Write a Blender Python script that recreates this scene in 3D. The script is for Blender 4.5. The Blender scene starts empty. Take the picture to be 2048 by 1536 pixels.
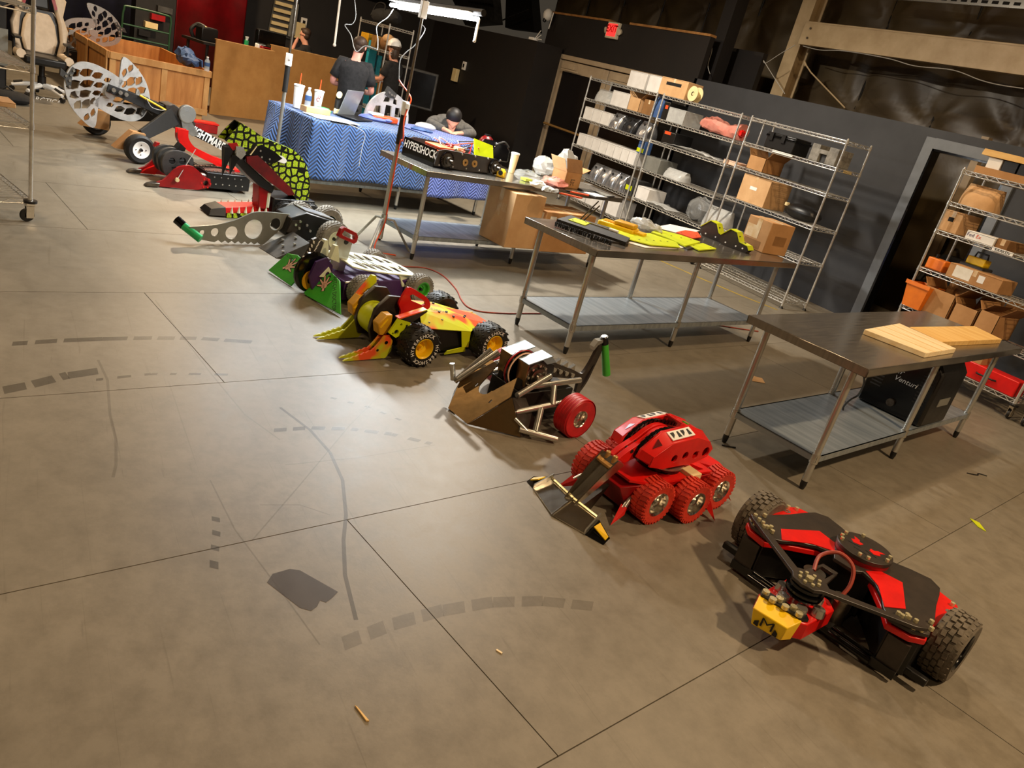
import bpy, bmesh, math, random
from mathutils import Vector, Matrix
from mathutils.geometry import tessellate_polygon
random.seed(7)
SC = bpy.context.scene
COL = SC.collection
# ---------------------------------------------------------------- camera (calibrated from the room's own vanishing points)
FPX, H = 1540.0, 1.87
_n = Vector((-1032, 3774, FPX)).normalized()
_b = Vector((-984, -899, FPX)); _b -= _n * _n.dot(_b); _b.normalize()
AX, AZ = -_b, -_n
AY = AZ.cross(AX)
def ray(px, py):
    c = Vector(((px - 1024) / FPX, (py - 768) / FPX, 1.0))
    return Vector((AX.dot(c), AY.dot(c), AZ.dot(c)))
def fl(px, py, z=0.0):
    r = ray(px, py); t = (z - H) / r.z
    return Vector((r.x * t, r.y * t, z))
def on_y(px, py, y):
    r = ray(px, py); t = y / r.y
    return Vector((r.x * t, y, H + r.z * t))
def on_x(px, py, x):
    r = ray(px, py); t = x / r.x
    return Vector((x, r.y * t, H + r.z * t))
def at_d(px, py, d):
    return Vector((0, 0, H)) + ray(px, py) * d
cd = bpy.data.cameras.new('camera'); cam = bpy.data.objects.new('camera', cd); COL.objects.link(cam)
cd.sensor_fit = 'HORIZONTAL'; cd.sensor_width = 36.0; cd.lens = FPX / 2048 * 36; cd.clip_start = 0.05; cd.clip_end = 200
_X = Vector((AX.x, AY.x, AZ.x)); _Y = -Vector((AX.y, AY.y, AZ.y)); _Z = -Vector((AX.z, AY.z, AZ.z))
cam.matrix_world = Matrix(((_X.x, _Y.x, _Z.x, 0), (_X.y, _Y.y, _Z.y, 0), (_X.z, _Y.z, _Z.z, H), (0, 0, 0, 1)))
SC.camera = cam
# ---------------------------------------------------------------- world, lamps, exposure
SC.view_settings.view_transform = 'Standard'; SC.view_settings.look = 'None'
SC.view_settings.gamma = 1.0; SC.view_settings.use_curve_mapping = False
SC.view_settings.exposure = 0.45
W = bpy.data.worlds.new('world'); SC.world = W; W.use_nodes = True
W.node_tree.nodes['Background'].inputs[0].default_value = (1.0, 0.82, 0.6, 1)
W.node_tree.nodes['Background'].inputs[1].default_value = 0.035
def lamp(name, loc, energy, color, size=0.4, target=None, spread=180, shape='DISK', sy=None):
    d = bpy.data.lights.new(name, 'AREA'); d.energy = energy; d.color = color; d.shape = shape; d.size = size
    if sy: d.size_y = sy
    d.spread = math.radians(spread)
    o = bpy.data.objects.new(name, d); COL.objects.link(o); o.location = loc
    dr = Vector(target if target else (loc[0], loc[1], 0)) - Vector(loc)
    o.rotation_euler = dr.to_track_quat('-Z', 'Y').to_euler()
    return o
WARM = (1.0, 0.72, 0.43); WARM2 = (1.0, 0.74, 0.46); COOL = (0.86, 0.95, 1.0); NEUT = (1.0, 0.9, 0.76)
# unseen overhead lamps: some inferred from shadows and glow, others added as fill
for i, (x, y, z, e) in enumerate(((1.2, 4.6, 5.4, 290), (-3.2, -2.2, 5.6, 85), (-4.0, 6.0, 6.0, 100), (-10.5, -1.5, 5.6, 130), (-14.8, 2.4, 4.3, 190), (-8.6, 5.4, 4.3, 260), (3.5, 0.0, 5.6, 70))):
    lamp('unseen_overhead_lamp', (x, y, z), e, (WARM2 if i == 4 else NEUT if i == 5 else WARM), 0.35)

# ---------------------------------------------------------------- materials
M = {}
def S(h):
    h = h.lstrip('#'); c = [int(h[i:i + 2], 16) / 255 for i in (0, 2, 4)]
    return tuple(((v / 12.92) if v <= .04045 else ((v + .055) / 1.055) ** 2.4) for v in c) + (1.0,)
def N(nt, kind, **kw):
    n = nt.nodes.new(kind)
    for k, v in kw.items():
        if k in n.inputs: n.inputs[k].default_value = v
        else: setattr(n, k, v)
    return n
def mat(key, c1, c2=None, rough=.5, metal=0.0, scale=6.0, bump=0.0, bscale=None, stretch=None, detail=4.0, spec=.5, coat=0.0, rvar=.08, thr=(.35, .65), emit=0.0, alpha=1.0, trans=0.0):
    m = bpy.data.materials.new(key); m.use_nodes = True; nt = m.node_tree; p = nt.nodes['Principled BSDF']; L = nt.links.new
    if c2 is None:
        c = S(c1); c2v = tuple(min(1, v * .8) for v in c[:3]) + (1,); cc = (c, c2v)
    else: cc = (S(c1), S(c2))
    tc = N(nt, 'ShaderNodeTexCoord'); vec = tc.outputs['Object']
    mp = N(nt, 'ShaderNodeMapping'); L(vec, mp.inputs[0])
    if stretch: mp.inputs['Scale'].default_value = stretch
    no = N(nt, 'ShaderNodeTexNoise', Scale=scale, Detail=detail, Roughness=.6); L(mp.outputs[0], no.inputs['Vector'])
    cr = N(nt, 'ShaderNodeValToRGB'); cr.color_ramp.elements[0].position = thr[0]; cr.color_ramp.elements[1].position = thr[1]
    cr.color_ramp.elements[0].color = cc[0]; cr.color_ramp.elements[1].color = cc[1]
    L(no.outputs[0], cr.inputs[0]); L(cr.outputs[0], p.inputs['Base Color'])
    mr = N(nt, 'ShaderNodeMapRange'); mr.inputs['To Min'].default_value = max(.02, rough - rvar); mr.inputs['To Max'].default_value = min(1, rough + rvar)
    L(no.outputs[0], mr.inputs['Value']); L(mr.outputs[0], p.inputs['Roughness'])
    p.inputs['Metallic'].default_value = metal; p.inputs['Specular IOR Level'].default_value = spec; p.inputs['Coat Weight'].default_value = coat
    p.inputs['Coat Roughness'].default_value = .08
    if bump:
        n2 = N(nt, 'ShaderNodeTexNoise', Scale=bscale or scale * 3, Detail=5.0); L(mp.outputs[0], n2.inputs['Vector'])
        b = N(nt, 'ShaderNodeBump', Strength=bump, Distance=.01); L(n2.outputs[0], b.inputs['Height']); L(b.outputs[0], p.inputs['Normal'])
    if emit:
        p.inputs['Emission Color'].default_value = cc[0]; p.inputs['Emission Strength'].default_value = emit
    if alpha < 1: p.inputs['Alpha'].default_value = alpha
    if trans: p.inputs['Transmission Weight'].default_value = trans
    M[key] = m; return m
mat('black_plastic', '#151312', '#0d0c0b', .38, scale=8)
mat('black_matte', '#14110f', '#0e0c0b', .6, scale=9)
mat('black_plate', '#3a322c', '#221d19', .36, scale=11, thr=(.3, .75), rvar=.14)
mat('black_gloss', '#0c0b0c', '#070707', .14, scale=6)
mat('rubber', '#16130f', '#0e0c0b', .55, scale=20, bump=.15)
mat('rubber_grey', '#6d6354', '#51493d', .8, scale=18, bump=.2)
mat('rubber_light', '#8f8b82', '#6f6b63', .75, scale=18, bump=.2)
mat('red', '#e01a14', '#c8120f', .32, scale=7, spec=.5)
mat('red_dark', '#a30c0f', '#83080c', .35, scale=7)
mat('red_deep', '#6d090c', '#4c0609', .35, scale=7)
mat('red_rubber', '#d63a22', '#b72a18', .6, scale=22, bump=.2)
mat('red_wheel', '#c4141c', '#a50f16', .42, scale=14)
mat('yellow', '#f7cb0f', '#e8b80c', .4, scale=8)
mat('yellow_dull', '#d9a21d', '#c08c15', .45, scale=8)
mat('lime', '#d3dc12', '#bccb10', .4, scale=6)
mat('lime_orange', '#d9e212', '#ff5a1e', .38, scale=3.2, thr=(.5, .58), detail=2.0)
mat('olive_orange', '#b9bd1c', '#e2501f', .45, scale=4.5, thr=(.5, .6), detail=2.0)
mat('green', '#46b338', '#3aa02e', .35, scale=6)
mat('green_bright', '#2fb268', '#27a05c', .3, scale=6)
mat('green_dark', '#1d4a2a', '#163a20', .5, scale=6)
mat('purple', '#4a2a63', '#3a1f50', .4, scale=6)
mat('bone', '#e4ead2', '#d3d9c0', .4, scale=5)
mat('skin', '#d59a80', '#c68870', .5, scale=9, spec=.4)
mat('skin_pink', '#e0a397', '#d59287', .5, scale=9, spec=.4)
mat('hair_brown', '#4a3526', '#2d1f16', .6, scale=60, stretch=(1, 1, .3))
mat('hair_black', '#16110e', '#0d0a09', .55, scale=60)
mat('cloth_black', '#2b2c30', '#202125', .9, scale=25, bump=.3, bscale=10)
mat('cloth_dark', '#1b1a1a', '#131212', .9, scale=25, bump=.3, bscale=10)
mat('cloth_grey', '#55524d', '#46433f', .9, scale=25, bump=.3)
mat('steel', '#d6d3ca', '#aeaba3', .24, .85, scale=10, rvar=.1)
mat('steel_tube', '#c3c1ba', '#b6b4ad', .28, .75, scale=5, rvar=.03)
mat('steel_dark', '#837b70', '#5b554e', .34, 1.0, scale=12, rvar=.12)
mat('steel_raw', '#a2845a', '#7d6848', .33, 1.0, scale=5, rvar=.14, bump=.12, bscale=9)
mat('chrome', '#e6e0d4', '#c9c2b4', .2, 1.0, scale=10, rvar=.08)
mat('wire', '#e6e4de', '#cfcdc7', .22, .7, scale=20, rvar=.05)
mat('galvanised', '#a3abb0', '#868f96', .34, .45, scale=5, stretch=(.35, 4, 1), rvar=.1)
mat('aluminium', '#d7d6d2', '#a9a7a3', .3, .9, scale=9, rvar=.1)
mat('silver_plate', '#e2e1de', '#bdbbb8', .34, .55, scale=7, rvar=.1, bump=.08)
mat('grey_paint', '#8f8f88', '#7f7f78', .38, .35, scale=6)
mat('grey_dark', '#4e4d4b', '#3b3a38', .45, .3, scale=10)
mat('brass', '#e9dfb6', '#cfc394', .28, .6, scale=20)
mat('gold', '#c69a5c', '#a97f45', .4, .6, scale=20)
mat('cardboard', '#b98a58', '#a6794a', .85, scale=4, bump=.08, bscale=30)
mat('cardboard_dark', '#8f6538', '#7b552d', .88, scale=4, bump=.08, bscale=30)
mat('cardboard_pale', '#cfa677', '#bf9566', .85, scale=4, bump=.08, bscale=30)
mat('tape', '#c59a63', '#d7c3a0', .3, scale=9)
mat('white_card', '#dcd8d2', '#cfcac3', .75, scale=5)
mat('white', '#efede8', '#e2dfd9', .5, scale=5)
mat('paper', '#e9e4d8', '#d8d1c2', .8, scale=9)
mat('wood_pale', '#efdcb6', '#e0c594', .6, scale=3, stretch=(1, 14, 6), bump=.06)
mat('wood_pine', '#e8c27c', '#d6a75c', .55, scale=3, stretch=(1, 12, 5), bump=.06)
mat('plywood', '#c78b4a', '#a86c31', .6, scale=2.2, stretch=(5, 5, .8), detail=6, bump=.06)
mat('lumber', '#c99a5f', '#b27f45', .65, scale=3, stretch=(3, 3, 1))
mat('hardboard', '#b78345', '#ab773b', .6, scale=5, bump=.03)
mat('wall_grey', '#37383b', '#303134', .62, scale=2.0, bump=.03)
mat('wall_black', '#1b1512', '#15110f', .62, scale=1.6)
mat('door_black', '#171210', '#120e0d', .25, scale=1.6)
mat('beige_frame', '#b5a184', '#a49076', .5, scale=3)
mat('beige_steel', '#c4ad88', '#b39b76', .5, scale=4, stretch=(1, 1, 1), bump=.03)
mat('wood_edge', '#b07c42', '#8a5c2e', .7, scale=6)
mat('trim_grey', '#74797f', '#686d73', .4, scale=4)
mat('dark_void', '#0d0b0a', '#090807', .8, scale=3)
mat('curtain_navy', '#14152e', '#0e0f22', .85, scale=5)
mat('red_curtain', '#6e0710', '#560409', .35, scale=3)
mat('cream_leather', '#d9c6ad', '#cab69c', .5, scale=12, bump=.05)
mat('plastic_clear', '#e6e6e2', '#d5d6d2', .12, scale=12, alpha=.2, bump=.3, bscale=14)
mat('plastic_frost', '#dcdcd8', '#c8c8c4', .25, scale=14, alpha=.55, bump=.4, bscale=14)
mat('plastic_pink', '#e59c8a', '#d98372', .3, scale=9, alpha=.75, bump=.5, bscale=12)
mat('foil_bag', '#c4c4c6', '#8f8f92', .22, .75, scale=9, bump=.6, bscale=12)
mat('foil_dark', '#3a3a3c', '#222224', .25, .4, scale=9, bump=.6, bscale=12)
mat('bottle_clear', '#dfe8ee', '#cfd8de', .05, alpha=.35)
mat('blue_tarp', '#3a5a8c', '#2e4a78', .7, scale=8, bump=.4)
mat('teal', '#1c9db4', '#178aa0', .5)
mat('orange', '#f0801a', '#dd7010', .45)
mat('orange_red', '#e4501e', '#cf4216', .5)
mat('cable_red', '#a8432f', '#93382a', .5)
mat('cable_white', '#b9b5ad', '#a9a59d', .45)
mat('tyre_mark', '#2c261e', '#3d352a', .35, scale=30, alpha=.36)
mat('tyre_mark_faint', '#2c261e', '#3d352a', .35, scale=30, alpha=.16)
mat('ceiling_beige', '#7d6d55', '#6b5c47', .7, scale=1)
mat('dark_patch', '#4c4032', '#554838', .36, scale=10, alpha=.62)
mat('yellow_tape', '#a98d28', '#8e761f', .6, scale=8)
mat('cable_grey', '#6d6a66', '#5f5c58', .5)
mat('blue_steel', '#93a3ae', '#84949f', .4, .45)
mat('exit_letter', '#ffe0d8', '#ffe0d8', .4, emit=1.2)
mat('screen', '#0b0a0a', '#080707', .18)
mat('laptop', '#8f9192', '#838586', .35, .4)
mat('led', '#ffffff', '#ffffff', .4, emit=30.0)
mat('exit_red', '#ff2a26', '#ff2a26', .4, emit=1.6)
mat('exit_case', '#d8c9ae', '#cdbea3', .5)
mat('pale_pink', '#e6c1a8', '#e0b498', .5)
mat('cream', '#e8d3a0', '#dcc690', .6)

def special():
    # polished concrete floor: blotches, fine wear, scratches; world-space coordinates
    m = bpy.data.materials.new('concrete'); m.use_nodes = True; nt = m.node_tree; p = nt.nodes['Principled BSDF']; L = nt.links.new
    g = N(nt, 'ShaderNodeNewGeometry'); pos = g.outputs['Position']
    a = N(nt, 'ShaderNodeTexNoise', Scale=.55, Detail=5.0, Roughness=.62); L(pos, a.inputs['Vector'])
    b = N(nt, 'ShaderNodeTexNoise', Scale=9.0, Detail=8.0, Roughness=.7); L(pos, b.inputs['Vector'])
    c = N(nt, 'ShaderNodeTexNoise', Scale=70.0, Detail=3.0); L(pos, c.inputs['Vector'])
    cr = N(nt, 'ShaderNodeValToRGB'); e = cr.color_ramp.elements; e[0].position = .3; e[0].color = S('#6e675a'); e[1].position = .72; e[1].color = S('#857d6f'); L(a.outputs[0], cr.inputs[0])
    c2 = N(nt, 'ShaderNodeValToRGB'); e = c2.color_ramp.elements; e[0].position = .28; e[0].color = (.72, .70, .66, 1); e[1].position = .6; e[1].color = (1.06, 1.05, 1.03, 1); L(b.outputs[0], c2.inputs[0])
    mx = N(nt, 'ShaderNodeMix', data_type='RGBA', blend_type='MULTIPLY'); mx.inputs[0].default_value = .85; L(cr.outputs[0], mx.inputs[6]); L(c2.outputs[0], mx.inputs[7])
    # scratches: stretched noise in two directions
    mp = N(nt, 'ShaderNodeMapping'); mp.inputs['Rotation'].default_value = (0, 0, .5); mp.inputs['Scale'].default_value = (.8, 18, 1); L(pos, mp.inputs[0])
    s1 = N(nt, 'ShaderNodeTexNoise', Scale=1.6, Detail=5.0, Distortion=1.4); L(mp.outputs[0], s1.inputs['Vector'])
    mp2 = N(nt, 'ShaderNodeMapping'); mp2.inputs['Rotation'].default_value = (0, 0, -.9); mp2.inputs['Scale'].default_value = (.5, 30, 1); L(pos, mp2.inputs[0])
    s2 = N(nt, 'ShaderNodeTexNoise', Scale=1.3, Detail=5.0, Distortion=1.2); L(mp2.outputs[0], s2.inputs['Vector'])
    mm = N(nt, 'ShaderNodeMath', operation='MAXIMUM'); L(s1.outputs[0], mm.inputs[0]); L(s2.outputs[0], mm.inputs[1])
    sr = N(nt, 'ShaderNodeValToRGB'); e = sr.color_ramp.elements; e[0].position = .66; e[0].color = (1, 1, 1, 1); e[1].position = .76; e[1].color = (.8, .78, .75, 1); L(mm.outputs[0], sr.inputs[0])
    m2 = N(nt, 'ShaderNodeMix', data_type='RGBA', blend_type='MULTIPLY'); m2.inputs[0].default_value = 1.0; L(mx.outputs[2], m2.inputs[6]); L(sr.outputs[0], m2.inputs[7])
    L(m2.outputs[2], p.inputs['Base Color'])
    mr = N(nt, 'ShaderNodeMapRange'); mr.inputs['To Min'].default_value = .36; mr.inputs['To Max'].default_value = .5; L(b.outputs[0], mr.inputs['Value']); L(mr.outputs[0], p.inputs['Roughness'])
    bp = N(nt, 'ShaderNodeBump', Strength=.06, Distance=.004); L(c.outputs[0], bp.inputs['Height']); L(bp.outputs[0], p.inputs['Normal'])
    p.inputs['Specular IOR Level'].default_value = .5
    M['concrete'] = m
    # brown insulation blanket wall
    m = bpy.data.materials.new('insulation'); m.use_nodes = True; nt = m.node_tree; p = nt.nodes['Principled BSDF']; L = nt.links.new
    tc = N(nt, 'ShaderNodeTexCoord')
    a = N(nt, 'ShaderNodeTexNoise', Scale=1.3, Detail=4.0, Distortion=.3); L(tc.outputs['Object'], a.inputs['Vector'])
    cr = N(nt, 'ShaderNodeValToRGB'); e = cr.color_ramp.elements; e[0].position = .3; e[0].color = S('#43382a'); e[1].position = .75; e[1].color = S('#57492f'); L(a.outputs[0], cr.inputs[0]); L(cr.outputs[0], p.inputs['Base Color'])
    p.inputs['Roughness'].default_value = .42
    bp = N(nt, 'ShaderNodeBump', Strength=.25, Distance=.05); L(a.outputs[0], bp.inputs['Height']); L(bp.outputs[0], p.inputs['Normal'])
    M['insulation'] = m
    # quilted moving blanket with chevron stitching
    for key, c0, c1 in (('blanket', '#081430', '#2b548f'), ('blanket_pale', '#34458c', '#6273b6')):
        m = bpy.data.materials.new(key); m.use_nodes = True; nt = m.node_tree; p = nt.nodes['Principled BSDF']; L = nt.links.new
        uv = N(nt, 'ShaderNodeUVMap'); sp = N(nt, 'ShaderNodeSeparateXYZ'); L(uv.outputs[0], sp.inputs[0])
        pp = N(nt, 'ShaderNodeMath', operation='PINGPONG'); L(sp.outputs[0], pp.inputs[0]); pp.inputs[1].default_value = .09
        ad = N(nt, 'ShaderNodeMath', operation='ADD'); L(pp.outputs[0], ad.inputs[0]); L(sp.outputs[1], ad.inputs[1])
        mu = N(nt, 'ShaderNodeMath', operation='MULTIPLY'); L(ad.outputs[0], mu.inputs[0]); mu.inputs[1].default_value = 2 * math.pi / .042
        si = N(nt, 'ShaderNodeMath', operation='SINE'); L(mu.outputs[0], si.inputs[0])
        no = N(nt, 'ShaderNodeTexNoise', Scale=14.0); L(uv.outputs[0], no.inputs['Vector'])
        ad2 = N(nt, 'ShaderNodeMath', operation='MULTIPLY_ADD'); L(no.outputs[0], ad2.inputs[0]); ad2.inputs[1].default_value = 1.2; L(si.outputs[0], ad2.inputs[2])
        cr = N(nt, 'ShaderNodeValToRGB'); e = cr.color_ramp.elements; e[0].position = .25; e[0].color = S(c0); e[1].position = .8; e[1].color = S(c1)
        mr = N(nt, 'ShaderNodeMapRange'); mr.inputs['From Min'].default_value = -1; mr.inputs['From Max'].default_value = 1.8; L(ad2.outputs[0], mr.inputs['Value']); L(mr.outputs[0], cr.inputs[0]); L(cr.outputs[0], p.inputs['Base Color'])
        bp = N(nt, 'ShaderNodeBump', Strength=.5, Distance=.012); L(si.outputs[0], bp.inputs['Height']); L(bp.outputs[0], p.inputs['Normal'])
        p.inputs['Roughness'].default_value = .75; p.inputs['Sheen Weight'].default_value = .2
        M[key] = m
    # black plate printed with lime scale spots
    m = bpy.data.materials.new('scales'); m.use_nodes = True; nt = m.node_tree; p = nt.nodes['Principled BSDF']; L = nt.links.new
    tc = N(nt, 'ShaderNodeTexCoord'); mp = N(nt, 'ShaderNodeMapping'); mp.inputs['Scale'].default_value = (1, 1, 1); L(tc.outputs['Object'], mp.inputs[0])
    v = N(nt, 'ShaderNodeTexVoronoi', Scale=15.0, feature='DISTANCE_TO_EDGE'); v.inputs['Randomness'].default_value = .55; L(mp.outputs[0], v.inputs['Vector'])
    n3 = N(nt, 'ShaderNodeTexVoronoi', Scale=70.0, feature='DISTANCE_TO_EDGE'); L(mp.outputs[0], n3.inputs['Vector'])
    cr = N(nt, 'ShaderNodeValToRGB'); e = cr.color_ramp.elements; e[0].position = .13; e[0].color = S('#0b0b08'); e[1].position = .15; e[1].color = S('#b9d12c'); L(v.outputs['Distance'], cr.inputs[0])
    c3 = N(nt, 'ShaderNodeValToRGB'); e = c3.color_ramp.elements; e[0].position = .04; e[0].color = S('#5d7316'); e[1].position = .16; e[1].color = (1, 1, 1, 1); L(n3.outputs['Distance'], c3.inputs[0])
    mx = N(nt, 'ShaderNodeMix', data_type='RGBA', blend_type='MULTIPLY'); mx.inputs[0].default_value = .75; L(cr.outputs[0], mx.inputs[6]); L(c3.outputs[0], mx.inputs[7]); L(mx.outputs[2], p.inputs['Base Color'])
    p.inputs['Roughness'].default_value = .35; M['scales'] = m
    # brushed steel worktop
    m = bpy.data.materials.new('worktop'); m.use_nodes = True; nt = m.node_tree; p = nt.nodes['Principled BSDF']; L = nt.links.new
    tc = N(nt, 'ShaderNodeTexCoord'); mp = N(nt, 'ShaderNodeMapping'); mp.inputs['Scale'].default_value = (14, 1.2, 1); L(tc.outputs['Object'], mp.inputs[0])
    no = N(nt, 'ShaderNodeTexNoise', Scale=3.5, Detail=7.0); L(mp.outputs[0], no.inputs['Vector'])
    cr = N(nt, 'ShaderNodeValToRGB'); e = cr.color_ramp.elements; e[0].position = .3; e[0].color = S('#8d867c'); e[1].position = .75; e[1].color = S('#a8a196'); L(no.outputs[0], cr.inputs[0]); L(cr.outputs[0], p.inputs['Base Color'])
    mr = N(nt, 'ShaderNodeMapRange'); mr.inputs['To Min'].default_value = .12; mr.inputs['To Max'].default_value = .3; L(no.outputs[0], mr.inputs['Value']); L(mr.outputs[0], p.inputs['Roughness'])
    p.inputs['Metallic'].default_value = .85; M['worktop'] = m
special()

# ---------------------------------------------------------------- mesh helpers
def XY(z=0): return lambda a, b, c: (a, b, z + c)
def YZ(x=0): return lambda a, b, c: (x + c, a, b)      # outline in y,z; thickness along x
def XZ(y=0): return lambda a, b, c: (a, y + c, b)      # outline in x,z; thickness along y
def frame(o, u, v):
    o, u, v = Vector(o), Vector(u).normalized(), Vector(v).normalized(); w = u.cross(v)
    return lambda a, b, c: tuple(o + u * a + v * b + w * c)
def circ(cx, cy, r, n=20, a0=0.0):
    return [(cx + r * math.cos(a0 + 2 * math.pi * i / n), cy + r * math.sin(a0 + 2 * math.pi * i / n)) for i in range(n)]
def mirx(pts): return [(-x, y) for x, y in reversed(pts)]
def arc(cx, cy, r, d0, d1, n=8):
    return [(cx + r * math.cos(math.radians(d0 + (d1 - d0) * i / n)), cy + r * math.sin(math.radians(d0 + (d1 - d0) * i / n))) for i in range(n + 1)]
class MB:
    def __init__(s): s.v = []; s.f = []; s.uv = None
    def add(s, vs, fs):
        o = len(s.v); s.v += [tuple(v) for v in vs]; s.f += [tuple(i + o for i in f) for f in fs]; return s
    def box(s, c, d, rz=0.0, m=None):
        hx, hy, hz = d[0] / 2, d[1] / 2, d[2] / 2; cs, sn = math.cos(rz), math.sin(rz); vs = []
        for z in (-hz, hz):
            for x, y in ((-hx, -hy), (hx, -hy), (hx, hy), (-hx, hy)):
                p = Vector((x, y, z))
                if m is not None: p = m @ p
                else: p = Vector((x * cs - y * sn, x * sn + y * cs, z))
                vs.append(p + Vector(c))
        return s.add(vs, [(3, 2, 1, 0), (4, 5, 6, 7), (0, 1, 5, 4), (1, 2, 6, 5), (2, 3, 7, 6), (3, 0, 4, 7)])
    def b2(s, x0, x1, y0, y1, z0, z1): return s.box(((x0 + x1) / 2, (y0 + y1) / 2, (z0 + z1) / 2), (abs(x1 - x0), abs(y1 - y0), abs(z1 - z0)))
    def cyl(s, p0, p1, r0, r1=None, n=14, cap=True):
        p0, p1 = Vector(p0), Vector(p1); r1 = r0 if r1 is None else r1; d = (p1 - p0)
        if d.length < 1e-7: return s
        d.normalize(); a = d.orthogonal().normalized(); b = d.cross(a); vs = []
        for p, r in ((p0, r0), (p1, r1)):
            for i in range(n):
                t = 2 * math.pi * i / n; vs.append(p + a * (r * math.cos(t)) + b * (r * math.sin(t)))
        fs = [(i, (i + 1) % n, n + (i + 1) % n, n + i) for i in range(n)]
        if cap: fs += [tuple(range(n - 1, -1, -1)), tuple(range(n, 2 * n))]
        return s.add(vs, fs)
    def tube(s, pts, r, n=8, closed=False):
        pts = [Vector(p) for p in pts]; k = len(pts); vs = []; ref = None
        rs = r if isinstance(r, (list, tuple)) else [r] * k
        for i, p in enumerate(pts):
            if closed: d = pts[(i + 1) % k] - pts[i - 1]
            else: d = pts[min(i + 1, k - 1)] - pts[max(i - 1, 0)]
            d.normalize()
            if ref is None: ref = d.orthogonal().normalized()
            else:
                ref = ref - d * ref.dot(d)
                ref = d.orthogonal().normalized() if ref.length < 1e-4 else ref.normalized()
            b = d.cross(ref)
            for j in range(n):
                t = 2 * math.pi * j / n; vs.append(p + ref * (rs[i] * math.cos(t)) + b * (rs[i] * math.sin(t)))
        fs = []
        for i in range(k if closed else k - 1):
            a, c = i * n, ((i + 1) % k) * n
            for j in range(n): fs.append((a + j, a + (j + 1) % n, c + (j + 1) % n, c + j))
        if not closed: fs += [tuple(range(n - 1, -1, -1)), tuple(range((k - 1) * n, k * n))]
        return s.add(vs, fs)
    def prism(s, poly, t0, t1, M_=None, holes=()):
        M_ = M_ or XY(); loops = [list(poly)] + [list(h) for h in holes]; flat = [p for l in loops for p in l]; n = len(flat)
        tris = tessellate_polygon([[Vector((p[0], p[1], 0)) for p in l] for l in loops])
        vs = [M_(p[0], p[1], t0) for p in flat] + [M_(p[0], p[1], t1) for p in flat]; fs = []
        for t in tris: fs.append((t[2], t[1], t[0])); fs.append((t[0] + n, t[1] + n, t[2] + n))
        o = 0
        for l in loops:
            k = len(l)
            for i in range(k): fs.append((o + i, o + (i + 1) % k, n + o + (i + 1) % k, n + o + i))
            o += k
        return s.add(vs, fs)
    def lathe(s, prof, o=(0, 0, 0), ax=(0, 0, 1), n=24):
        # prof: (radius, height along axis) pairs, closed by the caller if wanted
        o, d = Vector(o), Vector(ax).normalized(); a = d.orthogonal().normalized(); b = d.cross(a); vs = []; k = len(prof)
        for i in range(n):
            t = 2 * math.pi * i / n; e = a * math.cos(t) + b * math.sin(t)
            for r, h in prof: vs.append(o + e * r + d * h)
        fs = []
        for i in range(n):
            j = (i + 1) % n
            for q in range(k - 1): fs.append((i * k + q, j * k + q, j * k + q + 1, i * k + q + 1))
        return s.add(vs, fs)
    def ball(s, c, r, n=12, k=8, m=None):
        r = (r, r, r) if not isinstance(r, (tuple, list)) else r; vs = []; fs = []
        for i in range(k + 1):
            ph = math.pi * i / k
            for j in range(n):
                t = 2 * math.pi * j / n; p = Vector((r[0] * math.sin(ph) * math.cos(t), r[1] * math.sin(ph) * math.sin(t), r[2] * math.cos(ph)))
                if m is not None: p = m @ p
                vs.append(p + Vector(c))
        for i in range(k):
            for j in range(n): fs.append((i * n + j, (i + 1) * n + j, (i + 1) * n + (j + 1) % n, i * n + (j + 1) % n))
        return s.add(vs, fs)
    def crumple(s, amp, seed=0, zmin=.001):
        r = random.Random(seed); s.v = [(x + r.uniform(-amp, amp), y + r.uniform(-amp, amp), max(zmin, z + r.uniform(-amp, amp))) for x, y, z in s.v]; return s
    def quad(s, a, b, c, d): return s.add([a, b, c, d], [(0, 1, 2, 3)])
    def slab(s, a, b, c, d, t):
        # thin plate on four corners, thickness t along its normal
        a, b, c, d = (Vector(q) for q in (a, b, c, d)); nn = (b - a).cross(d - a).normalized() * t
        vs = [a, b, c, d, a + nn, b + nn, c + nn, d + nn]
        return s.add(vs, [(3, 2, 1, 0), (4, 5, 6, 7), (0, 1, 5, 4), (1, 2, 6, 5), (2, 3, 7, 6), (3, 0, 4, 7)])
    def tri(s, a, b, c, t):
        a, b, c = (Vector(q) for q in (a, b, c)); nn = (b - a).cross(c - a).normalized() * t
        return s.add([a, b, c, a + nn, b + nn, c + nn], [(2, 1, 0), (3, 4, 5), (0, 1, 4, 3), (1, 2, 5, 4), (2, 0, 3, 5)])
    def mesh(s, name, m, ang=38):
        me = bpy.data.meshes.new(name); me.from_pydata(s.v, [], s.f)
        bm = bmesh.new(); bm.from_mesh(me); bmesh.ops.remove_doubles(bm, verts=bm.verts, dist=1e-6); bmesh.ops.recalc_face_normals(bm, faces=bm.faces); bm.to_mesh(me); bm.free()
        me.polygons.foreach_set('use_smooth', [True] * len(me.polygons)); me.set_sharp_from_angle(angle=math.radians(ang))
        me.materials.append(M[m]); return me
    def build(s, name, m, parent=None, loc=None, bev=0.0, ang=38, label=None):
        return link(s.mesh(name, m, ang), name, parent, loc, bev, label)
def link(me, name, parent=None, loc=None, bev=0.0, label=None, rz=None):
    o = bpy.data.objects.new(name, me); COL.objects.link(o)
    if parent is not None: o.parent = parent
    if loc is not None: o.location = loc
    if rz is not None: o.rotation_euler = (0, 0, rz)
    if bev:
        b = o.modifiers.new('bevel', 'BEVEL'); b.width = bev; b.segments = 2; b.limit_method = 'ANGLE'; b.angle_limit = math.radians(50)
    if label: o['label'] = label
    return o
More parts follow.
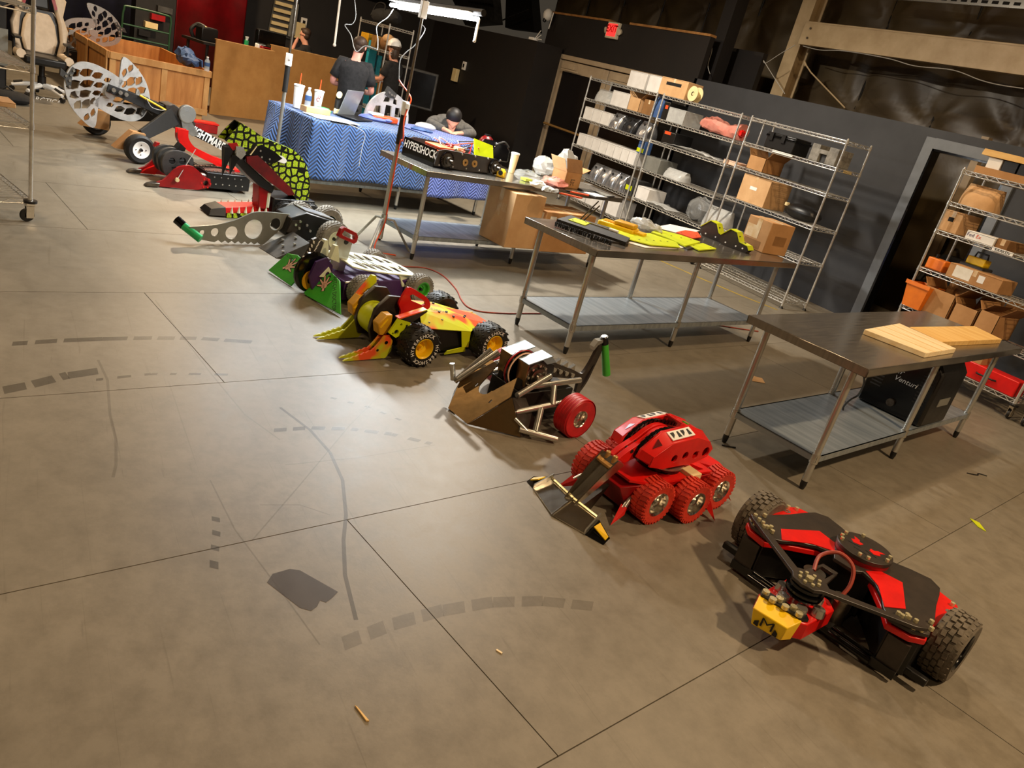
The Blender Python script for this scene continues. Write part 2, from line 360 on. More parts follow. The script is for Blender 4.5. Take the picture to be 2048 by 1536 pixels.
def tag(o, label, cat, group=None):
    o['label'] = label; o['category'] = cat
    if group: o['group'] = group
    return o
def struct(o): o['kind'] = 'structure'; return o
def thing(name, label, cat, loc=(0, 0, 0), yaw=0.0, group=None):
    o = bpy.data.objects.new(name, None); COL.objects.link(o); o.location = loc; o.rotation_euler = (0, 0, math.radians(yaw)); o.empty_display_size = .1
    return tag(o, label, cat, group)
_tc = {}
def text(parent, s, size, m, M_, t=.001, name='lettering', sx=1.0, shear=0.0, bold=0.0):
    # flat lettering as real mesh: outline in the (a,b) plane of frame M_
    key = (s, round(shear, 2), round(bold, 3))
    if key not in _tc:
        cu = bpy.data.curves.new('lettering', 'FONT'); cu.body = s; cu.size = 1.0; cu.align_x = 'CENTER'; cu.align_y = 'CENTER'; cu.shear = shear; cu.offset = bold; cu.resolution_u = 2
        o = bpy.data.objects.new('lettering', cu); COL.objects.link(o)
        bpy.context.view_layer.update(); dg = bpy.context.evaluated_depsgraph_get(); me = bpy.data.meshes.new_from_object(o.evaluated_get(dg))
        _tc[key] = ([tuple(v.co) for v in me.vertices], [tuple(p.vertices) for p in me.polygons])
        bpy.data.objects.remove(o); bpy.data.curves.remove(cu); bpy.data.meshes.remove(me)
    vs, fs = _tc[key]; mb = MB(); mb.v = [M_(v[0] * size * sx, v[1] * size, t) for v in vs]; mb.f = list(fs)
    me = bpy.data.meshes.new(name); me.from_pydata(mb.v, [], mb.f); me.materials.append(M[m])
    return link(me, name, parent)
def bolts(parent, pts, r=.008, h=.01, m='brass', ax=(0, 0, 1), n=6, name='bolt'):
    me = MB().cyl((0, 0, 0), Vector(ax) * h, r, n=n).mesh(name, m)
    for p in pts: link(me, name, parent, p)
def copy_tree(o, parent=None):
    c = o.copy(); COL.objects.link(c)
    if parent is not None: c.parent = parent
    for ch in list(o.children): copy_tree(ch, c)
    return c
# ================================================================ the setting
GY = 10.5; GU = Vector((math.cos(math.radians(GY)), math.sin(math.radians(GY)), 0)); GV = Vector((-GU.y, GU.x, 0))
floor = struct(MB().b2(-34, 8, -9, 16, -.3, -.02).build('floor', 'dark_void'))
slab_me = {}
def slab(u0, u1, v0, v1):
    k = (round(u1 - u0, 3), round(v1 - v0, 3))
    if k not in slab_me:
        g = .0022; slab_me[k] = MB().b2(g, k[0] - g, g, k[1] - g, -.03, 0).mesh('slab', 'concrete')
    p = GU * u0 + GV * v0
    return link(slab_me[k], 'slab', floor, (p.x, p.y, 0), rz=math.radians(GY))
RW = 1.333
for k in range(-22, 6):
    u0 = -.945 + (k - 0) * RW - RW * 0
    u0 = -2.278 + k * RW
    near = -12 < u0 < 2
    ln = 3.4 if near else 8.5
    off = 1.62 if k % 2 == 0 else 1.62 + ln / 2
    v = off - ln * 4
    while v < 18:
        if v + ln > -8:
            c = GU * (u0 + RW / 2) + GV * (v + ln / 2)
            if -33 < c.x < 7 and -9 < c.y < 17: slab(u0, u0 + RW, v, v + ln)
        v += ln
# rubber marks, dark patch and tape lying on the slabs
def strip(name, pix, w, m='tyre_mark', dash=None, z=.0006):
    P = [fl(*p) for p in pix]; out = MB(); seg = []
    for a, b in zip(P[:-1], P[1:]):
        n = max(1, int((b - a).length / .03)); seg += [a.lerp(b, i / n) for i in range(n)]
    seg.append(P[-1]); acc = 0.0
    for i in range(len(seg) - 1):
        a, b = seg[i], seg[i + 1]; acc += (b - a).length
        if dash and (acc % dash[0]) > dash[1]: continue
        d = (b - a).normalized(); s = Vector((-d.y, d.x, 0)) * w / 2; sk = d * (w * .4 if dash else 0)
        out.quad(a - s + Vector((0, 0, z)), b - s + Vector((0, 0, z)), b + s + sk + Vector((0, 0, z)), a + s + sk + Vector((0, 0, z)))
    if out.f:
        o = out.build(name, m, floor); return o
strip('tyre_mark', [(20, 688), (110, 682), (200, 678), (300, 676), (400, 677), (500, 684)], .05, dash=(.12, .1))
strip('tyre_mark', [(0, 782), (60, 770), (130, 752), (190, 743)], .07, dash=(.15, .12))
strip('tyre_mark', [(190, 760), (300, 748), (400, 748), (480, 750)], .025, dash=(.12, .06))
strip('tyre_mark', [(545, 861), (620, 856), (700, 858), (780, 868), (860, 887)], .035, dash=(.1, .065))
strip('tyre_mark', [(660, 795), (740, 815), (800, 840)], .02, dash=(.1, .04))
strip('scuff_mark', [(196, 720), (215, 760), (220, 830), (232, 880), (232, 930), (226, 955)], .012, 'tyre_mark_faint')
strip('scuff_mark', [(560, 815), (620, 860), (660, 905), (685, 960), (692, 1030), (687, 1080), (690, 1150), (712, 1240)], .016)
strip('scuff_mark', [(310, 600), (420, 745), (490, 830), (560, 880)], .008, 'tyre_mark_faint')
strip('scuff_mark', [(420, 960), (470, 1060), (560, 1180), (640, 1290)], .006, 'tyre_mark_faint')
strip('scuff_mark', [(505, 1080), (600, 970), (700, 850), (760, 790)], .006, 'tyre_mark_faint')
strip('scuff_mark', [(570, 930), (720, 915), (870, 890)], .007, 'tyre_mark_faint')
strip('tyre_mark', [(680, 1290), (780, 1250), (880, 1222), (980, 1205), (1080, 1202), (1180, 1212)], .06, dash=(.11, .09), m='tyre_mark_faint') if 'tyre_mark_faint' in M else None
strip('scuff_mark', [(430, 1015), (433, 1060), (428, 1120), (428, 1150)], .03, dash=(.09, .03))
strip('scuff_mark', [(520, 1010), (600, 1010), (660, 1030)], .006, 'tyre_mark_faint')
strip('yellow_floor_line', [(1300, 512), (1400, 556), (1480, 590), (1555, 620)], .05, 'yellow_tape')
st = MB().prism([tuple(fl(*p)[:2]) for p in ((534, 1165), (545, 1148), (580, 1138), (600, 1141), (676, 1184), (664, 1196), (652, 1205), (640, 1201), (634, 1213), (622, 1222), (600, 1216))], .0003, .001).build('dark_patch', 'dark_patch', floor)  # darker translucent patch lying flat on the slabs
# ---- walls
YW = 9.24
wall = lambda name, m, x0, x1, y0, y1, z0, z1: struct(MB().b2(x0, x1, y0, y1, z0, z1).build(name, m))
wall('wall_back_grey', 'wall_grey', -10.22, -5.79, YW, YW + .12, 0, 2.48)
g2 = MB().b2(-4.82, 1.5, YW, YW + .12, 0, 2.48).b2(-5.79, -4.82, YW, YW + .12, 2.3, 2.48)
struct(g2.build('wall_back_right', 'wall_grey'))
tr = struct(MB().b2(-5.92, -5.79, YW - .03, YW - .002, 0, 2.38).b2(-5.79, -4.70, YW - .03, YW - .002, 2.26, 2.38).b2(-4.82, -4.70, YW - .03, YW - .002, 0, 2.26).build('trim_1', 'trim_grey', bev=.004))
MB().b2(-5.79, -5.765, YW - .025, YW + .12, 0, 2.26).b2(-5.79, -4.82, YW - .025, YW + .12, 2.235, 2.26).b2(-4.845, -4.82, YW - .025, YW + .12, 0, 2.26).build('jamb', 'black_gloss', tr)
wall('wall_door', 'wall_black', -15.0, -10.16, YW, YW + .1, 2.4, 3.12); wall('wall_door_left', 'wall_black', -15.0, -14.33, YW, YW + .1, 0, 2.4)
wall('wall_door_right', 'wall_black', -10.75, -10.16, YW, YW + .1, 0, 2.4)
struct(MB().b2(-15.0, -12.9, YW - .02, YW + .12, 3.12, 3.155).b2(-12.3, -10.16, YW - .02, YW + .12, 3.12, 3.155).build('trim_2', 'wood_edge'))
wall('wall_left_flat', 'wall_black', -19.3, -14.29, 8.6, 8.7, 0, 2.5)
wall('wall_left_flat_end', 'wall_black', -14.29, -14.2, 8.6, 9.2, 0, 2.5)
wall('wall_left', 'wall_black', -19.3, -19.2, 3.9, 8.6, 0, 2.5)
wall('wall_pillar_black', 'wall_black', -10.42, -10.17, 9.55, 9.8, 0, 6.5)
wall('wall_back_black', 'wall_black', -10.6, -9.68, 10.0, 10.1, 0, 3.1)
# insulation blanket: a real wrinkled surface sewn in bays
def blanket_wall(name, o, u, length, height, bays, rows=1.3, step=.075):
    mb = MB(); nx, nz = int(length / step), int(height / step); o = Vector(o); u = Vector(u); nrm = Vector((u.y, -u.x, 0)); rnd = random.Random(3)
    ph = {(i, j): (rnd.uniform(0, 6), rnd.uniform(.6, 1.4)) for i in range(-1, int(length / bays) + 3) for j in range(-1, int(height / rows) + 3)}
    for j in range(nz + 1):
        for i in range(nx + 1):
            x = length * i / nx; z = height * j / nz; bx = (x % bays) / bays; bz = (z % rows) / rows
            d = .13 * (max(0, math.sin(math.pi * bx)) ** .45) * (.55 + .45 * max(0, math.sin(math.pi * bz)) ** .5)
            ni, nj = round(x / bays), round(z / rows)
            for a in (ni,):
                for b in (nj, nj + (1 if z / rows > nj else -1)):
                    dx, dz = x - a * bays, z - b * rows; r = math.hypot(dx, dz); p, k = ph[(a, b)]
                    d += .055 * k * math.sin(8 * math.atan2(dz, dx) + p + 1.5 * r) * math.exp(-r / .45) * min(1, r / .12)
            d += .018 * math.sin(6 * x + 3 * math.sin(2.1 * z)) * math.sin(3.3 * z + x)
            p = o + u * x + nrm * d; mb.v.append((p.x, p.y, z))
    for j in range(nz):
        for i in range(nx): mb.f.append((j * (nx + 1) + i, j * (nx + 1) + i + 1, (j + 1) * (nx + 1) + i + 1, (j + 1) * (nx + 1) + i))
    w = struct(mb.build(name, 'insulation', ang=180))
    for k in range(int(length / bays) + 1): q = o + u * (k * bays) + nrm * .02; MB().cyl((q.x, q.y, 0), (q.x, q.y, height), .018, n=6).build('seam', 'black_matte', w)
    return w
blanket_wall('wall_back', (-18, 11.2, 0), (1, 0, 0), 20, 6.5, 1.35)
wall('wall_far', 'wall_black', -30, -29.8, -9, 12, 0, 6.5)
wall('wall_left_side', 'ceiling_beige', -30, 8, -9, -8.8, 0, 6.5)
wall('wall_right_side', 'ceiling_beige', 7.8, 8, -9, 12, 0, 6.5)
wall('ceiling', 'ceiling_beige', -30, 8, -9, 12, 6.5, 6.6)
# ---- double door with closer and push bars
d = struct(bpy.data.objects.new('door_1', None)); COL.objects.link(d); d.location = (0, YW, 0)
FX0, FX1, FZ = -14.33, -10.75, 2.4; mid = -12.54
MB().b2(FX0, FX0 + .09, -.02, .1, 0, FZ).b2(FX1 - .09, FX1, -.02, .1, 0, FZ).b2(FX0, FX1, -.02, .1, FZ - .08, FZ).build('door_frame', 'beige_frame', d, bev=.006)
for x0, x1 in ((FX0 + .11, mid - .02), (mid + .02, FX1 - .11)):
    lf = MB().b2(x0, x0 + .13, .01, .06, .02, FZ - .1).b2(x1 - .13, x1, .01, .06, .02, FZ - .1).b2(x0 + .13, x1 - .13, .01, .06, FZ - .3, FZ - .1).b2(x0 + .13, x1 - .13, .01, .06, .02, .28).build('door_leaf', 'beige_frame', d, bev=.004)
    MB().b2(x0 + .13, x1 - .13, .025, .045, .28, FZ - .3).build('door_pane', 'door_black', lf)
    MB().tube([(x0 + .1, .01, 1.05), (x0 + .1, -.09, 1.05), (x1 - .1, -.09, 1.05), (x1 - .1, .01, 1.05)], .022, 8).build('push_bar', 'gold', lf)
    MB().b2(x0 + .18, x0 + .62, -.07, .01, FZ - .24, FZ - .14).build('door_closer', 'beige_frame', lf); MB().b2(x0 + .22, x0 + .8, -.1, -.07, FZ - .28, FZ - .25).build('closer_arm', 'beige_frame', lf)
# ---- steel column, girder, rod, cables
cl = MB(); X, Y = -9.5, 10.4
cl.b2(X - .13, X + .13, Y - .02, Y, 0, 6.4).b2(X - .01, X + .01, Y, Y + .22, 0, 6.4).b2(X - .13, X + .13, Y + .22, Y + .24, 0, 6.4)
struct(cl.build('trim_column', 'beige_steel', bev=.004))
gd = struct(MB().b2(-9.35, 3.0, 10.3, 10.33, 3.36, 3.66).b2(-9.35, 3.0, 10.3, 10.42, 3.65, 3.68).b2(-9.35, 3.0, 10.3, 10.42, 3.34, 3.36).build('trim_girder', 'beige_steel', bev=.004))
bolts(gd, [(-9.2, 10.29, 3.58), (-9.2, 10.29, 3.44)], .018, .012, 'steel_dark', (0, -1, 0))
sl = struct(MB().b2(-8.2, 3.0, 10.25, 10.29, 4.06, 4.16).build('trim_slotted_rail', 'steel_tube'))
for i in range(40): MB().b2(-7.9 + i * .14, -7.82 + i * .14, 10.243, 10.25, 4.09, 4.125).build('slot', 'dark_void', sl) if i < 18 else None
rod = struct(MB().tube([on_y(1608, 122, 10.35), on_y(1612, 132, 10.35)], .02, 6).tube([on_y(1612, 130, 10.35), on_y(1622, 145, 10.35), on_y(1690, 216, 10.35)], .011, 6).build('trim_tie_rod', 'beige_steel'))
def cable(name, label, pts, r=.006, m='cable_white', n=5, group=None):
    # catmull-rom through the given points
    P = [Vector(p) for p in pts]; Q = []
    for i in range(len(P) - 1):
        a, b, c, d2 = P[max(i - 1, 0)], P[i], P[i + 1], P[min(i + 2, len(P) - 1)]
        for k in range(6):
            t = k / 6; Q.append(.5 * ((2 * b) + (c - a) * t + (2 * a - 5 * b + 4 * c - d2) * t * t + (3 * b - a - 3 * c + d2) * t ** 3))
    Q.append(P[-1]); o = MB().tube(Q, r, n).build(name, m)
    return tag(o, label, 'cable', group) if label else o
cable('cable', 'white cable drooping along the underside of the beige girder', [on_y(*p, 10.28) for p in ((1606, 92), (1640, 100), (1690, 102), (1776, 117), (1830, 132), (1905, 140), (1960, 160), (2000, 170), (2047, 177))])
cable('cable', 'white cable hanging between the column and the grey wall top', [on_y(*p, 9.9) for p in ((1590, 90), (1560, 108), (1532, 126), (1528, 122), (1545, 150), (1570, 188))])
cable('cable', 'thin white wire hanging down beside the black pillar', [on_y(*p, 9.4) for p in ((1414, 82), (1416, 95), (1404, 125), (1392, 152))], .005)
cable('cable', 'thin white wire looped left of the black pillar', [on_y(*p, 9.4) for p in ((1420, 82), (1424, 100), (1416, 130), (1420, 148))], .005)
# things fixed to the walls
ex = thing('exit_sign', 'illuminated red EXIT sign with two lamp heads above the double door', 'exit sign', on_y(1230, 60, YW))
MB().b2(-.17, .17, -.07, 0, -.16, .12).build('case', 'exit_case', ex, bev=.01); MB().b2(-.135, .135, -.075, -.068, -.12, .09).build('face', 'exit_red', ex)
text(ex, 'EXIT', .17, 'red_dark', XZ(-.078), 0.0, bold=.02)
for sx in (-1, 1): MB().lathe([(0, 0), (.05, 0), (.055, .05), (0, .06)], (sx * .2, -.02, -.02), (sx * .3, -1, -.3), 14).build('lamp_head', 'exit_case', ex)
def wallbox(name, label, cat, p, w, h, dep, m, ax='y', extra=None):
    o = thing(name, label, cat, p)
    if ax == 'y': MB().b2(-w / 2, w / 2, -dep, 0, -h / 2, h / 2).build('case', m, o, bev=.008)
    else: MB().b2(0, dep, -w / 2, w / 2, -h / 2, h / 2).build('case', m, o, bev=.008)
    if extra:
        e = extra
        if ax == 'y': MB().b2(-e[0] / 2, e[0] / 2, -dep - .004, -dep, -e[1] / 2, e[1] / 2).build('display', e[2], o)
        else: MB().b2(dep, dep + .004, -e[0] / 2, e[0] / 2, -e[1] / 2, e[1] / 2).build('display', e[2], o)
    return o
wallbox('thermostat', 'white thermostat with dark display on the black wall right of the lamp stand', 'thermostat', on_y(930, 132, 8.6), .15, .18, .04, 'white', extra=(.06, .08, 'screen'))
wallbox('wall_sconce', 'beige wall box below the thermostat near the lamp stand', 'wall box', on_y(914, 151, 8.59), .2, .28, .09, 'cream')
wallbox('thermostat', 'white thermostat with dark display on the black wall above the seated man', 'thermostat', on_x(607, 45, -19.2), .14, .2, .04, 'white', 'x', (.06, .09, 'screen'))
wallbox('wall_sconce', 'beige wall box just left of the seated man', 'wall box', on_x(598, 61, -19.2), .22, .34, .09, 'cream', 'x')
wallbox('wall_switch', 'small white switch plate high beside the double door', 'switch', on_y(1078, 114, 9.2), .09, .2, .02, 'white')
wallbox('wall_switch', 'small white switch plate low beside the double door', 'switch', on_y(1080, 210, 9.2), .1, .1, .02, 'white')
bs = thing('brochure_rack', 'wall rack of pale stepped brochure trays with dark pens', 'rack', on_x(566, 30, -19.19))
MB().prism([(-.3, -.45), (.22, -.45), (.3, .45), (-.22, .45)], 0, .05, YZ(0)).build('back_panel', 'grey_dark', bs)
for i in range(6): MB().b2(.05, .13, -.27 + i * .012, .1 + i * .012, -.38 + i * .14, -.31 + i * .14).build('tray', 'cream', bs)
MB().b2(.05, .1, .14, .2, -.4, .25).b2(.05, .1, .24, .29, -.35, .3).build('strip', 'grey_paint', bs)
cm = thing('security_camera', 'white security camera on the end of the door wall', 'camera', on_y(1096, 30, 9.1))
MB().ball((0, 0, 0), (.1, .1, .12)).build('body', 'white', cm); MB().cyl((0, -.02, -.05), (0, -.06, -.14), .05, .03).build('lens', 'screen', cm); MB().tube([(.03, 0, .02), (.16, .02, .06), (.12, .02, -.25)], .012, 6).build('bracket', 'white', cm)
cf = thing('wall_fan', 'small dark clip fan hanging beside the door frame', 'fan', on_y(1072, 190, 9.1))
MB().lathe([(0, 0), (.11, .0), (.13, .05), (.09, .1), (0, .1)], (0, -.05, 0), (0, -1, 0), 16).build('head', 'black_plastic', cf); MB().b2(-.08, .08, -.12, 0, -.16, -.08).build('clip', 'cream', cf); MB().tube([(.05, -.02, .1), (.07, -.02, .4), (.1, -.02, .8)], .008, 5).build('cord', 'black_plastic', cf)
for k, (a, b, c2, d2) in enumerate((((900, -10), (985, -10), (990, 45), (930, 50)), ((1012, -12), (1062, -10), (1068, 62), (1010, 55)))):
    q = [on_y(*p, 10.6 + .3 * k) for p in (a, b, c2, d2)]
    o = thing(('ventilation_box', 'ceiling_box')[k], ('grey ventilation box hanging above the black wall behind the lamp', 'dark hanging box with a diagonal rod above the black wall')[k], 'panel'); MB().slab(*q, .25).build('panel', ('grey_dark', 'black_matte')[k], o); MB().tube([on_y(1006 - 70 * k, 40 - 38 * k, 10.5), on_y(1058 - 70 * k, 20 - 10 * k, 10.5)], .02, 6).build('rod', 'steel_dark', o)
rt = thing('wifi_router', 'small white router with antennas on top of the black wall corner', 'router', (-14.4, 8.6, 2.5)); MB().b2(-.1, .1, -.06, .06, 0, .05).build('case', 'white', rt, bev=.01); [MB().cyl((.06 + .04 * k, 0, .04), (.2 + .05 * k, 0, .2 - .08 * k), .008, n=6).build('antenna', 'white', rt) for k in range(3)]
br = struct(MB().cyl((-5.9, 10.75, 1.72), (-4.9, 10.75, 2.05), .02, n=6).cyl((-5.9, 10.75, 1.5), (-5.2, 10.75, 1.0), .02, n=6).build('trim_brace', 'beige_frame'))
sv = struct(MB().b2(-6.05, -5.95, 10.55, 10.65, 0, 2.6).build('trim_stud', 'beige_frame'))
o = thing('junk_pile', 'dark clutter standing in the shade behind the grey wall opening', 'clutter', (-5.5, 10.2, 0)); MB().b2(-.3, .2, -.2, .2, 0, .7).build('crate', 'black_plastic', o, bev=.02); MB().tube([(-.25, -.1, .7), (-.2, -.1, .85), (.0, -.1, .8), (.1, -.1, .95)], .04, 8).build('duct', 'grey_dark', o); MB().b2(-.1, .3, -.15, .15, .7, 1.1).build('box', 'cloth_dark', o, bev=.03)
# ================================================================ steel work tables
def work_table(label, c_near, L=2.78, Wd=.81, yaw=10.5, top=.865, sh=.235, group='stainless work tables'):
    # origin: near front corner of the top (toward camera); local x to the right edge is the short way, y runs along the length
    t = thing('work_table', label, 'work table', (c_near.x, c_near.y, 0), yaw)
    t['group'] = group
    x0, x1, y0, y1 = -Wd, 0.0, 0.0, L
    MB().b2(x0, x1, y0, y1, top - .008, top).b2(x0, x0 + .012, y0, y1, top - .052, top - .008).b2(x1 - .012, x1, y0, y1, top - .052, top - .008).b2(x0, x1, y0, y0 + .012, top - .052, top - .008).b2(x0, x1, y1 - .012, y1, top - .052, top - .008).build('table_top', 'worktop', t, bev=.004)
    lx = (x0 + .11, x1 - .11); ly = (y0 + .1, (y0 + y1) / 2, y1 - .14)
    leg = MB().cyl((0, 0, .06), (0, 0, top - .01), .021, n=16).mesh('leg', 'steel_tube'); foot = MB().cyl((0, 0, 0), (0, 0, .03), .014, .02, n=12).cyl((0, 0, .03), (0, 0, .06), .02, n=12).mesh('foot', 'black_plastic'); soc = MB().cyl((0, 0, sh - .05), (0, 0, sh + .01), .027, n=16).mesh('socket', 'steel')
    for x in lx:
        for y in ly:
            lg = link(leg, 'leg', t, (x, y, 0)); link(foot, 'foot', lg); link(soc, 'socket', lg)
    a, b, c, d = lx[0] - .02, lx[1] + .02, ly[0] - .02, ly[2] + .02
    MB().b2(a, b, c, d, sh - .006, sh).b2(a, a + .01, c, d, sh - .04, sh).b2(b - .01, b, c, d, sh - .04, sh).b2(a, b, c, c + .01, sh - .04, sh).b2(a, b, d - .01, d, sh - .04, sh).build('undershelf', 'galvanised', t, bev=.003)
    return t
T1 = work_table('steel work table holding the opened black robot chassis and plastic bags', fl(855, 342, .865), L=2.75)
T2 = work_table('steel work table covered with lime yellow robot armour plates', fl(1196, 500, .865), L=2.9)
T3 = work_table('empty steel work table with two pale planks, nearest the camera', fl(1739, 739, .865), L=2.9)
bpy.context.view_layer.update()
def tl(T, px, py, z):
    # pixel to table-local coordinates at height z
    return T.matrix_world.inverted() @ fl(px, py, z)
# ================================================================ chrome wire shelving
wsh = {}
def wire_shelf(Wd, D):
    k = (round(Wd, 2), D)
    if k in wsh: return wsh[k]
    mb = MB(); r = .0052
    for z in (0, -.036):
        for p, q in (((0, 0), (Wd, 0)), ((0, D), (Wd, D)), ((0, 0), (0, D)), ((Wd, 0), (Wd, D))): mb.cyl((*p, z), (*q, z), r, n=6, cap=False)
    def zig(p, q):
        p, q = Vector((*p, 0)), Vector((*q, 0)); n = max(2, int((q - p).length / .055)) // 2 * 2
        pts = [p.lerp(q, i / n) - Vector((0, 0, .036 * (i % 2))) for i in range(n + 1)]
        for a, b in zip(pts[:-1], pts[1:]): mb.cyl(a, b, .0042, n=4, cap=False)
    zig((0, 0), (Wd, 0)); zig((0, D), (Wd, D)); zig((0, 0), (0, D)); zig((Wd, 0), (Wd, D))
    n = int(Wd / .045)
    for i in range(1, n): mb.cyl((Wd * i / n, 0, .002), (Wd * i / n, D, .002), .0028, n=4, cap=False)
    for y in (D * .33, D * .66): mb.cyl((0, y, -.004), (Wd, y, -.004), .004, n=5, cap=False)
    wsh[k] = mb.mesh('shelf', 'wire', 60); return wsh[k]
def shelving(label, x0, x1, levels, y0=8.12, D=.46, z1=2.1, casters=False, loc=None, yaw=0, posts=None):
    Wd = x1 - x0; t = thing('wire_shelving', label, 'shelving unit', loc or (x0, y0, 0), yaw)
    b = .14 if casters else .03
    pm = MB().cyl((0, 0, b), (0, 0, z1), .0135, n=12); z = b + .05
    while z < z1 - .02: pm.cyl((0, 0, z), (0, 0, z + .004), .0142, n=12); z += .05
    pm = pm.cyl((0, 0, z1), (0, 0, z1 + .012), .015, .008, n=12).mesh('post', 'wire')
    for x in (0, Wd):
        for y in (0, D):
            p = link(pm, 'post', t, (x, y, 0))
            if casters:
                fk = MB().b2(-.022, -.016, -.02, .03, .03, .12).b2(.016, .022, -.02, .03, .03, .12).b2(-.022, .022, -.025, .03, .115, .14).build('caster_fork', 'chrome', p)
                MB().lathe([(.02, -.014), (.045, -.014), (.05, 0), (.045, .014), (.02, .014)], (0, .02, .05), (1, 0, 0), 18).build('caster_wheel', 'rubber', p); MB().lathe([(.012, 0), (.045, 0), (.045, .018), (.012, .022)], (0, 0, .14), (0, 0, 1), 14).build('bumper', 'black_plastic', p)
            else: MB().cyl((0, 0, 0), (0, 0, .03), .03, .012).build('foot', 'black_plastic', p)
    me = wire_shelf(Wd, D); col = MB().cyl((0, 0, -.035), (0, 0, .008), .019, .016, n=10).mesh('collar', 'wire')
    for z in levels:
        link(me, 'shelf', t, (0, 0, z))
        for x in (0, Wd):
            for y in (0, D): link(col, 'collar', t, (x, y, z))
    return t
U12 = [.13, .53, .98, 1.42, 1.75, 2.085]
shelving('chrome wire shelving packed with white boxes, in front of the double door', -11.47, -9.67, U12)
shelving('chrome wire shelving holding the bagged wheel and pink wrapped bundle', -9.52, -7.87, [.13, .54, .99, 1.43, 1.75, 2.085], casters=True)
shelving('chrome wire shelving with black case and foam block on its second shelf', -7.68, -6.14, [.1, .62, 1.05, 1.46, 1.77, 2.085])
shelving('chrome wire shelving full of cardboard boxes near the doorway in the grey wall', -4.68, -3.2, [.2, .62, 1.05, 1.46, 1.76, 2.085], casters=True)
shelving('chrome wire shelving cut by the right edge of the picture', -3.05, -1.6, [.2, .62, 1.05, 1.46, 1.76, 2.085], casters=True)
rk = shelving('wheeled wire rack cut by the left edge of the picture', 0, 1.2, [.17, .7, 1.08, 1.46, 1.8], D=.6, z1=2.0, casters=True, loc=(-6.52 - .29 * 0, .08, 0), yaw=197)
# ================================================================ combat robots
def wheel(parent, c, r, w, tyre='rubber_grey', rim='black_gloss', tread='block', hub=.55, side=1, rows=4, n=26, bev=.2, rimface='dish', spokes=0, rim2=None, name='wheel'):
    # axis along local x; side = which way the rim faces
    c = Vector(c); h = w / 2; e = h * bev
    o = MB().lathe([(r * hub, -h * .9), (r * (1 - bev * .45), -h), (r * .985, -h + e), (r, -h + e * 1.8), (r, h - e * 1.8), (r * .985, h - e), (r * (1 - bev * .45), h), (r * hub, h * .9), (r * hub, -h * .9)], (0, 0, 0), (1, 0, 0), 40)
    if tread == 'block':
        bh = r * .055
        for k in range(rows):
            x = (-h + (k + .5) * w / rows) * .92; edge = abs(k - (rows - 1) / 2) / ((rows - 1) / 2)
            rr = r - (r * .05 * max(0, edge - .6) / .4)
            for i in range(n):
                a = 2 * math.pi * (i + .5 * (k % 2)) / n; m = Matrix.Rotation(a, 3, 'X') @ Matrix.Rotation((.12 if k % 2 else -.12), 3, 'Z')
                o.box(Vector((x, 0, 0)) + Matrix.Rotation(a, 3, 'X') @ Vector((0, 0, rr + bh * .35)), (w / rows * .74, 2 * math.pi * r / n * .72, bh), m=m)
    elif tread == 'lug':
        for i in range(n):
            a = 2 * math.pi * i / n; R = Matrix.Rotation(a, 3, 'X')
            for s2 in (-1, 1): o.box(R @ Vector((s2 * h * .48, 0, r + r * .02)), (h * .86, 2 * math.pi * r / n * .55, r * .06), m=R @ Matrix.Rotation(s2 * .2, 3, 'Z'))
            o.box(R @ Vector((h * .93, 0, r * .93)), (h * .14, 2 * math.pi * r / n * .5, r * .14), m=R); o.box(R @ Vector((-h * .93, 0, r * .93)), (h * .14, 2 * math.pi * r / n * .5, r * .14), m=R)
    elif tread == 'chevron':
        for i in range(n):
            a = 2 * math.pi * i / n
            for s2 in (-1, 1):
                for q in range(4):
                    aa = a + q * .09; R = Matrix.Rotation(aa, 3, 'X'); o.box(R @ Vector((s2 * h * (.1 + .24 * q), 0, r * (1.012 - .012 * q))), (h * .26, r * .09, r * .05), m=R @ Matrix.Rotation(s2 * .55, 3, 'Z'))
    elif tread == 'groove':
        for k in range(5): o.lathe([(r * .99, 0), (r * 1.015, .15 * w / 5), (r * 1.015, .75 * w / 5), (r * .99, .9 * w / 5)], (-h + k * w / 5, 0, 0), (1, 0, 0), 40)
    wo = o.build(name, tyre, parent, c, ang=30); s = side; q = r * hub
    if rimface == 'dish':
        MB().lathe([(0, s * h * .15), (q * .45, s * h * .15), (q * .5, s * h * .3), (q * .8, s * h * .35), (q * .9, s * h * .85), (q * 1.04, s * h * .98), (q * 1.08, s * h * .9), (q, s * h * .2), (q, -s * h * .85)], (0, 0, 0), (1, 0, 0), 32).build('rim', rim, wo)
    else:
        MB().lathe([(0, s * h * .7), (q * .7, s * h * .72), (q * .92, s * h * .92), (q * 1.04, s * h * .98), (q * 1.06, s * h * .9), (q, s * h * .5), (q, -s * h * .85)], (0, 0, 0), (1, 0, 0), 32).build('rim', rim, wo)
    f = .15 if rimface == 'dish' else .7
    MB().lathe([(0, s * h * (f + .45)), (q * .16, s * h * (f + .45)), (q * .2, s * h * (f + .05)), (q * .22, s * h * f)], (0, 0, 0), (1, 0, 0), 16).build('hub_cap', rim2 or rim, wo)
    if spokes:
        for i in range(spokes):
            a = 2 * math.pi * i / spokes; R = Matrix.Rotation(a, 3, 'X'); MB().cyl(R @ Vector((s * h * f, 0, q * .6)), R @ Vector((s * h * (f + .14), 0, q * .6)), q * .07, n=6).build('lug_nut', rim2 or 'steel', wo)
    return wo
def robot(label, o, yaw, dx=0.0, dy=0.0):
    c, s = math.cos(math.radians(yaw)), math.sin(math.radians(yaw))
    return thing('combat_robot', label, 'robot', (o[0] + c * dx - s * dy, o[1] + s * dx + c * dy, 0), yaw)
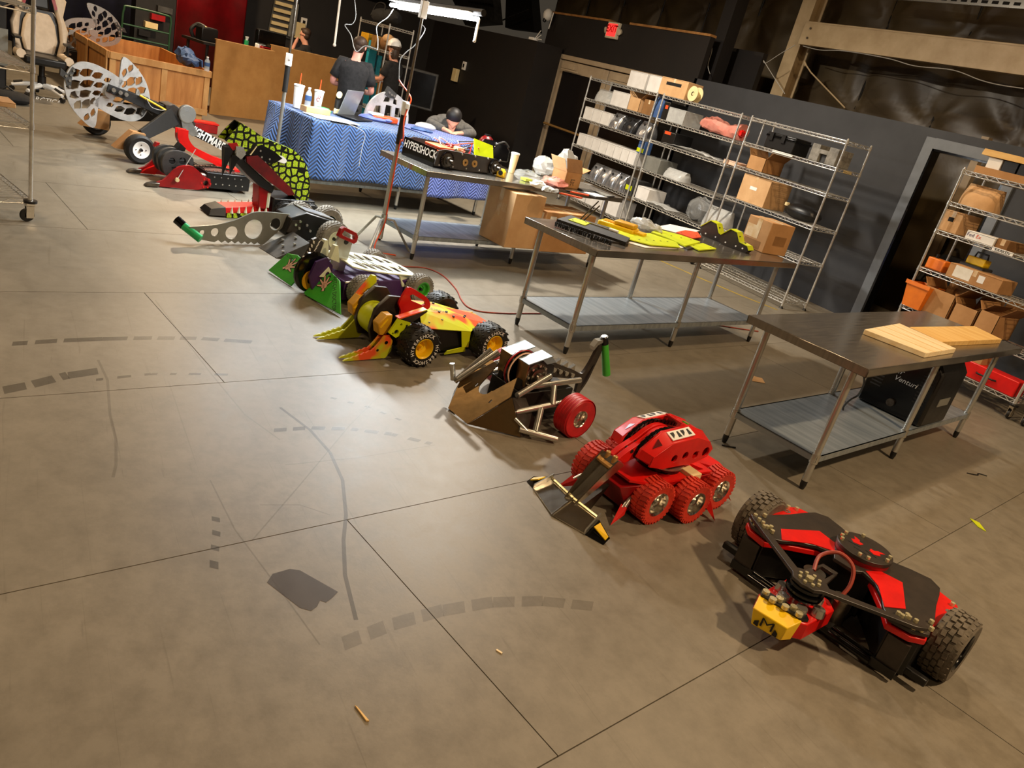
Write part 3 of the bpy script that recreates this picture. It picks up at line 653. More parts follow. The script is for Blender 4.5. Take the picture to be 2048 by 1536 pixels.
def smooth(pts, k=5, closed=False):
    P = [Vector(p) for p in pts]; n = len(P); Q = []
    for i in range(n if closed else n - 1):
        if closed: a, b, c, d = P[i - 1], P[i], P[(i + 1) % n], P[(i + 2) % n]
        else: a, b, c, d = P[max(i - 1, 0)], P[i], P[i + 1], P[min(i + 2, n - 1)]
        for q in range(k):
            t = q / k; v = .5 * ((2 * b) + (c - a) * t + (2 * a - 5 * b + 4 * c - d) * t * t + (3 * b - a - 3 * c + d) * t ** 3); Q.append(tuple(v))
    if not closed: Q.append(tuple(P[-1]))
    return Q
# ---------------------------------------------------------------- A: black and red two-wheeled bar spinner
def robot_a():
    t = robot('black and red two-wheeled robot with a yellow-tipped spinning bar, nearest the camera', (-1.54, 3.2), 11.5)
    for s in (-1, 1):
        pod = [(s * .30, -.265), (s * .415, -.225), (s * .405, .20), (s * .32, .22), (s * .12, .16), (s * .10, .02), (s * .25, -.18)]
        p = MB().prism(pod, .03, .195).build('chassis_pod', 'black_plastic', t, bev=.004)
        MB().b2(s * .295, s * .40, -.285, -.262, .02, .06).build('skid', 'black_plastic', p)
        MB().b2(s * .31, s * .40, -.275, -.25, .06, .19).build('front_plate', 'black_plate', p)
        red = [(s * .29, -.295), (s * .385, -.275), (s * .43, -.225), (s * .405, -.12), (s * .42, .0), (s * .44, .15), (s * .405, .225), (s * .30, .26), (s * .1, .2), (s * .07, .0), (s * .23, -.2)]
        MB().prism(red, .205, .232).build('side_plate', 'red', t, bev=.004)
        MB().prism([(s * .30, -.15), (s * .245, -.24), (s * .16, -.105), (s * .075, -.045), (s * .115, .035), (s * .205, .055)], .2615, .264).build('inlay_panel', 'red', t)
        bolts(t, [(s * .39, .19, .232), (s * .42, .155, .232), (s * .40, -.135, .262), (s * .42, -.19, .262), (s * .335, -.225, .262), (s * .325, -.205, .262), (s * .30, -.235, .262), (s * .40, -.245, .262), (s * .375, -.265, .262)], .0105, .016)
        MB().lathe([(.008, 0), (.018, 0), (.018, .002), (.008, .002)], (s * .405, .12, .232), (0, 0, 1), 16).build('washer', 'steel', t)
        w = wheel(t, (s * .475, .02, .15), .147, .125, 'rubber_grey', 'black_gloss', 'block', .56, s, 5, 24, spokes=5, rim2='steel')
        MB().b2(s * .40, s * .50, -.22, -.185, .04, .075).build('wheel_guard', 'black_plastic', t, bev=.006)
    h = [(.43, -.225), (.385, -.275), (.29, -.295), (.24, -.24), (.20, -.16), (.14, -.09), (.07, -.06), (.05, -.10)]
    back = [(0.0, .20), (.10, .20), (.17, .235), (.26, .262), (.315, .225), (.335, .16), (.36, .05), (.40, -.08)]
    outl = back[1:] + h + mirx(h) + mirx(back[1:]) + [back[0]]
    MB().prism(outl, .243, .2605).build('top_plate', 'black_plate', t, bev=.003)
    dsc = MB().cyl((0, .08, .2605), (0, .08, .283), .122, n=40).build('cover_ring', 'red_dark', t)
    MB().cyl((0, .08, .283), (0, .08, .302), .126, n=40).build('cover_disc', 'black_plate', dsc, bev=.002)
    bolts(dsc, [(.108 * math.cos(a), .08 + .108 * math.sin(a), .302) for a in (math.radians(q) for q in (20, -5, -60, -80, 170, 195, 120, 215))], .0095, .014)
    for s in (-1, 1):   # eyes and teeth of the emblem
        MB().prism([(s * .022, .075), (s * .05, .062), (s * .072, .085), (s * .06, .1), (s * .076, .128), (s * .045, .118), (s * .036, .1), (s * .018, .1)], .302, .3035).build('emblem', 'red', dsc)
        MB().prism([(s * .012, .055), (s * .07, .045), (s * .066, .052), (s * .014, .062)], .302, .3035).build('emblem', 'black_matte', dsc)
    for k in range(5): MB().b2(-.03 + k * .013, -.022 + k * .013, .02, .034 if k % 2 else .03, .302, .3035).build('emblem', 'black_matte', dsc)
    # front arms, hub and bar
    L = [(-.41, -.245, 0), (-.36, -.275, 0), (-.06, -.49, 0), (0, -.52, 0), (.06, -.49, 0), (.30, -.32, 0), (.41, -.25, 0)]
    arm = [(-.425, -.235), (-.395, -.265), (-.07, -.475), (-.05, -.51), (0, -.525), (.05, -.51), (.07, -.475), (.30, -.335), (.385, -.285), (.42, -.24), (.39, -.24), (.285, -.305), (.075, -.425), (.05, -.40), (.035, -.26), (-.035, -.26), (-.05, -.40), (-.075, -.425), (-.385, -.235)]
    MB().prism(arm, .272, .288, holes=[[(-.028, -.37), (-.028, -.29), (.028, -.29), (.028, -.37)]]).build('front_arm', 'black_plate', t, bev=.002)
    for s in (-1, 1): MB().cyl((s * .355, -.262, .26), (s * .355, -.262, .274), .022, n=12).build('standoff', 'black_plastic', t); bolts(t, [(s * .345, -.262, .288), (s * .37, -.255, .288), (s * .325, -.285, .288)], .0095, .014)
    hb = MB().cyl((0, -.46, .17), (0, -.46, .275), .03, n=20).build('hub', 'steel', t)
    MB().lathe([(.03, .215), (.072, .215), (.075, .224), (.062, .227), (.062, .233), (.078, .236), (.078, .246), (.058, .249), (.058, .255), (.07, .258), (.07, .27), (.03, .271)], (0, -.46, 0), (0, 0, 1), 36).build('pulley', 'black_gloss', hb)
    for a in range(6): MB().cyl((.085 * math.cos(a * 1.047), -.46 + .085 * math.sin(a * 1.047), .172), (.085 * math.cos(a * 1.047), -.46 + .085 * math.sin(a * 1.047), .205), .028, .024, n=14).build('clamp_cup', 'steel', hb)
    bolts(hb, [(.042 * math.cos(a * .785), -.46 + .042 * math.sin(a * .785), .288) for a in range(8)], .0085, .01); bolts(hb, [(0, -.46, .288)], .018, .014)
    MB().prism([(-.12, -.335), (-.118, -.585), (-.09, -.62), (.06, -.60), (.098, -.56), (.105, -.335), (.06, -.29), (-.07, -.29)], .088, .17).build('weapon_bar', 'red', t, bev=.006)
    MB().prism([(-.12, -.572), (-.10, -.61), (.07, -.585), (.09, -.55), (.07, -.528), (-.09, -.552)], .171, .186).build('clamp_plate', 'black_plastic', t)
    bolts(t, [(-.095, -.585, .186), (-.052, -.603, .186), (-.04, -.568, .186), (.0, -.592, .186), (.02, -.557, .186), (.055, -.575, .186)], .0155, .016, 'brass', n=10)
    tip = MB(); a, b, c, d = (-.108, -.605, .18), (.08, -.58, .18), (.062, -.655, .155), (-.084, -.68, .155); e, f = (.054, -.648, .085), (-.066, -.678, .085); g, h2 = (.075, -.60, .088), (-.095, -.62, .088)
    tip.add([a, b, c, d, e, f, g, h2], [(0, 1, 2, 3), (3, 2, 4, 5), (1, 6, 4, 2), (0, 3, 5, 7), (5, 4, 6, 7), (0, 7, 6, 1)]); tp = tip.build('weapon_tooth', 'yellow', t, bev=.004)
    fr = frame((-.01, -.667, .121), (.144, .03, 0), (.004, -.008, .08))
    text(tp, 'M', .065, 'black_matte', fr, .0035, 'emblem', 1.25, bold=.0); MB().prism([(-.05, -.026), (-.03, -.03), (-.034, .0), (-.05, -.012)], .0, .004, fr).build('emblem', 'black_matte', tp); MB().prism([(.05, -.03), (.03, -.03), (.034, 0), (.048, -.012)], .0, .004, fr).build('emblem', 'black_matte', tp)
    MB().tube(smooth([(-.03, -.36, .285), (-.05, -.30, .33), (.0, -.25, .365), (.07, -.24, .34), (.1, -.27, .27), (.09, -.32, .2)]), .0085, 8).build('hose', 'cable_red', t)
    MB().cyl((-.3, -.285, .035), (.3, -.285, .035), .016, n=12).cyl((-.3, -.255, .05), (.3, -.255, .05), .01, n=10).build('front_tube', 'black_gloss', t)
    MB().b2(-.12, .12, -.05, .15, .04, .24).build('electronics_box', 'black_plastic', t)
    MB().cyl((-.07, -.2, .06), (-.07, -.2, .2), .05, n=20).cyl((.08, -.2, .05), (.08, -.2, .17), .045, n=20).build('motor', 'steel_dark', t); MB().b2(-.11, .11, -.3, -.06, .04, .06).build('belly_pan', 'black_plastic', t)
robot_a()
# ---------------------------------------------------------------- B: red six-wheeled tank with chrome beak
def robot_b():
    t = robot('red six-wheeled robot with an armoured turret and a chrome beak scoop', (-2.5, 2.95), 8, -.02)
    MB().add([(-.11, -.40, .03), (.11, -.40, .03), (.13, .25, .04), (-.13, .25, .04), (-.08, -.47, .16), (.08, -.47, .16), (.15, -.36, .2), (.15, .27, .2), (-.15, .27, .2), (-.15, -.36, .2)], [(0, 3, 2, 1), (0, 1, 5, 4), (4, 5, 6, 9), (9, 6, 7, 8), (1, 2, 7, 6), (1, 6, 5), (0, 4, 9), (0, 9, 8, 3), (2, 3, 8, 7)]).build('hull', 'red_dark', t, bev=.004)
    MB().prism([(-.1, -.44), (.1, -.44), (.16, -.34), (.17, -.1), (.15, .05), (.17, .27), (.1, .3), (-.1, .3), (-.17, .27), (-.15, .05), (-.17, -.1), (-.16, -.34)], .2, .212, holes=[[(.05, .08), (.13, .05), (.13, .12)], [(.07, .16), (.13, .16), (.13, .22)], [(-.05, .08), (-.13, .12), (-.13, .05)], [(.13, -.26), (.13, -.16), (.07, -.2)], [(-.03, .12), (.03, .12), (.03, .24), (-.03, .24)]]).build('deck_plate', 'red', t, bev=.002)
    for s in (-1, 1):
        MB().slab((s * .15, -.36, .2), (s * .17, -.1, .2), (s * .125, -.12, .1), (s * .12, -.34, .1), .008).build('side_armour', 'red', t)
        MB().slab((s * .17, -.06, .2), (s * .17, .27, .2), (s * .14, .24, .09), (s * .14, -.04, .12), .008).build('side_armour', 'red_dark', t)
    MB().b2(-.04, .04, .1, .22, .214, .222).b2(-.03, -.018, .1, .22, .222, .228).b2(-.006, .006, .1, .22, .222, .228).b2(.018, .03, .1, .22, .222, .228).build('vent_grille', 'steel', t)
    MB().b2(.1, .19, -.06, .02, .19, .235).build('battery_clamp', 'cream', t, bev=.004)
    for s, x, y, r in ((1, .165, -.295, .112), (1, .225, -.065, .112), (1, .175, .215, .112), (-1, -.19, -.37, .118), (-1, -.23, -.14, .118), (-1, -.19, .16, .112)):
        wheel(t, (x, y, r + .002), r, .1, 'red_rubber', 'chrome', 'lug', .55, s, n=30, spokes=6, rim2='steel')
        MB().cyl((x - s * .12, y, r), (x, y, r), .014).build('axle', 'steel_dark', t)
    # turret
    rg = MB().cyl((0, -.12, .212), (0, -.12, .245), .125, n=40).build('turret_ring', 'black_gloss', t); MB().cyl((0, -.12, .238), (0, -.12, .25), .135, n=40).build('ring_gear', 'steel', rg)
    prof = [(-.40, .315), (-.385, .36), (-.27, .445), (-.06, .46), (.08, .415), (.13, .345), (.10, .295), (-.02, .262), (-.30, .262)]
    for s in (-1, 1):
        hs = [circ(-.2 + .085 * k, .325 + (.008 if k % 2 else 0), .022 if k < 3 else .028, 12) for k in range(4)]
        pd = MB().prism(prof, s * .055, s * .068, YZ()).prism([(-.38, .30), (-.27, .275), (-.02, .275), (.08, .30), (.11, .345), (.06, .395), (-.06, .43), (-.26, .415), (-.37, .355)], s * .13, s * .142, YZ(), holes=hs).build('turret_side', 'red', t, bev=.003)
        # bevelled outer shell between the two plates
        inn = prof; out = [(-.38, .315), (-.37, .355), (-.26, .415), (-.06, .43), (.06, .395), (.11, .345), (.08, .30), (-.02, .275), (-.27, .275)]
        vs = [(s * .062, *p) for p in inn] + [(s * .136, *p) for p in out]; k = len(inn)
        MB().add(vs, [(i, (i + 1) % k, k + (i + 1) % k, k + i) for i in range(k)]).build('turret_shell', 'red', pd)
        for y0, z0, y1, z1 in ((-.25, .438, -.07, .4535),):
            fr = frame((s * .1, (y0 + y1) / 2, .4385), (0, y1 - y0, z1 - z0), (-s * .074, 0, .024) if s > 0 else (-.074, 0, -.024))
            MB().prism([(-.085, -.028), (.085, -.028), (.085, .028), (-.085, .028)], .001, .006, fr).build('badge', 'white', pd)
            for q in range(4): MB().prism([(-.07 + q * .038, -.018), (-.045 + q * .038, -.018), (-.05 + q * .038, .018), (-.06 + q * .038, .018)] if q % 2 else [(-.07 + q * .038, -.018), (-.05 + q * .038, .0), (-.045 + q * .038, .018), (-.07 + q * .038, .018)], .006, .0075, fr).build('badge_mark', 'black_matte', pd)
        MB().tri((s * .1, -.345, .375), (s * .115, -.3, .398), (s * .08, -.3, .415), .004).build('shell_cutout', 'red_deep', pd)
        # drive chain
        path = smooth([(-.38, .30, 0), (-.365, .36, 0), (-.29, .42, 0), (-.2, .435, 0), (-.1, .42, 0), (-.02, .40, 0)], 6); ch = MB()
        for i, p in enumerate(path):
            q = path[min(i + 1, len(path) - 1)]; a = math.atan2(q[1] - p[1], q[0] - p[0]) if i < len(path) - 1 else a
            ch.box((s * .045, p[0], p[1] + .006), (.022 if i % 2 else .016, .016, .02), m=Matrix.Rotation(a, 3, 'X'))
        ch.build('chain', 'black_gloss', pd)
    arm = smooth([(-.49, .30, 0), (-.44, .335, 0), (-.36, .375, 0), (-.28, .425, 0), (-.2, .44, 0), (-.12, .42, 0)], 5); lo = [(-.1, .36, 0), (-.2, .33, 0), (-.32, .30, 0), (-.44, .27, 0)]
    poly = [(p[0], p[1]) for p in arm] + [(p[0], p[1]) for p in lo]
    MB().prism(poly, -.034, -.006, YZ()).prism(poly, .006, .034, YZ()).build('jaw_arm', 'red', t, bev=.003)
    for y, z in ((-.41, .345), (-.355, .37)): MB().cyl((-.036, y, z - .012), (.036, y, z - .012), .011, n=12).build('arm_pin', 'black_matte', t)
    MB().prism([(-.055, -.1), (.055, -.1), (.055, .08), (-.055, .08)], 0, .006, frame((0, -.02, .437), (1, 0, 0), (0, .16, -.05)), holes=[[(-.025, .0), (.025, .0), (.025, .05), (-.025, .05)], [(-.045, -.07), (-.01, -.07), (-.02, -.03)], [(.045, -.07), (.02, -.03), (.01, -.07)]]).build('rear_cover', 'red', t)
    MB().prism([(-.012, -.02), (.02, -.012), (.012, .018), (-.016, .012)], .006, .014, frame((.02, -.03, .437), (1, 0, 0), (0, .16, -.05))).build('green_tag', 'green', t)
    MB().b2(-.05, .05, -.55, -.47, .258, .268).build('bumper_plate', 'gold', t); MB().cyl((-.03, -.5, .268), (-.03, -.5, .31), .016, .012).cyl((.02, -.5, .268), (.02, -.5, .31), .016, .012).build('rubber_stop', 'gold', t, bev=.003)
    # chrome beak: U channel and scoop
    up = Vector((0.02, -.5, .28)); dn = Vector((-.02, -.67, .045))
    ns = Vector((1, 0, 0)); ax = (dn - up).normalized(); nv = ns.cross(ax).normalized()
    bk = MB()
    def pt(f, sx, sn): return up.lerp(dn, f) + ns * sx + nv * sn
    bk.slab(pt(-.05, -.05, 0), pt(1, -.03, 0), pt(1, .03, 0), pt(-.05, .05, 0), .008).build('beak_channel', 'chrome', t)
    for s in (-1, 1):
        pts = [pt(-.05, s * .05, 0), pt(-.02, s * .05, -.06), pt(.35, s * .045, -.055), pt(1.0, s * .03, -.02), pt(1, s * .03, .0)]
        MB().add([tuple(p) for p in pts] + [tuple(p + ns * s * .007) for p in pts], [(0, 1, 2, 3, 4), (9, 8, 7, 6, 5), (0, 5, 6, 1), (1, 6, 7, 2), (2, 7, 8, 3), (3, 8, 9, 4), (4, 9, 5, 0)]).build('beak_side', 'chrome', t)
    MB().add([(-.03, -.6, .0), (.04, -.6, .0), (.02, -.47, .14), (0, -.47, .14), (-.03, -.66, .06), (.04, -.66, .06)], [(0, 1, 2, 3), (0, 3, 4), (1, 5, 2), (4, 3, 2, 5), (0, 4, 5, 1)]).build('beak_keel', 'steel_dark', t)
    tip = (-.005, -.795, .008)
    for s, wx, wy in ((-1, -.235, -.725), (1, .165, -.735)):
        sc = MB().add([tip, (wx, wy, .008), (wx * .9, wy + .085, .06), (-.01, -.665, .07), (-.005, -.79, 0), (wx, wy, 0), (wx * .9, wy + .09, .05), (-.01, -.66, .06)], [(0, 1, 2, 3), (7, 6, 5, 4), (0, 4, 5, 1), (1, 5, 6, 2), (2, 6, 7, 3), (3, 7, 4, 0)]).build('scoop_wing', 'chrome', t)
        MB().slab((wx, wy - .004, .004), (wx * .9, wy + .09, .05), (wx * .9, wy + .09, .095), (wx, wy - .002, .03), .008).build('scoop_cheek', 'steel', sc)
        ex = -.30 if s < 0 else .265; ey = -.715 if s < 0 else -.70
        MB().add([(wx, wy, .002), (ex, ey, .002), (ex * .99, ey + .035, .03), (wx * .92, wy + .09, .06), (wx, wy + .09, .002)], [(0, 1, 2, 3), (0, 4, 1), (1, 4, 2), (2, 4, 3), (0, 3, 4)]).build('scoop_end', 'black_gloss', sc)
        MB().slab((wx * 1.03 + s * .01, wy + .035, .043), (ex * .97, ey + .012, .018), (ex * .96, ey + .03, .03), (wx + s * .012, wy + .075, .055), .006).build('yellow_tape', 'yellow', sc)
        MB().tube([(-.01, -.668, .075), (wx * .9, wy + .088, .065)], .008, 6).build('weld_rib', 'brass', sc)
    MB().tube([tip, (-.015, -.665, .078)], .006, 6).build('scoop_ridge', 'chrome', t)
    # wheel guard spikes
    for (x0, y0, z0, x1, y1) in ((.1, -.36, .15, .155, -.545), (-.13, -.45, .14, -.21, -.585)):
        sp = MB().cyl((x0, y0, z0), ((x0 + x1) / 2, (y0 + y1) / 2, z0 * .45), .011, .013).build('guard_rod', 'steel', t)
        q = Vector(((x0 + x1) / 2, (y0 + y1) / 2, z0 * .42)); MB().add([q + Vector((-.02, 0, .02)), q + Vector((.02, 0, .02)), q + Vector((.02, 0, -.02)), q + Vector((-.02, 0, -.02)), (x1, y1, .004)], [(0, 1, 2, 3), (0, 4, 1), (1, 4, 2), (2, 4, 3), (3, 4, 0)]).build('guard_spike', 'red', sp)
    for (x0, y0, x1, y1) in ((.24, .06, .315, .1), (.17, .29, .2, .4), (-.2, .28, -.22, .39)):
        MB().add([(x0 - .03, y0 - .02, .1), (x0 + .02, y0 + .02, .1), (x0 - .01, y0 + .05, .05), (x1, y1, .004)], [(0, 1, 2), (0, 3, 1), (1, 3, 2), (2, 3, 0)]).build('rear_spike', 'red', t)
robot_b()
# ---------------------------------------------------------------- C: steel plough with red wheels and a lifter arm
def robot_c():
    t = robot('robot with a raw steel plough, red wheels and a hooked lifter arm', (-3.35, 2.6), 10, -.138)
    fr = frame((0, -.445, .008), (1, 0, 0), (0, .25, .27))     # plough face plane
    face = [(-.10, 0), (.092, 0), (.185, .275), (.12, .385), (.058, .24)] + arc(0, .235, .05, 0, -180, 8) + [(-.06, .385), (-.12, .39), (-.21, .22)]
    fp = MB().prism(face, 0, .006, fr, holes=[[(-.075, .2), (-.066, .2), (-.066, .225), (-.075, .225)], [(.095, .17), (.104, .17), (.104, .195), (.095, .195)]]).build('plough_face', 'steel_raw', t)
    MB().tri((.092, -.445, .008), (.30, -.215, .008), (.185, -.25, .205), -.006).build('plough_flank', 'steel_raw', t); MB().tri((-.10, -.445, .008), (-.21, -.29, .165), (-.31, -.25, .008), -.006).build('plough_flank', 'steel_dark', t)
    MB().slab((.185, -.25, .205), (.30, -.215, .008), (.27, -.06, .02), (.16, -.12, .18), .005).build('side_plate', 'black_plate', t)
    T = MB
    def tb(a, b, r=.018, m='steel'): MB().cyl(a, b, r, n=16).build('frame_tube', m, t)
    for s in (-1, 1):
        tb((s * .185, -.215, .215), (s * .14, .06, .30)); tb((s * .16, -.1, .25), (s * .17, .30, .27)); tb((s * .215, -.235, .125), (s * .265, .17, .19)); tb((s * .28, -.225, .05), (s * .41, -.035, .03)); tb((s * .255, .02, .17), (s * .2, .05, .265)); tb((s * .33, -.14, .05), (s * .25, -.06, .15)); tb((s * .24, -.24, .1), (s * .31, -.19, .05), .012)
    tb((-.2, -.36, .13), (-.13, -.2, .36), .017); tb((-.165, -.37, .16), (-.08, -.19, .37), .017); tb((-.24, -.34, .12), (-.26, -.36, .22), .016); tb((-.2, -.34, .14), (-.13, -.12, .33), .008); tb((-.17, -.3, .22), (-.1, -.24, .27), .007)
    MB().b2(-.14, .14, -.14, .3, .04, .2).build('chassis', 'black_plastic', t, bev=.006)
    for s in (-1, 1):
        MB().prism([(-.13, .2), (-.1, .36), (.02, .385), (.11, .35), (.13, .27), (.08, .19)], s * .055, s * .105, YZ()).build('bearing_block', 'black_plastic', t, bev=.004)
        cp = MB().slab((s * .03, -.125, .37), (s * .125, -.125, .37), (s * .125, .05, .415), (s * .03, .05, .415), .006).build('cap_plate', 'blue_steel', t); MB().slab((s * .03, -.125, .37), (s * .125, -.125, .37), (s * .12, -.115, .23), (s * .045, -.115, .22), .006).build('cap_front', 'steel_raw', cp); MB().slab((s * .125, -.02, .398), (s * .125, .05, .415), (s * .135, .085, .385), (s * .13, .02, .372), .005).build('cap_wing', 'blue_steel', cp)
        hb = MB().lathe([(0, .04), (.028, .04), (.034, .02), (.055, .018), (.06, .0), (.085, 0), (.088, -.01)], (s * .106, -.02, .285), (s, 0, 0), 28).build('bearing_cap', 'steel_dark', t)
        bolts(hb, [(s * .012 + s * .106, -.02 + .072 * math.cos(a * .785), .285 + .072 * math.sin(a * .785)) for a in range(8)], .009, .012, 'steel', (s, 0, 0)) if False else bolts(t, [(s * .108, -.02 + .072 * math.cos(a * .785), .285 + .072 * math.sin(a * .785)) for a in range(8)], .009, .012, 'steel', (s, 0, 0))
        wheel(t, (s * .335, .15, .126), .125, .105, 'red_wheel', 'chrome', 'groove', .42, s, spokes=5, rim2='steel'); MB().cyl((s * .14, .15, .126), (s * .33, .15, .126), .02).build('axle', 'steel_dark', t)
    MB().lathe([(.06, -.018), (.115, -.016), (.12, 0), (.115, .016), (.06, .018)], (0, -.06, .29), (1, 0, 0), 36).build('drive_pulley', 'black_gloss', t)
    MB().tube([(0.0, -.06 + .113 * math.cos(a), .29 + .113 * math.sin(a)) for a in (2 * math.pi * i / 30 for i in range(30))], .009, 8, True).build('drive_belt', 'red_dark', t)
    MB().tube([(0.022, -.06 + .108 * math.cos(a), .29 + .108 * math.sin(a)) for a in (2 * math.pi * i / 30 for i in range(30))], .005, 8, True).build('pulley_rim', 'pale_pink', t)
    # lifter arm
    up = smooth([(.03, .375), (.2, .325), (.39, .263), (.47, .235), (.51, .29), (.535, .37), (.555, .45)], 5); dn = smooth([(.60, .45), (.59, .36), (.57, .27), (.545, .17), (.50, .09)], 4)
    poly = [(p[0], p[1]) for p in ((Vector((*q[:2], 0))) for q in [(a[0], a[1]) for a in up])] + [(a[0], a[1]) for a in dn] + [(.465, .10), (.46, .17), (.42, .2), (.2, .23), (.08, .22)]
    hole = [(.495, .21), (.53, .25), (.553, .36), (.525, .3), (.51, .24)]
    ar = MB().prism(poly, -.012, .012, YZ(.02), holes=[[(.5, .13), (.535, .19), (.56, .30), (.545, .28), (.515, .22), (.5, .17)]]).build('lifter_arm', 'black_plate', t, bev=.002)
    for k in range(4): MB().prism([(.12 + k * .075, .352 - k * .024), (.165 + k * .075, .335 - k * .024), (.16 + k * .075, .375 - k * .024)], .008, .032, YZ()).build('arm_spike', 'steel', ar)
    bolts(ar, [(.034, .13 + k * .06, .3 - k * .016) for k in range(5)], .016, .014, 'steel', (1, 0, 0), 10)
    MB().prism([(.505, .40), (.53, .435), (.575, .455), (.575, .47), (.52, .465), (.495, .425)], .0, .04, YZ()).build('arm_claw', 'steel_tube', ar)
    g = MB().cyl((.03, .60, .44), (.05, .69, .225), .024, .027, n=22).build('tool_handle', 'green_bright', t); g.data.materials[0] = M['green']; MB().cyl((.025, .58, .487), (.03, .60, .44), .0265, n=22).build('handle_collar', 'black_gloss', g); MB().cyl((.0245, .578, .492), (.025, .58, .487), .017, n=14).build('handle_socket', 'steel', g)
robot_c()
# ---------------------------------------------------------------- D: lime and orange drum spinner with forks
def ring_text(parent, s, r, x, c, size, a0, step, m='white'):
    for i, ch in enumerate(s):
        if ch == ' ': continue
        a = math.radians(a0 - i * step); ctr = Vector((x, c[1] + r * math.cos(a), c[2] + r * math.sin(a)))
        text(parent, ch, size, m, frame(ctr, (0, math.sin(a), -math.cos(a)), (0, math.cos(a), math.sin(a))), .0, bold=.015)
def robot_d():
    t = robot('lime and orange robot with a yellow drum, red handle and four fork tines', (-4.35, 2.4), 11, -.15)
    for s in (-1, 1):
        for y in (-.255, .345):
            c = (s * .30, y, .132); w = wheel(t, c, .13, .15, 'rubber', 'yellow', 'chevron', .5, s, n=16, bev=.3)
            if s > 0:
                for a0 in (200, 10): ring_text(w, 'HYPERSHOCK', .094, .0765, (0, 0, 0), .034, a0, 15.5)
            MB().cyl((s * .1, y, .13), (s * .25, y, .13), .03).build('axle_housing', 'black_plastic', t)
    tine = [(-.735, .006), (-.72, .016)]
    for k in range(5): tine += [(-.70 + k * .035, .024 + k * .011), (-.685 + k * .035, .022 + k * .011)]
    tine += [(-.513, .10), (-.49, .13), (-.47, .165), (-.43, .168), (-.40, .13), (-.395, .06), (-.43, .012)]
    for x in (-.172, -.125, .165, .212): MB().prism(tine, -.006, .006, YZ(x)).build('fork_tine', 'olive_orange', t)
    for x in (-.15, .19): MB().cyl((x - .03, -.445, .12), (x + .03, -.445, .12), .012).cyl((x - .03, -.5, .07), (x + .03, -.5, .07), .009).build('fork_pin', 'black_gloss', t)
    for x in (-.165, .16):
        b = MB().prism([(-.515, .235), (-.465, .297), (-.42, .30), (-.41, .19), (-.46, .16), (-.495, .165)], -.035, .035, YZ(x)).build('bumper_block', 'yellow_dull', t, bev=.006)
        MB().prism([(-.50, .215), (-.455, .275), (-.45, .27), (-.49, .215)], -.04, .04, YZ(x)).build('bumper_groove', 'yellow', b)
    MB().prism([(-.455, .195), (-.405, .29), (-.303, .262), (-.315, .199), (-.397, .160)], .225, .24, YZ(), holes=[circ(-.40, .20, .017, 12), circ(-.375, .25, .009, 10), circ(-.33, .24, .009, 10), circ(-.35, .195, .009, 10), circ(-.425, .19, .008, 10)]).build('gear_cover', 'lime', t)
    MB().prism([(-.45, .195), (-.40, .285), (-.31, .258), (-.32, .203), (-.395, .165)], .222, .226, YZ()).build('gear_backing', 'black_matte', t)
    MB().prism([(-.40, .295), (-.20, .35), (-.19, .335), (-.30, .26)], .20, .24, YZ()).build('top_rail', 'black_plate', t); MB().prism([(-.405, .295), (-.20, .352), (-.196, .346), (-.40, .287)], .198, .243, YZ()).build('rail_edge', 'lime_orange', t)
    for x, nm in ((-.115, 0), (.06, 1)):
        pf = [(-.45, .05), (-.49, .15), (-.472, .285), (-.445, .318), (-.385, .378), (-.29, .37), (-.23, .30), (-.22, .10), (-.32, .04)]
        MB().prism(pf, -.014, .014, YZ(x)).build('drum_housing', 'black_plate', t, bev=.004)
    MB().lathe([(0, -.07), (.098, -.07), (.104, -.05), (.104, .05), (.098, .07), (0, .07)], (-.028, -.385, .185), (1, 0, 0), 40).build('drum', 'lime', t)
    MB().lathe([(.02, 0), (.08, 0), (.085, .01), (.085, .035), (.05, .04), (.02, .04)], (.074, -.38, .2), (1, 0, 0), 24).build('drive_gear', 'black_plastic', t)
    MB().prism([(-.475, .28), (-.45, .275), (-.335, .385), (-.345, .425), (-.372, .428)], -.2, -.17, YZ()).build('horn_plate', 'lime_orange', t)
    hd = smooth([(-.325, .35), (-.29, .435), (-.255, .448), (-.12, .385), (-.075, .335), (-.085, .30), (-.15, .285), (-.285, .245), (-.30, .29), (-.315, .315)], 4, True)
    MB().prism([(p[0], p[1]) for p in ((Vector((*q, 0)) if len(q) == 2 else q) for q in hd)] if False else [(q[0], q[1]) for q in hd], .09, .108, YZ(), holes=[[(-.255, .395), (-.235, .405), (-.125, .355), (-.115, .335), (-.135, .325), (-.235, .36)]]).build('carry_handle', 'red', t)
    # faceted deck
    P = dict(a=(-.10, -.15, .285), b=(.10, -.15, .285), c=(.12, .12, .255), d=(-.12, .12, .255), e=(.10, .40, .19), f=(-.10, .40, .19), g=(.23, -.2, .215), h=(.26, .20, .19), i=(-.23, -.2, .215), j=(-.26, .20, .19), k=(.10, .52, .17), l=(-.10, .52, .17), m=(.25, .08, .06), n=(.22, .2, .05), o=(-.25, .08, .06), p=(-.22, .2, .05))
    dk = [('a', 'b', 'c', 'd'), ('d', 'c', 'e', 'f'), ('b', 'g', 'h', 'c'), ('i', 'a', 'd', 'j'), ('c', 'h', 'e'), ('j', 'd', 'f'), ('f', 'e', 'k', 'l')]
    for q in dk:
        if len(q) == 4: MB().slab(*[P[x] for x in q], .006).build('deck_panel', 'lime_orange', t)
        else: MB().tri(*[P[x] for x in q], .006).build('deck_panel', 'lime_orange', t)
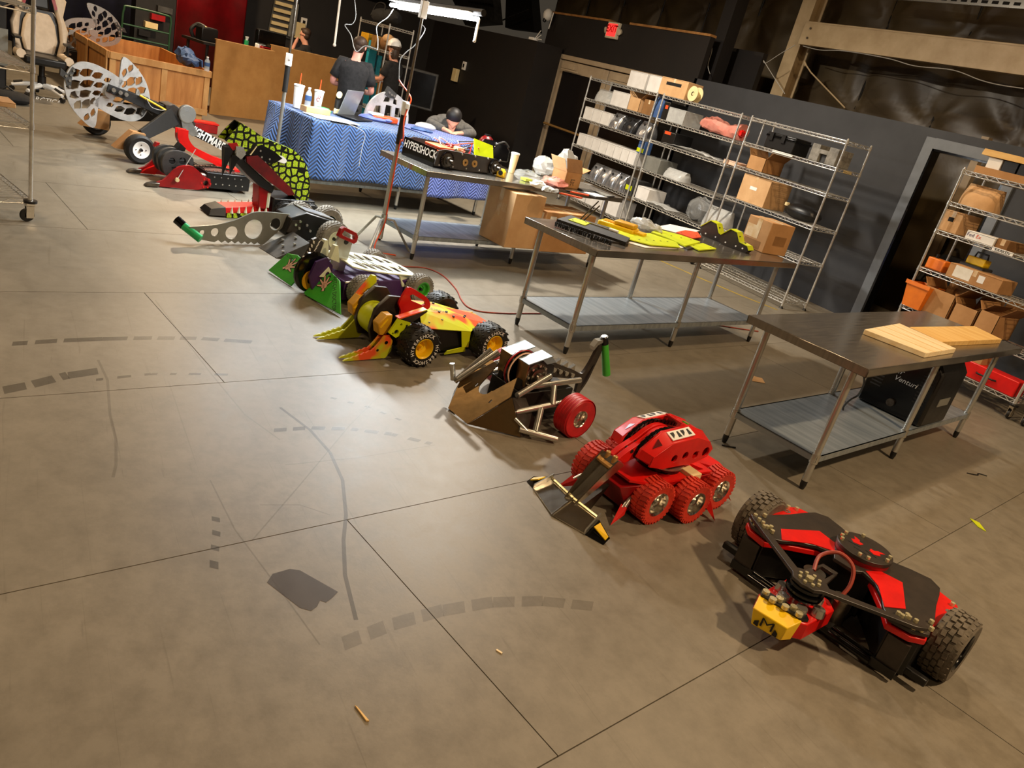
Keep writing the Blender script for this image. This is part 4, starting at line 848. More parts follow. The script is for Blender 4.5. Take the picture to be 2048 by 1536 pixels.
    for s in (-1, 1):
        MB().slab((s * .255, .12, .195), (s * .26, .20, .19), (s * .25, .22, .07), (s * .24, .17, .07), .005).build('side_fin', 'lime_orange', t); MB().slab((s * .25, .04, .05), (s * .24, .2, .07), (s * .23, .22, .03), (s * .24, .03, .02), .006).build('skirt', 'lime', t)
        MB().prism([(s * .09, .42), (s * .2, .36), (s * .12, .52)], .17, .18).build('tail_fin', 'lime_orange', t)
    MB().add([(-.22, -.3, .04), (.22, -.3, .04), (.22, .42, .04), (-.22, .42, .04), (-.22, -.25, .21), (.22, -.25, .21), (.22, .38, .18), (-.22, .38, .18)], [(3, 2, 1, 0), (4, 5, 6, 7), (0, 1, 5, 4), (1, 2, 6, 5), (2, 3, 7, 6), (3, 0, 4, 7)]).build('chassis', 'black_plastic', t, bev=.005)
    bolts(t, [(.05, -.1, .284), (.1, .02, .272), (.08, .1, .264), (.14, .12, .253), (.17, .0, .243), (.19, -.12, .235), (-.08, .1, .264), (-.05, -.1, .284), (.05, .3, .22), (.1, .25, .23)], .009, .008, 'black_matte', n=8)
    text(t, 'HYPERDRIVE', .05, 'black_matte', frame((.05, -.02, .279), (.12, .3, -.04), (-.9, .35, .0)), .004, sx=.9)
robot_d()
# ---------------------------------------------------------------- E: green wedges, bone deck, purple body
def hand_print(parent, fr, sc, m1='pale_pink', m2='black_matte'):
    # splayed skeleton-like hand painted flat on the plate
    for m, gr, z in ((m2, .008, .0012), (m1, 0, .0022)):
        mb = MB()
        def cap(x0, y0, x1, y1, w):
            w += gr / sc if sc else 0; d = Vector((x1 - x0, y1 - y0)); l = d.length; d /= l; n = Vector((-d.y, d.x)) * w; a, b = Vector((x0, y0)) - d * gr, Vector((x1, y1)) + d * gr
            mb.prism([(p.x * sc, p.y * sc) for p in (a - n, b - n * .55, b + d * w, b + n * .55, a + n)], z, z + .001, fr)
        cap(-.2, -.5, 0, .1, .12); mb.prism([(p[0] * sc, p[1] * sc) for p in circ(0, 0, .3, 10)], z, z + .001, fr)
        for a, l in ((150, .75), (110, .95), (80, 1.0), (50, .95), (10, .7)):
            c, s = math.cos(math.radians(a)), math.sin(math.radians(a)); cap(c * .2, s * .2, c * l, s * l, .1)
        mb.build('hand_motif', m, parent)
def robot_e():
    t = robot('green and bone-white robot with painted hand wedges and a red-gripped handle', (-5.5, 2.35), 18, -.05)
    for s in (-1, 1):
        for y in (-.275, .295): wheel(t, (s * .30, y, .118), .115, .105, 'rubber_light', 'green', 'block', .56, s, 5, 30, bev=.28, spokes=4, rim2='black_plastic')
    fr = frame((0, -.575, .01), (1, 0, 0), (0, .14, .19))
    rw = MB().prism([(.02, .0), (.05, -.012), (.47, .005), (.33, .135), (.25, .21), (.12, .235), (.065, .135)], 0, .012, fr).build('wedge_plate', 'green', t, bev=.003)
    lw = MB().prism([(-.46, .0), (-.14, -.012), (-.13, .16), (-.2, .2), (-.30, .22), (-.41, .19)], 0, .012, fr).build('wedge_plate', 'green', t, bev=.003)
    def sub(cx, cy, rot, z=.012):
        c, s = math.cos(rot), math.sin(rot); return lambda a, b, q: fr(cx + a * c - b * s, cy + a * s + b * c, z + q)
    hand_print(rw, sub(.155, .12, .9), .085); hand_print(lw, sub(-.30, .10, -.5), .085)
    text(rw, 'WITCH DOCTOR', .048, 'black_matte', sub(.288, .11, -.80), .001, sx=.85); text(lw, 'DOCTOR', .034, 'black_matte', sub(-.375, .175, -.12), .001, sx=.85)
    bolts(t, [fr(.14, .2, .012), fr(-.3, .16, .012)], .01, .006, 'black_matte')
    # weapon tower
    pl = [(-.62, .13), (-.60, .22), (-.545, .34), (-.535, .40), (-.50, .415), (-.44, .385), (-.40, .30), (-.40, .18), (-.45, .06), (-.57, .04)]
    p1 = MB().prism(pl, -.06, -.035, YZ()).build('weapon_upright', 'black_plate', t); p2 = MB().prism([(-.56, .06), (-.60, .16), (-.56, .27), (-.47, .30), (-.41, .24), (-.40, .1), (-.46, .04)], .06, .08, YZ()).build('weapon_upright', 'purple', t)
    MB().lathe([(0, .02), (.13, .018), (.155, .008), (.155, -.008), (.13, -.018), (0, -.02)], (.01, -.53, .17), (1, 0, 0), 36).build('weapon_disc', 'black_gloss', t)
    MB().lathe([(.03, 0), (.075, 0), (.075, .003), (.03, .003)], (.032, -.55, .115), (1, 0, 0), 24).build('disc_face', 'yellow_dull', t)
    for k in range(7):
        for s in (-1, 1):
            y, z = -.575 + k * .012 + s * .014, .20 + k * .028; MB().prism([(y, z), (y + s * .012, z + .008), (y + s * .022 + .004, z + .03), (y + s * .006 + .004, z + .022)], -.035, -.033, YZ()).build('feather_motif', 'white', p1)
    MB().prism([(-.52, .16), (-.385, .145), (-.45, .235)], .081, .092, YZ(), holes=[circ(-.452, .178, .018, 12)]).build('bearing_bracket', 'bone', t, bev=.003)
    for x in (-.06, .07): MB().prism([(-.455, .30), (-.43, .40), (-.405, .40), (-.37, .27)], -.012, .03, YZ(x)).build('tower_cap', 'bone', t)
    b = MB().b2(-.24, .24, -.40, .37, .03, .17).build('body', 'purple', t, bev=.006)
    slots = []
    for k in range(4):
        for s in (-1, 1):
            y = -.2 + k * .085; slots.append([(s * .045, y - .012), (s * .075, y - .022), (s * .185, y + .005), (s * .19, y + .04), (s * .16, y + .045), (s * .05, y + .03)])
    for s in (-1, 1): slots += [[(s * .04, .15), (s * .17, .15), (s * .19, .19), (s * .06, .215)], [(s * .05, .24), (s * .14, .235), (s * .15, .285), (s * .06, .30)]]
    dk = MB().prism([(-.18, -.31), (-.02, -.285), (.02, -.285), (.18, -.31), (.235, -.2), (.25, 0), (.235, .28), (.16, .33), (.04, .36), (-.04, .36), (-.16, .33), (-.235, .28), (-.25, 0), (-.235, -.2)], 0, .01, frame((0, 0, .225), (1, 0, 0), (0, 1, -.11)), holes=slots).build('rib_deck', 'bone', t, bev=.002)
    MB().slab((.17, .325, .19), (.05, .36, .185), (.05, .38, .1), (.17, .345, .1), .01).slab((-.05, .36, .185), (-.17, .325, .19), (-.17, .345, .1), (-.05, .38, .1), .01).slab((.235, .12, .21), (.17, .325, .188), (.19, .34, .11), (.255, .16, .12), .01).build('deck_skirt', 'bone', dk)
    for s in (-1, 1): MB().tube([(s * .245, -.40, .17), (s * .245, -.1, .19)], .008, 6).build('edge_rail', 'white', t)
    hp = MB().prism([(-.36, .20), (-.345, .40), (-.325, .455), (-.2, .41), (-.215, .30), (-.24, .15)], -.012, .012, YZ(-.01)).build('handle_plate', 'steel_raw', t); hp.data.materials[0] = M['steel_tube']
    g = [(-.345, .44), (-.325, .50), (-.30, .515), (-.18, .47), (-.16, .44), (-.165, .40), (-.19, .385), (-.325, .43)]
    MB().prism(g, -.018, .018, YZ(-.01), holes=[[(-.315, .465), (-.30, .485), (-.195, .447), (-.19, .42), (-.205, .415), (-.305, .45)]]).build('grip', 'red_dark', hp, bev=.004)
    MB().prism(circ(-.262, .40, .022, 12), .012, .014, YZ(-.01)).build('grip_emblem', 'black_matte', hp)
robot_e()
# ---------------------------------------------------------------- F: grey saw-blade arm robot
def robot_f():
    t = robot('black robot with a grey holed saw blade tipped by a green handle', (-6.4, 2.1), 15)
    up = [(q[0], q[1]) for q in smooth([(-.935, .135, 0), (-.82, .148, 0), (-.72, .162, 0), (-.62, .188, 0), (-.545, .214, 0), (-.47, .252, 0), (-.406, .281, 0), (-.32, .289, 0), (-.239, .29, 0), (-.07, .282, 0), (.10, .272, 0)], 3)]
    low = [(.12, .22), (.02, .24), (-.05, .235), (-.13, .16), (-.28, .01)]
    teeth = []
    for k in range(7): teeth += [(-.31 - k * .058, .004 + k * .0015), (-.34 - k * .058, .026 + k * .0015)]
    bl = MB().prism(up + low + teeth + [(-.72, .016), (-.83, .034), (-.9, .075)], -.008, .008, YZ(-.22), holes=[circ(-.826, .092, .022, 14), circ(-.722, .1, .034, 18), circ(-.578, .1, .055, 22), circ(-.388, .138, .083, 26), circ(-.195, .19, .052, 22)]).build('saw_blade', 'grey_paint', t)
    h = MB().cyl((-.27, -.955, .125), (-.16, -.86, .055), .032, .033, n=20).build('tool_handle', 'green_bright', t); MB().cyl((-.32, -.995, .16), (-.27, -.955, .125), .034, n=20).build('handle_collar', 'black_gloss', h); MB().cyl((-.3215, -.9965, .161), (-.32, -.995, .16), .016, n=12).build('handle_socket', 'lime', h)
    bd = MB().prism([(-.14, .12), (-.1, .27), (.05, .325), (.33, .26), (.36, .1), (.05, .07)], -.13, .13, YZ(-.27)).build('body', 'black_plastic', t, bev=.01)
    MB().slab((-.38, .05, .328), (-.18, .05, .328), (-.18, .36, .262), (-.38, .36, .262), .008).build('top_panel', 'aluminium', bd)
    MB().prism([(-.13, .15), (-.09, .255), (-.02, .26), (.0, .2), (-.06, .13)], .132, .14, YZ(-.27)).build('blade_clamp', 'black_plate', bd)
    bolts(bd, [(-.128, -.06, .22), (-.128, -.02, .19), (-.128, .05, .22), (-.128, .09, .17), (-.128, -.02, .25)], .012, .012, 'steel', (1, 0, 0), 10)
    MB().add([(-.15, -.36, .004), (.13, -.35, .004), (.16, -.08, .15), (-.12, -.08, .16), (-.15, -.36, .0), (.13, -.35, .0), (.16, -.06, .0), (-.12, -.06, .0)], [(0, 1, 2, 3), (4, 7, 6, 5), (0, 4, 5, 1), (1, 5, 6, 2), (2, 6, 7, 3), (3, 7, 4, 0)]).build('front_scoop', 'grey_dark', t, bev=.006)
    bolts(t, [(.02, -.24, .075), (.08, -.17, .11), (-.06, -.2, .1), (.0, -.12, .14), (.1, -.28, .05)], .013, .01, 'steel', n=10)
    for x, y, s in ((.02, .24, 1), (-.58, .25, -1), (-.5, .5, -1)): wheel(t, (x, y, .152), .148, .11, 'rubber_light', 'bone' if s > 0 else 'green_dark', 'block', .5, s, 5, 30, bev=.25, spokes=5, rim2='black_plastic')
    MB().cyl((-.5, .25, .15), (0, .25, .15), .025).build('axle', 'steel_dark', t)
robot_f()
# ---------------------------------------------------------------- G: sea-monster head with lime scales and red jaw
def robot_g():
    t = robot('robot shaped like a monster head with lime scales, red mouth and toothed jaw', (-7.2, 2.0), 15)
    X0, X1 = -.34, -.2; mx = (X0 + X1) / 2
    head = [(-.30, .855), (-.20, .815), (-.063, .751), (.1, .715), (.24, .68), (.33, .63), (.40, .55), (.455, .44), (.475, .33), (.473, .217), (.36, .21), (.30, .26), (.18, .34), (.02, .42), (-.05, .5), (-.12, .58), (-.22, .62), (-.30, .66), (-.43, .69), (-.37, .775)]
    for x in (X0, X1): MB().prism(head, -.008, .008, YZ(x)).build('head_side', 'scales', t)
    top = head[:10]
    mb = MB()
    for a, b in zip(top[:-1], top[1:]): mb.slab((X0, *a), (X1, *a), (X1, *b), (X0, *b), .006)
    mb.build('head_top', 'scales', t)
    pl = [(-.25, .60), (-.17, .665), (-.09, .70), (.04, .655), (.13, .60), (.06, .55), (-.04, .535), (-.12, .545)]
    ch = MB().prism(pl, .009, .02, YZ(X1)).build('cheek_plate', 'black_gloss', t); bolts(ch, [(X1 + .02, -.08, .59), (X1 + .02, -.04, .545), (X1 + .02, -.1, .645), (X1 + .02, 0, .58)], .01, .006, 'steel', (1, 0, 0))
    e = [(q[0], q[1]) for q in smooth([(.05, .575, 0), (.075, .615, 0), (.13, .62, 0), (.18, .585, 0), (.16, .555, 0), (.1, .565, 0)], 4, True)]
    MB().prism(e, .009, .016, YZ(X1)).build('eye', 'white', t)
    MB().prism([(-.23, .58), (-.12, .60), (.0, .52), (.12, .43), (.25, .34), (.31, .27), (.24, .26), (.05, .36), (-.1, .45), (-.22, .53)], .006, .03, YZ(X1)).build('mouth_lining', 'red_deep', t)
    MB().prism([(-.30, .60), (-.22, .53), (-.1, .45), (.05, .35), (.1, .32), (.08, .26), (-.06, .32), (-.2, .42), (-.32, .52)], -.16, .012, YZ(X1)).build('upper_jaw', 'black_plastic', t, bev=.01)
    MB().prism([(-.34, .66), (-.27, .66), (-.24, .60), (-.28, .55), (-.33, .58)], .004, .03, YZ(X1)).build('nostril_plate', 'steel_tube', t); MB().prism([(-.41, .67), (-.33, .69), (-.3, .64), (-.36, .62)], .0, .02, YZ(X1)).build('gum', 'red_dark', t)
    for y, z, l in ((-.40, .64, .27), (-.33, .58, .19)):
        MB().add([(X1 - .05, y - .035, z), (X1 + .02, y - .035, z), (X1 + .02, y + .05, z), (X1 - .05, y + .05, z), (X1 - .01, y - .02, z - l)], [(0, 1, 2, 3), (0, 4, 1), (1, 4, 2), (2, 4, 3), (3, 4, 0)]).build('fang', 'black_plastic', t)
        y += .13; MB().add([(X0 - .0, y - .035, z), (X0 + .05, y - .035, z), (X0 + .05, y + .05, z), (X0 - .0, y + .05, z), (X0 + .01, y - .02, z - l * .8)], [(0, 1, 2, 3), (0, 4, 1), (1, 4, 2), (2, 4, 3), (3, 4, 0)]).build('fang', 'black_plastic', t)
    MB().prism([(-.20, .6), (-.15, .68), (-.142, .68), (-.19, .6)], .02, .03, YZ(X1)).build('strap', 'cream', t)
    # lower jaw
    jw = MB().add([(-.45, -.36, .02), (-.21, -.34, .02), (-.24, .26, .02), (-.42, .26, .02), (-.43, -.34, .085), (-.24, -.34, .085), (-.27, .2, .13), (-.40, .2, .13)], [(3, 2, 1, 0), (4, 5, 6, 7), (0, 1, 5, 4), (1, 2, 6, 5), (2, 3, 7, 6), (3, 0, 4, 7)]).build('lower_jaw', 'red', t, bev=.004)
    MB().add([(-.46, -.48, .01), (-.22, -.5, .01), (-.205, -.34, .01), (-.455, -.35, .01), (-.43, -.45, .06), (-.26, -.46, .06), (-.235, -.34, .092), (-.435, -.345, .092)], [(3, 2, 1, 0), (4, 5, 6, 7), (0, 1, 5, 4), (1, 2, 6, 5), (2, 3, 7, 6), (3, 0, 4, 7)]).build('jaw_tip', 'black_plastic', t, bev=.004)
    MB().slab((-.205, -.34, .002), (-.23, .28, .002), (-.235, .28, .06), (-.212, -.34, .045), .006).build('jaw_skirt', 'scales', jw)
    tooth = MB().cyl((0, 0, 0), (0, 0, .06), .016, .002, n=8).mesh('tooth', 'bone')
    for k in range(9): link(tooth, 'tooth', jw, (-.212, -.29 + k * .068, .045 + k * .005)); link(tooth, 'tooth', jw, (-.43, -.29 + k * .068, .05 + k * .005))
    MB().prism([(-.03, .1), (-.05, .34), (.09, .32), (.07, .1)], -.07, .06, YZ(mx)).build('throat_block', 'red_dark', t, bev=.01)
    MB().tube([(X1 - .02, .06, .12), (X1 - .02, .06, .26)], .02, 8).build('neck_post', 'bone', t)
    MB().b2(-.52, -.18, .1, .55, .03, .22).build('chassis', 'black_plastic', t, bev=.01)
    for x, s in ((-.56, -1), (-.14, 1)):
        for y in (.2, .48): wheel(t, (x, y, .105), .1, .07, 'rubber', 'black_plastic', 'block', .5, s, 3, 20)
    h = MB().cyl((-.2, .62, .12), (-.14, .74, .1), .035, n=16).build('tail_handle', 'green_bright', t); MB().cyl((-.14, .74, .1), (-.11, .8, .09), .036, n=16).build('handle_end', 'black_plastic', h)
robot_g()
# ---------------------------------------------------------------- H: low red forked robot
def robot_h():
    t = robot('low black robot with red forked side plates and a grey skull mask', (-8.3, 1.5), 12)
    side = [(-.40, .012), (-.385, .05), (-.33, .075), (-.286, .12), (-.24, .18), (-.19, .222), (-.101, .245), (-.05, .235), (-.004, .205), (.06, .15), (.128, .128), (.14, .06), (.07, .03), (.015, .012), (-.113, .008), (-.19, .012), (-.26, .012)]
    for x, s in ((.05, 1), (-.46, -1)):
        p = MB().prism(side, -.014, .014, YZ(x), holes=[circ(.085, .085, .028, 14)]).build('side_fork', 'red_dark', t, bev=.003)
        MB().prism([(-.50, .004), (-.475, .03), (-.42, .045), (-.36, .05), (-.37, .008)], -.035, .035, YZ(x)).build('fork_shoe', 'steel_dark', p, bev=.008)
        MB().prism([(-.38, .015), (-.33, .06), (-.25, .1), (-.2, .1), (-.24, .015)], s * -.05, s * -.015, YZ(x)).build('fork_flange', 'red', p)
        bolts(p, [(x + .014, .085 + .045 * math.cos(a), .085 + .045 * math.sin(a)) for a in (0, 1.05, 2.1, 3.14, 4.2, 5.2)], .009, .006, 'red', (1, 0, 0)) if s > 0 else None
    sk = [(q[0], q[1]) for q in smooth([(-.30, .20, 0), (-.297, .27, 0), (-.24, .325, 0), (-.158, .345, 0), (-.06, .325, 0), (-.003, .28, 0), (-.013, .2, 0), (-.1, .16, 0), (-.16, .11, 0), (-.238, .085, 0), (-.28, .13, 0)], 3, True)]
    eye = [circ(-.21, .24, .032, 12), circ(-.11, .25, .036, 12), circ(-.055, .22, .02, 10), [(-.2, .13), (-.16, .15), (-.17, .19), (-.21, .18)]]
    for x in (-.34, -.22, -.1): MB().prism(sk, -.025, .025, YZ(x), holes=eye).build('skull_plate', 'grey_dark', t, bev=.006)
    MB().b2(-.36, -.08, -.24, -.04, .12, .24).build('skull_core', 'black_matte', t); MB().prism([(-.14, .34), (-.1, .40), (-.05, .36), (-.06, .33)], -.05, .05, YZ(-.22)).build('crest', 'black_plastic', t); MB().prism([(-.28, .30), (-.26, .345), (-.23, .345), (-.24, .31)], -.03, .03, YZ(-.4)).build('red_tab', 'red_dark', t)
    MB().cyl((-.06, -.205, .095), (-.03, -.205, .095), .022).build('yellow_cap', 'yellow_dull', t); MB().cyl((.066, -.205, .095), (.09, -.205, .095), .02).build('rope_knob', 'cream', t)
    MB().cyl((.08, -.205, .1), (.02, -.03, .40), .004, n=6).build('rope', 'cable_white', t)
    bd = MB().b2(-.42, .03, .1, .56, .03, .19).build('body', 'black_plastic', t, bev=.008); MB().b2(-.40, .01, .12, .54, .191, .197).build('body_top', 'black_plate', bd)
    bolts(bd, [(.03, .18 + k * .07, .15) for k in range(5)] + [(.03, .2 + k * .07, .08) for k in range(5)], .008, .005, 'steel', (1, 0, 0)); bolts(bd, [(-.02, .1 + k * .045, .197) for k in range(9)], .011, .007, 'steel')
    MB().b2(-.25, -.1, .36, .5, .197, .22).build('red_hatch', 'red', bd)
    ch = MB()
    for k in range(16): ch.box((-.05, -.02 + k * .028, .215 + .02 * math.sin(k * .2)), (.03 if k % 2 else .02, .022, .018))
    ch.build('chain', 'steel_dark', t)
    for x, s in ((.035, 1), (-.44, -1)): wheel(t, (x - .03 * s, .06, .088), .085, .04, 'steel_dark', 'steel', 'smooth', .8, s); wheel(t, (x - .05 * s, .42, .088), .085, .06, 'rubber', 'black_plastic', 'smooth', .5, s)
    return t
RH = robot_h()
# ---------------------------------------------------------------- I: giant silver disc on black legs with lettered tail beam
def curved_leaf(c, r0, r1, a0, a1, w):
    # leaf-shaped opening between two radii
    A = [(c[0] + r * math.cos(a), c[1] + r * math.sin(a)) for r, a in ((r0 + (r1 - r0) * k / 4, a0 + (a1 - a0) * k / 4 + w * math.sin(math.pi * k / 4)) for k in range(5))]
    B = [(c[0] + r * math.cos(a), c[1] + r * math.sin(a)) for r, a in ((r0 + (r1 - r0) * k / 4, a0 + (a1 - a0) * k / 4 - w * math.sin(math.pi * k / 4)) for k in range(3, 0, -1))]
    return A + B
def lobe():
    # one wing of the disc, around (0,0), in disc-plane coordinates (y,z)
    out = smooth([(-.03, -.01, 0), (-.085, -.03, 0), (-.1, -.2, 0), (-.126, -.385, 0), (-.24, -.33, 0), (-.36, -.2, 0), (-.42, -.06, 0), (-.43, .06, 0), (-.38, .19, 0), (-.28, .262, 0), (-.154, .265, 0), (-.02, .225, 0), (.08, .18, 0), (.15, .13, 0), (.09, .06, 0), (.02, .03, 0)], 4, True)
    return [(q[0], q[1]) for q in out]
def lobe_holes(f=1):
    hs = []
    for (y, z, dy, dz, w) in ((-.34, .15, .1, .05, .035), (-.23, .17, .12, .05, .035), (-.12, .16, .1, .035, .03), (-.02, .13, .07, .02, .022), (-.35, .03, .12, .07, .04), (-.22, .06, .13, .055, .034), (-.1, .065, .1, .03, .026), (-.33, -.07, .09, .07, .034), (-.24, -.045, .12, .06, .034), (-.12, -.02, .08, .03, .024), (-.30, -.17, .05, .09, .032), (-.225, -.15, .07, .1, .034), (-.155, -.11, .035, .075, .022), (-.21, -.285, .03, .08, .022), (-.15, -.23, .02, .09, .02)):
        d = Vector((dy, dz)) * 1.14; n = Vector((-dz, dy)).normalized() * w * 1.38; c = Vector((y, z)); a, b = c - d / 2, c + d / 2
        hs.append([tuple(a), tuple(c - d * .2 - n * .9), tuple(c + d * .15 - n), tuple(b), tuple(c + d * .2 + n * .6), tuple(c - d * .15 + n * .75)])
    return hs
def silver_disc(t, x, cy, cz, m='silver_plate', rot=0.0):
    c, s = math.cos(rot), math.sin(rot)
    def fr(sg): return lambda a, b, q: (x + q, cy + sg * (a * c - b * s), cz + sg * (a * s + b * c))
    d = MB().prism(lobe(), -.014, .014, fr(1), holes=lobe_holes()).build('disc_wing', m, t); MB().prism(lobe(), -.014, .014, fr(-1), holes=lobe_holes()).build('disc_wing', m, t)
    for sg in (1, -1):
        k = MB().prism([(-.47, .17), (-.40, .12), (-.36, .2), (-.335, .185), (-.365, .09), (-.37, -.02), (-.40, -.02), (-.43, .07), (-.475, .1)], -.022, .022, fr(sg)).build('disc_tooth', 'grey_dark', t)
        bolts(k, [fr(sg)(a, b, .022) for a, b in ((-.35, .165), (-.375, .115), (-.42, .1), (-.385, .06), (-.385, .0))], .013, .01, 'steel', (1, 0, 0), 10)
    MB().cyl((x - .05, cy, cz), (x + .05, cy, cz), .05, n=20).build('disc_hub', 'steel_tube', t)
    return d
def robot_i():
    t = robot('robot with a huge silver filigree disc between black legs and a lettered tail beam', (-9.78, .92), 14.4)
    silver_disc(t, 0, -.11, .585)
    for x, bo in ((.075, 1), (-.075, 0)):
        a = MB().slab((x - .012, -.15, .60), (x - .012, -.13, .68), (x - .012, .56, .53), (x - .012, .53, .40), .024).build('disc_arm', 'black_matte', t, bev=.004)
        if bo: bolts(a, [(x + .013, -.09, .63), (x + .013, -.02, .615), (x + .013, .04, .605)], .022, .012, 'steel', (1, 0, 0), 12)
    MB().cyl((.09, .18, .62), (.09, .47, .505), .011, n=8).build('lock_bar', 'yellow', t)
    MB().tube(smooth([(.1, .25, .6), (.12, .3, .52), (.12, .4, .5), (.1, .46, .51)]), .004, 5).build('lock_wire', 'cable_white', t)
    for s in (-1, 1):
        lg = MB().slab((s * .06, .50, .52), (s * .50, .02, .31), (s * .50, .06, .20), (s * .06, .62, .36), s * .05).build('leg', 'black_matte', t, bev=.004)
        bolts(lg, [(s * .115, .5, .46), (s * .2, .4, .42), (s * .3, .3, .36)], .012, .012, 'steel', (.7, .7, 0)) if s > 0 else None
        MB().add([(s * .46, -.22, .12), (s * .46, .08, .10), (s * .46, .08, .30), (s * .46, -.05, .31), (s * .58, -.22, .12), (s * .58, .08, .10), (s * .58, .08, .3), (s * .58, -.05, .31)], [(0, 1, 2, 3), (7, 6, 5, 4), (0, 4, 5, 1), (1, 5, 6, 2), (2, 6, 7, 3), (3, 7, 4, 0)]).build('wheel_box', 'cardboard' if s > 0 else 'cardboard', t)
        wheel(t, (s * .645, 0, .152), .15, .12, 'rubber', 'white', 'smooth', .56, s, rimface='flat', spokes=4, rim2='black_plastic', bev=.35)
    MB().prism([(.46, .56), (.56, .58), (.72, .50), (.82, .40), (.80, .30), (.62, .30), (.5, .38)], -.1, .1, YZ()).build('gearbox', 'black_plate', t, bev=.006)
    gr = MB().lathe([(0, .03), (.09, .03), (.1, .02), (.1, -.02), (.09, -.03), (0, -.03)], (.11, .70, .50), (1, 0, 0), 28).build('gear', 'steel_tube', t); bolts(gr, [(.14, .70 + .065 * math.cos(a), .50 + .065 * math.sin(a)) for a in (0, 1.05, 2.1, 3.14, 4.2, 5.2)], .01, .006, 'black_matte', (1, 0, 0)) if False else None
    MB().prism([(.64, .42), (.76, .42), (.86, .28), (.78, .26), (.66, .34)], .1, .125, YZ()).build('gear_plate', 'aluminium', t)
    bm = MB().slab((.05, .80, .385), (.05, 1.62, .06), (.05, 1.585, -.0), (.05, .75, .28), .03).build('tail_beam', 'black_matte', t)
    bm2 = MB().slab((-.08, .80, .385), (-.08, 1.62, .06), (-.08, 1.585, -.0), (-.08, .75, .28), .03).build('tail_beam', 'black_matte', t)
    d = Vector((0, .82, -.325)).normalized(); u = Vector((0, .325, .82)).normalized()
    text(bm, 'NIGHTMARE', .13, 'white', frame(Vector((.081, .975, .257)), d, u), .0008, sx=.64, bold=.03)
    for s in (-1, 1): MB().slab((.0, .78, .36), (.0, .95, .29), (.0, .93, .25), (.0, .75, .29), .02).build('beam_bracket', 'aluminium', t) if s > 0 else None
robot_i()
def red_crane():
    t = RH
    L = smooth([(-.10, .523, 0), (-.09, .42, 0), (-.03, .345, 0), (.05, .305, 0), (.174, .255, 0), (.30, .21, 0), (.40, .14, 0), (.45, .0, 0)], 4); Rr = smooth([(.53, .0, 0), (.48, .17, 0), (.38, .265, 0), (.30, .285, 0), (.197, .32, 0), (.10, .355, 0), (.05, .39, 0), (.01, .45, 0), (.005, .52, 0)], 4)
    poly = [(p[0], p[1]) for p in L] + [(p[0], p[1]) for p in Rr]
    MB().prism(poly, -.04, -.025, YZ(-.32)).build('lifting_arm', 'red', t); MB().prism(poly, .025, .04, YZ(-.32)).build('lifting_arm', 'red', t); MB().prism([(p[0], p[1]) for p in L[2:]] + [(p[0], p[1]) for p in Rr[:-2]], -.02, .02, YZ(-.32)).build('arm_web', 'red_dark', t)
red_crane()
# ================================================================ lamp stands
def led_head(t, a, b, power):
    # twin-tube shop light between world points a and b (t sits at world origin rotation)
    a, b = Vector(a), Vector(b); d = (b - a).normalized(); up = Vector((0, 0, 1)); s = d.cross(up).normalized()
    hd = MB().tube([a + up * .05 - d * .05, b + up * .05 + d * .12], .03, 8).build('lamp_housing', 'black_plastic', t)
    MB().slab(a + up * .035 - s * .08, a + up * .035 + s * .08, b + up * .035 + s * .08, b + up * .035 - s * .08, .006).build('reflector', 'white', hd)
    for k in (-1, 1): MB().cyl(a + s * k * .045, b + s * k * .045, .019, n=10).build('led_tube', 'led', hd)
    o = lamp('led_tube_lamp', tuple((a + b) / 2 - up * .04), power, COOL, .16, shape='RECTANGLE', sy=(b - a).length)
    x = d; z = up; y = z.cross(x)
    o.matrix_world = Matrix(((s.x, d.x, 0, 0), (s.y, d.y, 0, 0), (s.z, d.z, 1, 0), (0, 0, 0, 1))); o.location = (a + b) / 2 - up * .04
    return hd
def lamp_stand(label, base, top, grip, ends, power, legs):
    t = thing('lamp_stand', label, 'lamp stand', base); W0 = Vector(base); T = Vector((0, 0, top))
    MB().cyl((0, 0, .1), (0, 0, grip), .019, n=12).build('lower_pole', 'steel_tube', t); MB().cyl((0, 0, grip), T, .013, n=12).build('upper_pole', 'chrome', t)
    MB().cyl((0, 0, grip - .02), (0, 0, grip + .1), .034, n=14).b2(.02, .07, -.014, .014, grip + .04, grip + .09).build('clamp', 'white', t, bev=.004); MB().cyl((0, 0, grip - .28), (0, 0, grip - .02), .027, n=14).build('foam_sleeve', 'black_matte', t)
    for a, l in legs: MB().tube([(0, 0, .3), (.1 * math.cos(a), .1 * math.sin(a), .29), (l * math.cos(a), l * math.sin(a), .03), (l * 1.06 * math.cos(a), l * 1.06 * math.sin(a), .012)], .012, 8).build('tripod_leg', 'steel_tube', t)
    MB().cyl((0, 0, .26), (0, 0, .34), .03, n=12).build('leg_boss', 'steel', t)
    led_head(t, Vector(ends[0]) - W0, Vector(ends[1]) - W0, power) if False else None
    m = (Vector(ends[0]) + Vector(ends[1])) / 2
    MB().b2(-.03, .03, -.03, .03, top - .12, top + .02).build('lamp_bracket', 'white', t, bev=.006)
    h = led_head(t, Vector(ends[0]) - W0, Vector(ends[1]) - W0, power)
    bpy.data.objects[[o.name for o in bpy.data.objects if o.name.startswith('led_tube_lamp')][-1]].location = m - Vector((0, 0, .05))
    return t
B1 = fl(757, 497)
lamp_stand('tripod lamp stand with two glowing white LED tubes beside the front work table', B1, 2.2, 1.28, (at_d(790, 12, 7.55), at_d(948, 36, 6.7)), 98, ((3.6, .3), (5.6, .32), (1.5, .3)))
B2 = fl(542, 388); L2 = Vector((B2.x, B2.y, 2.45))
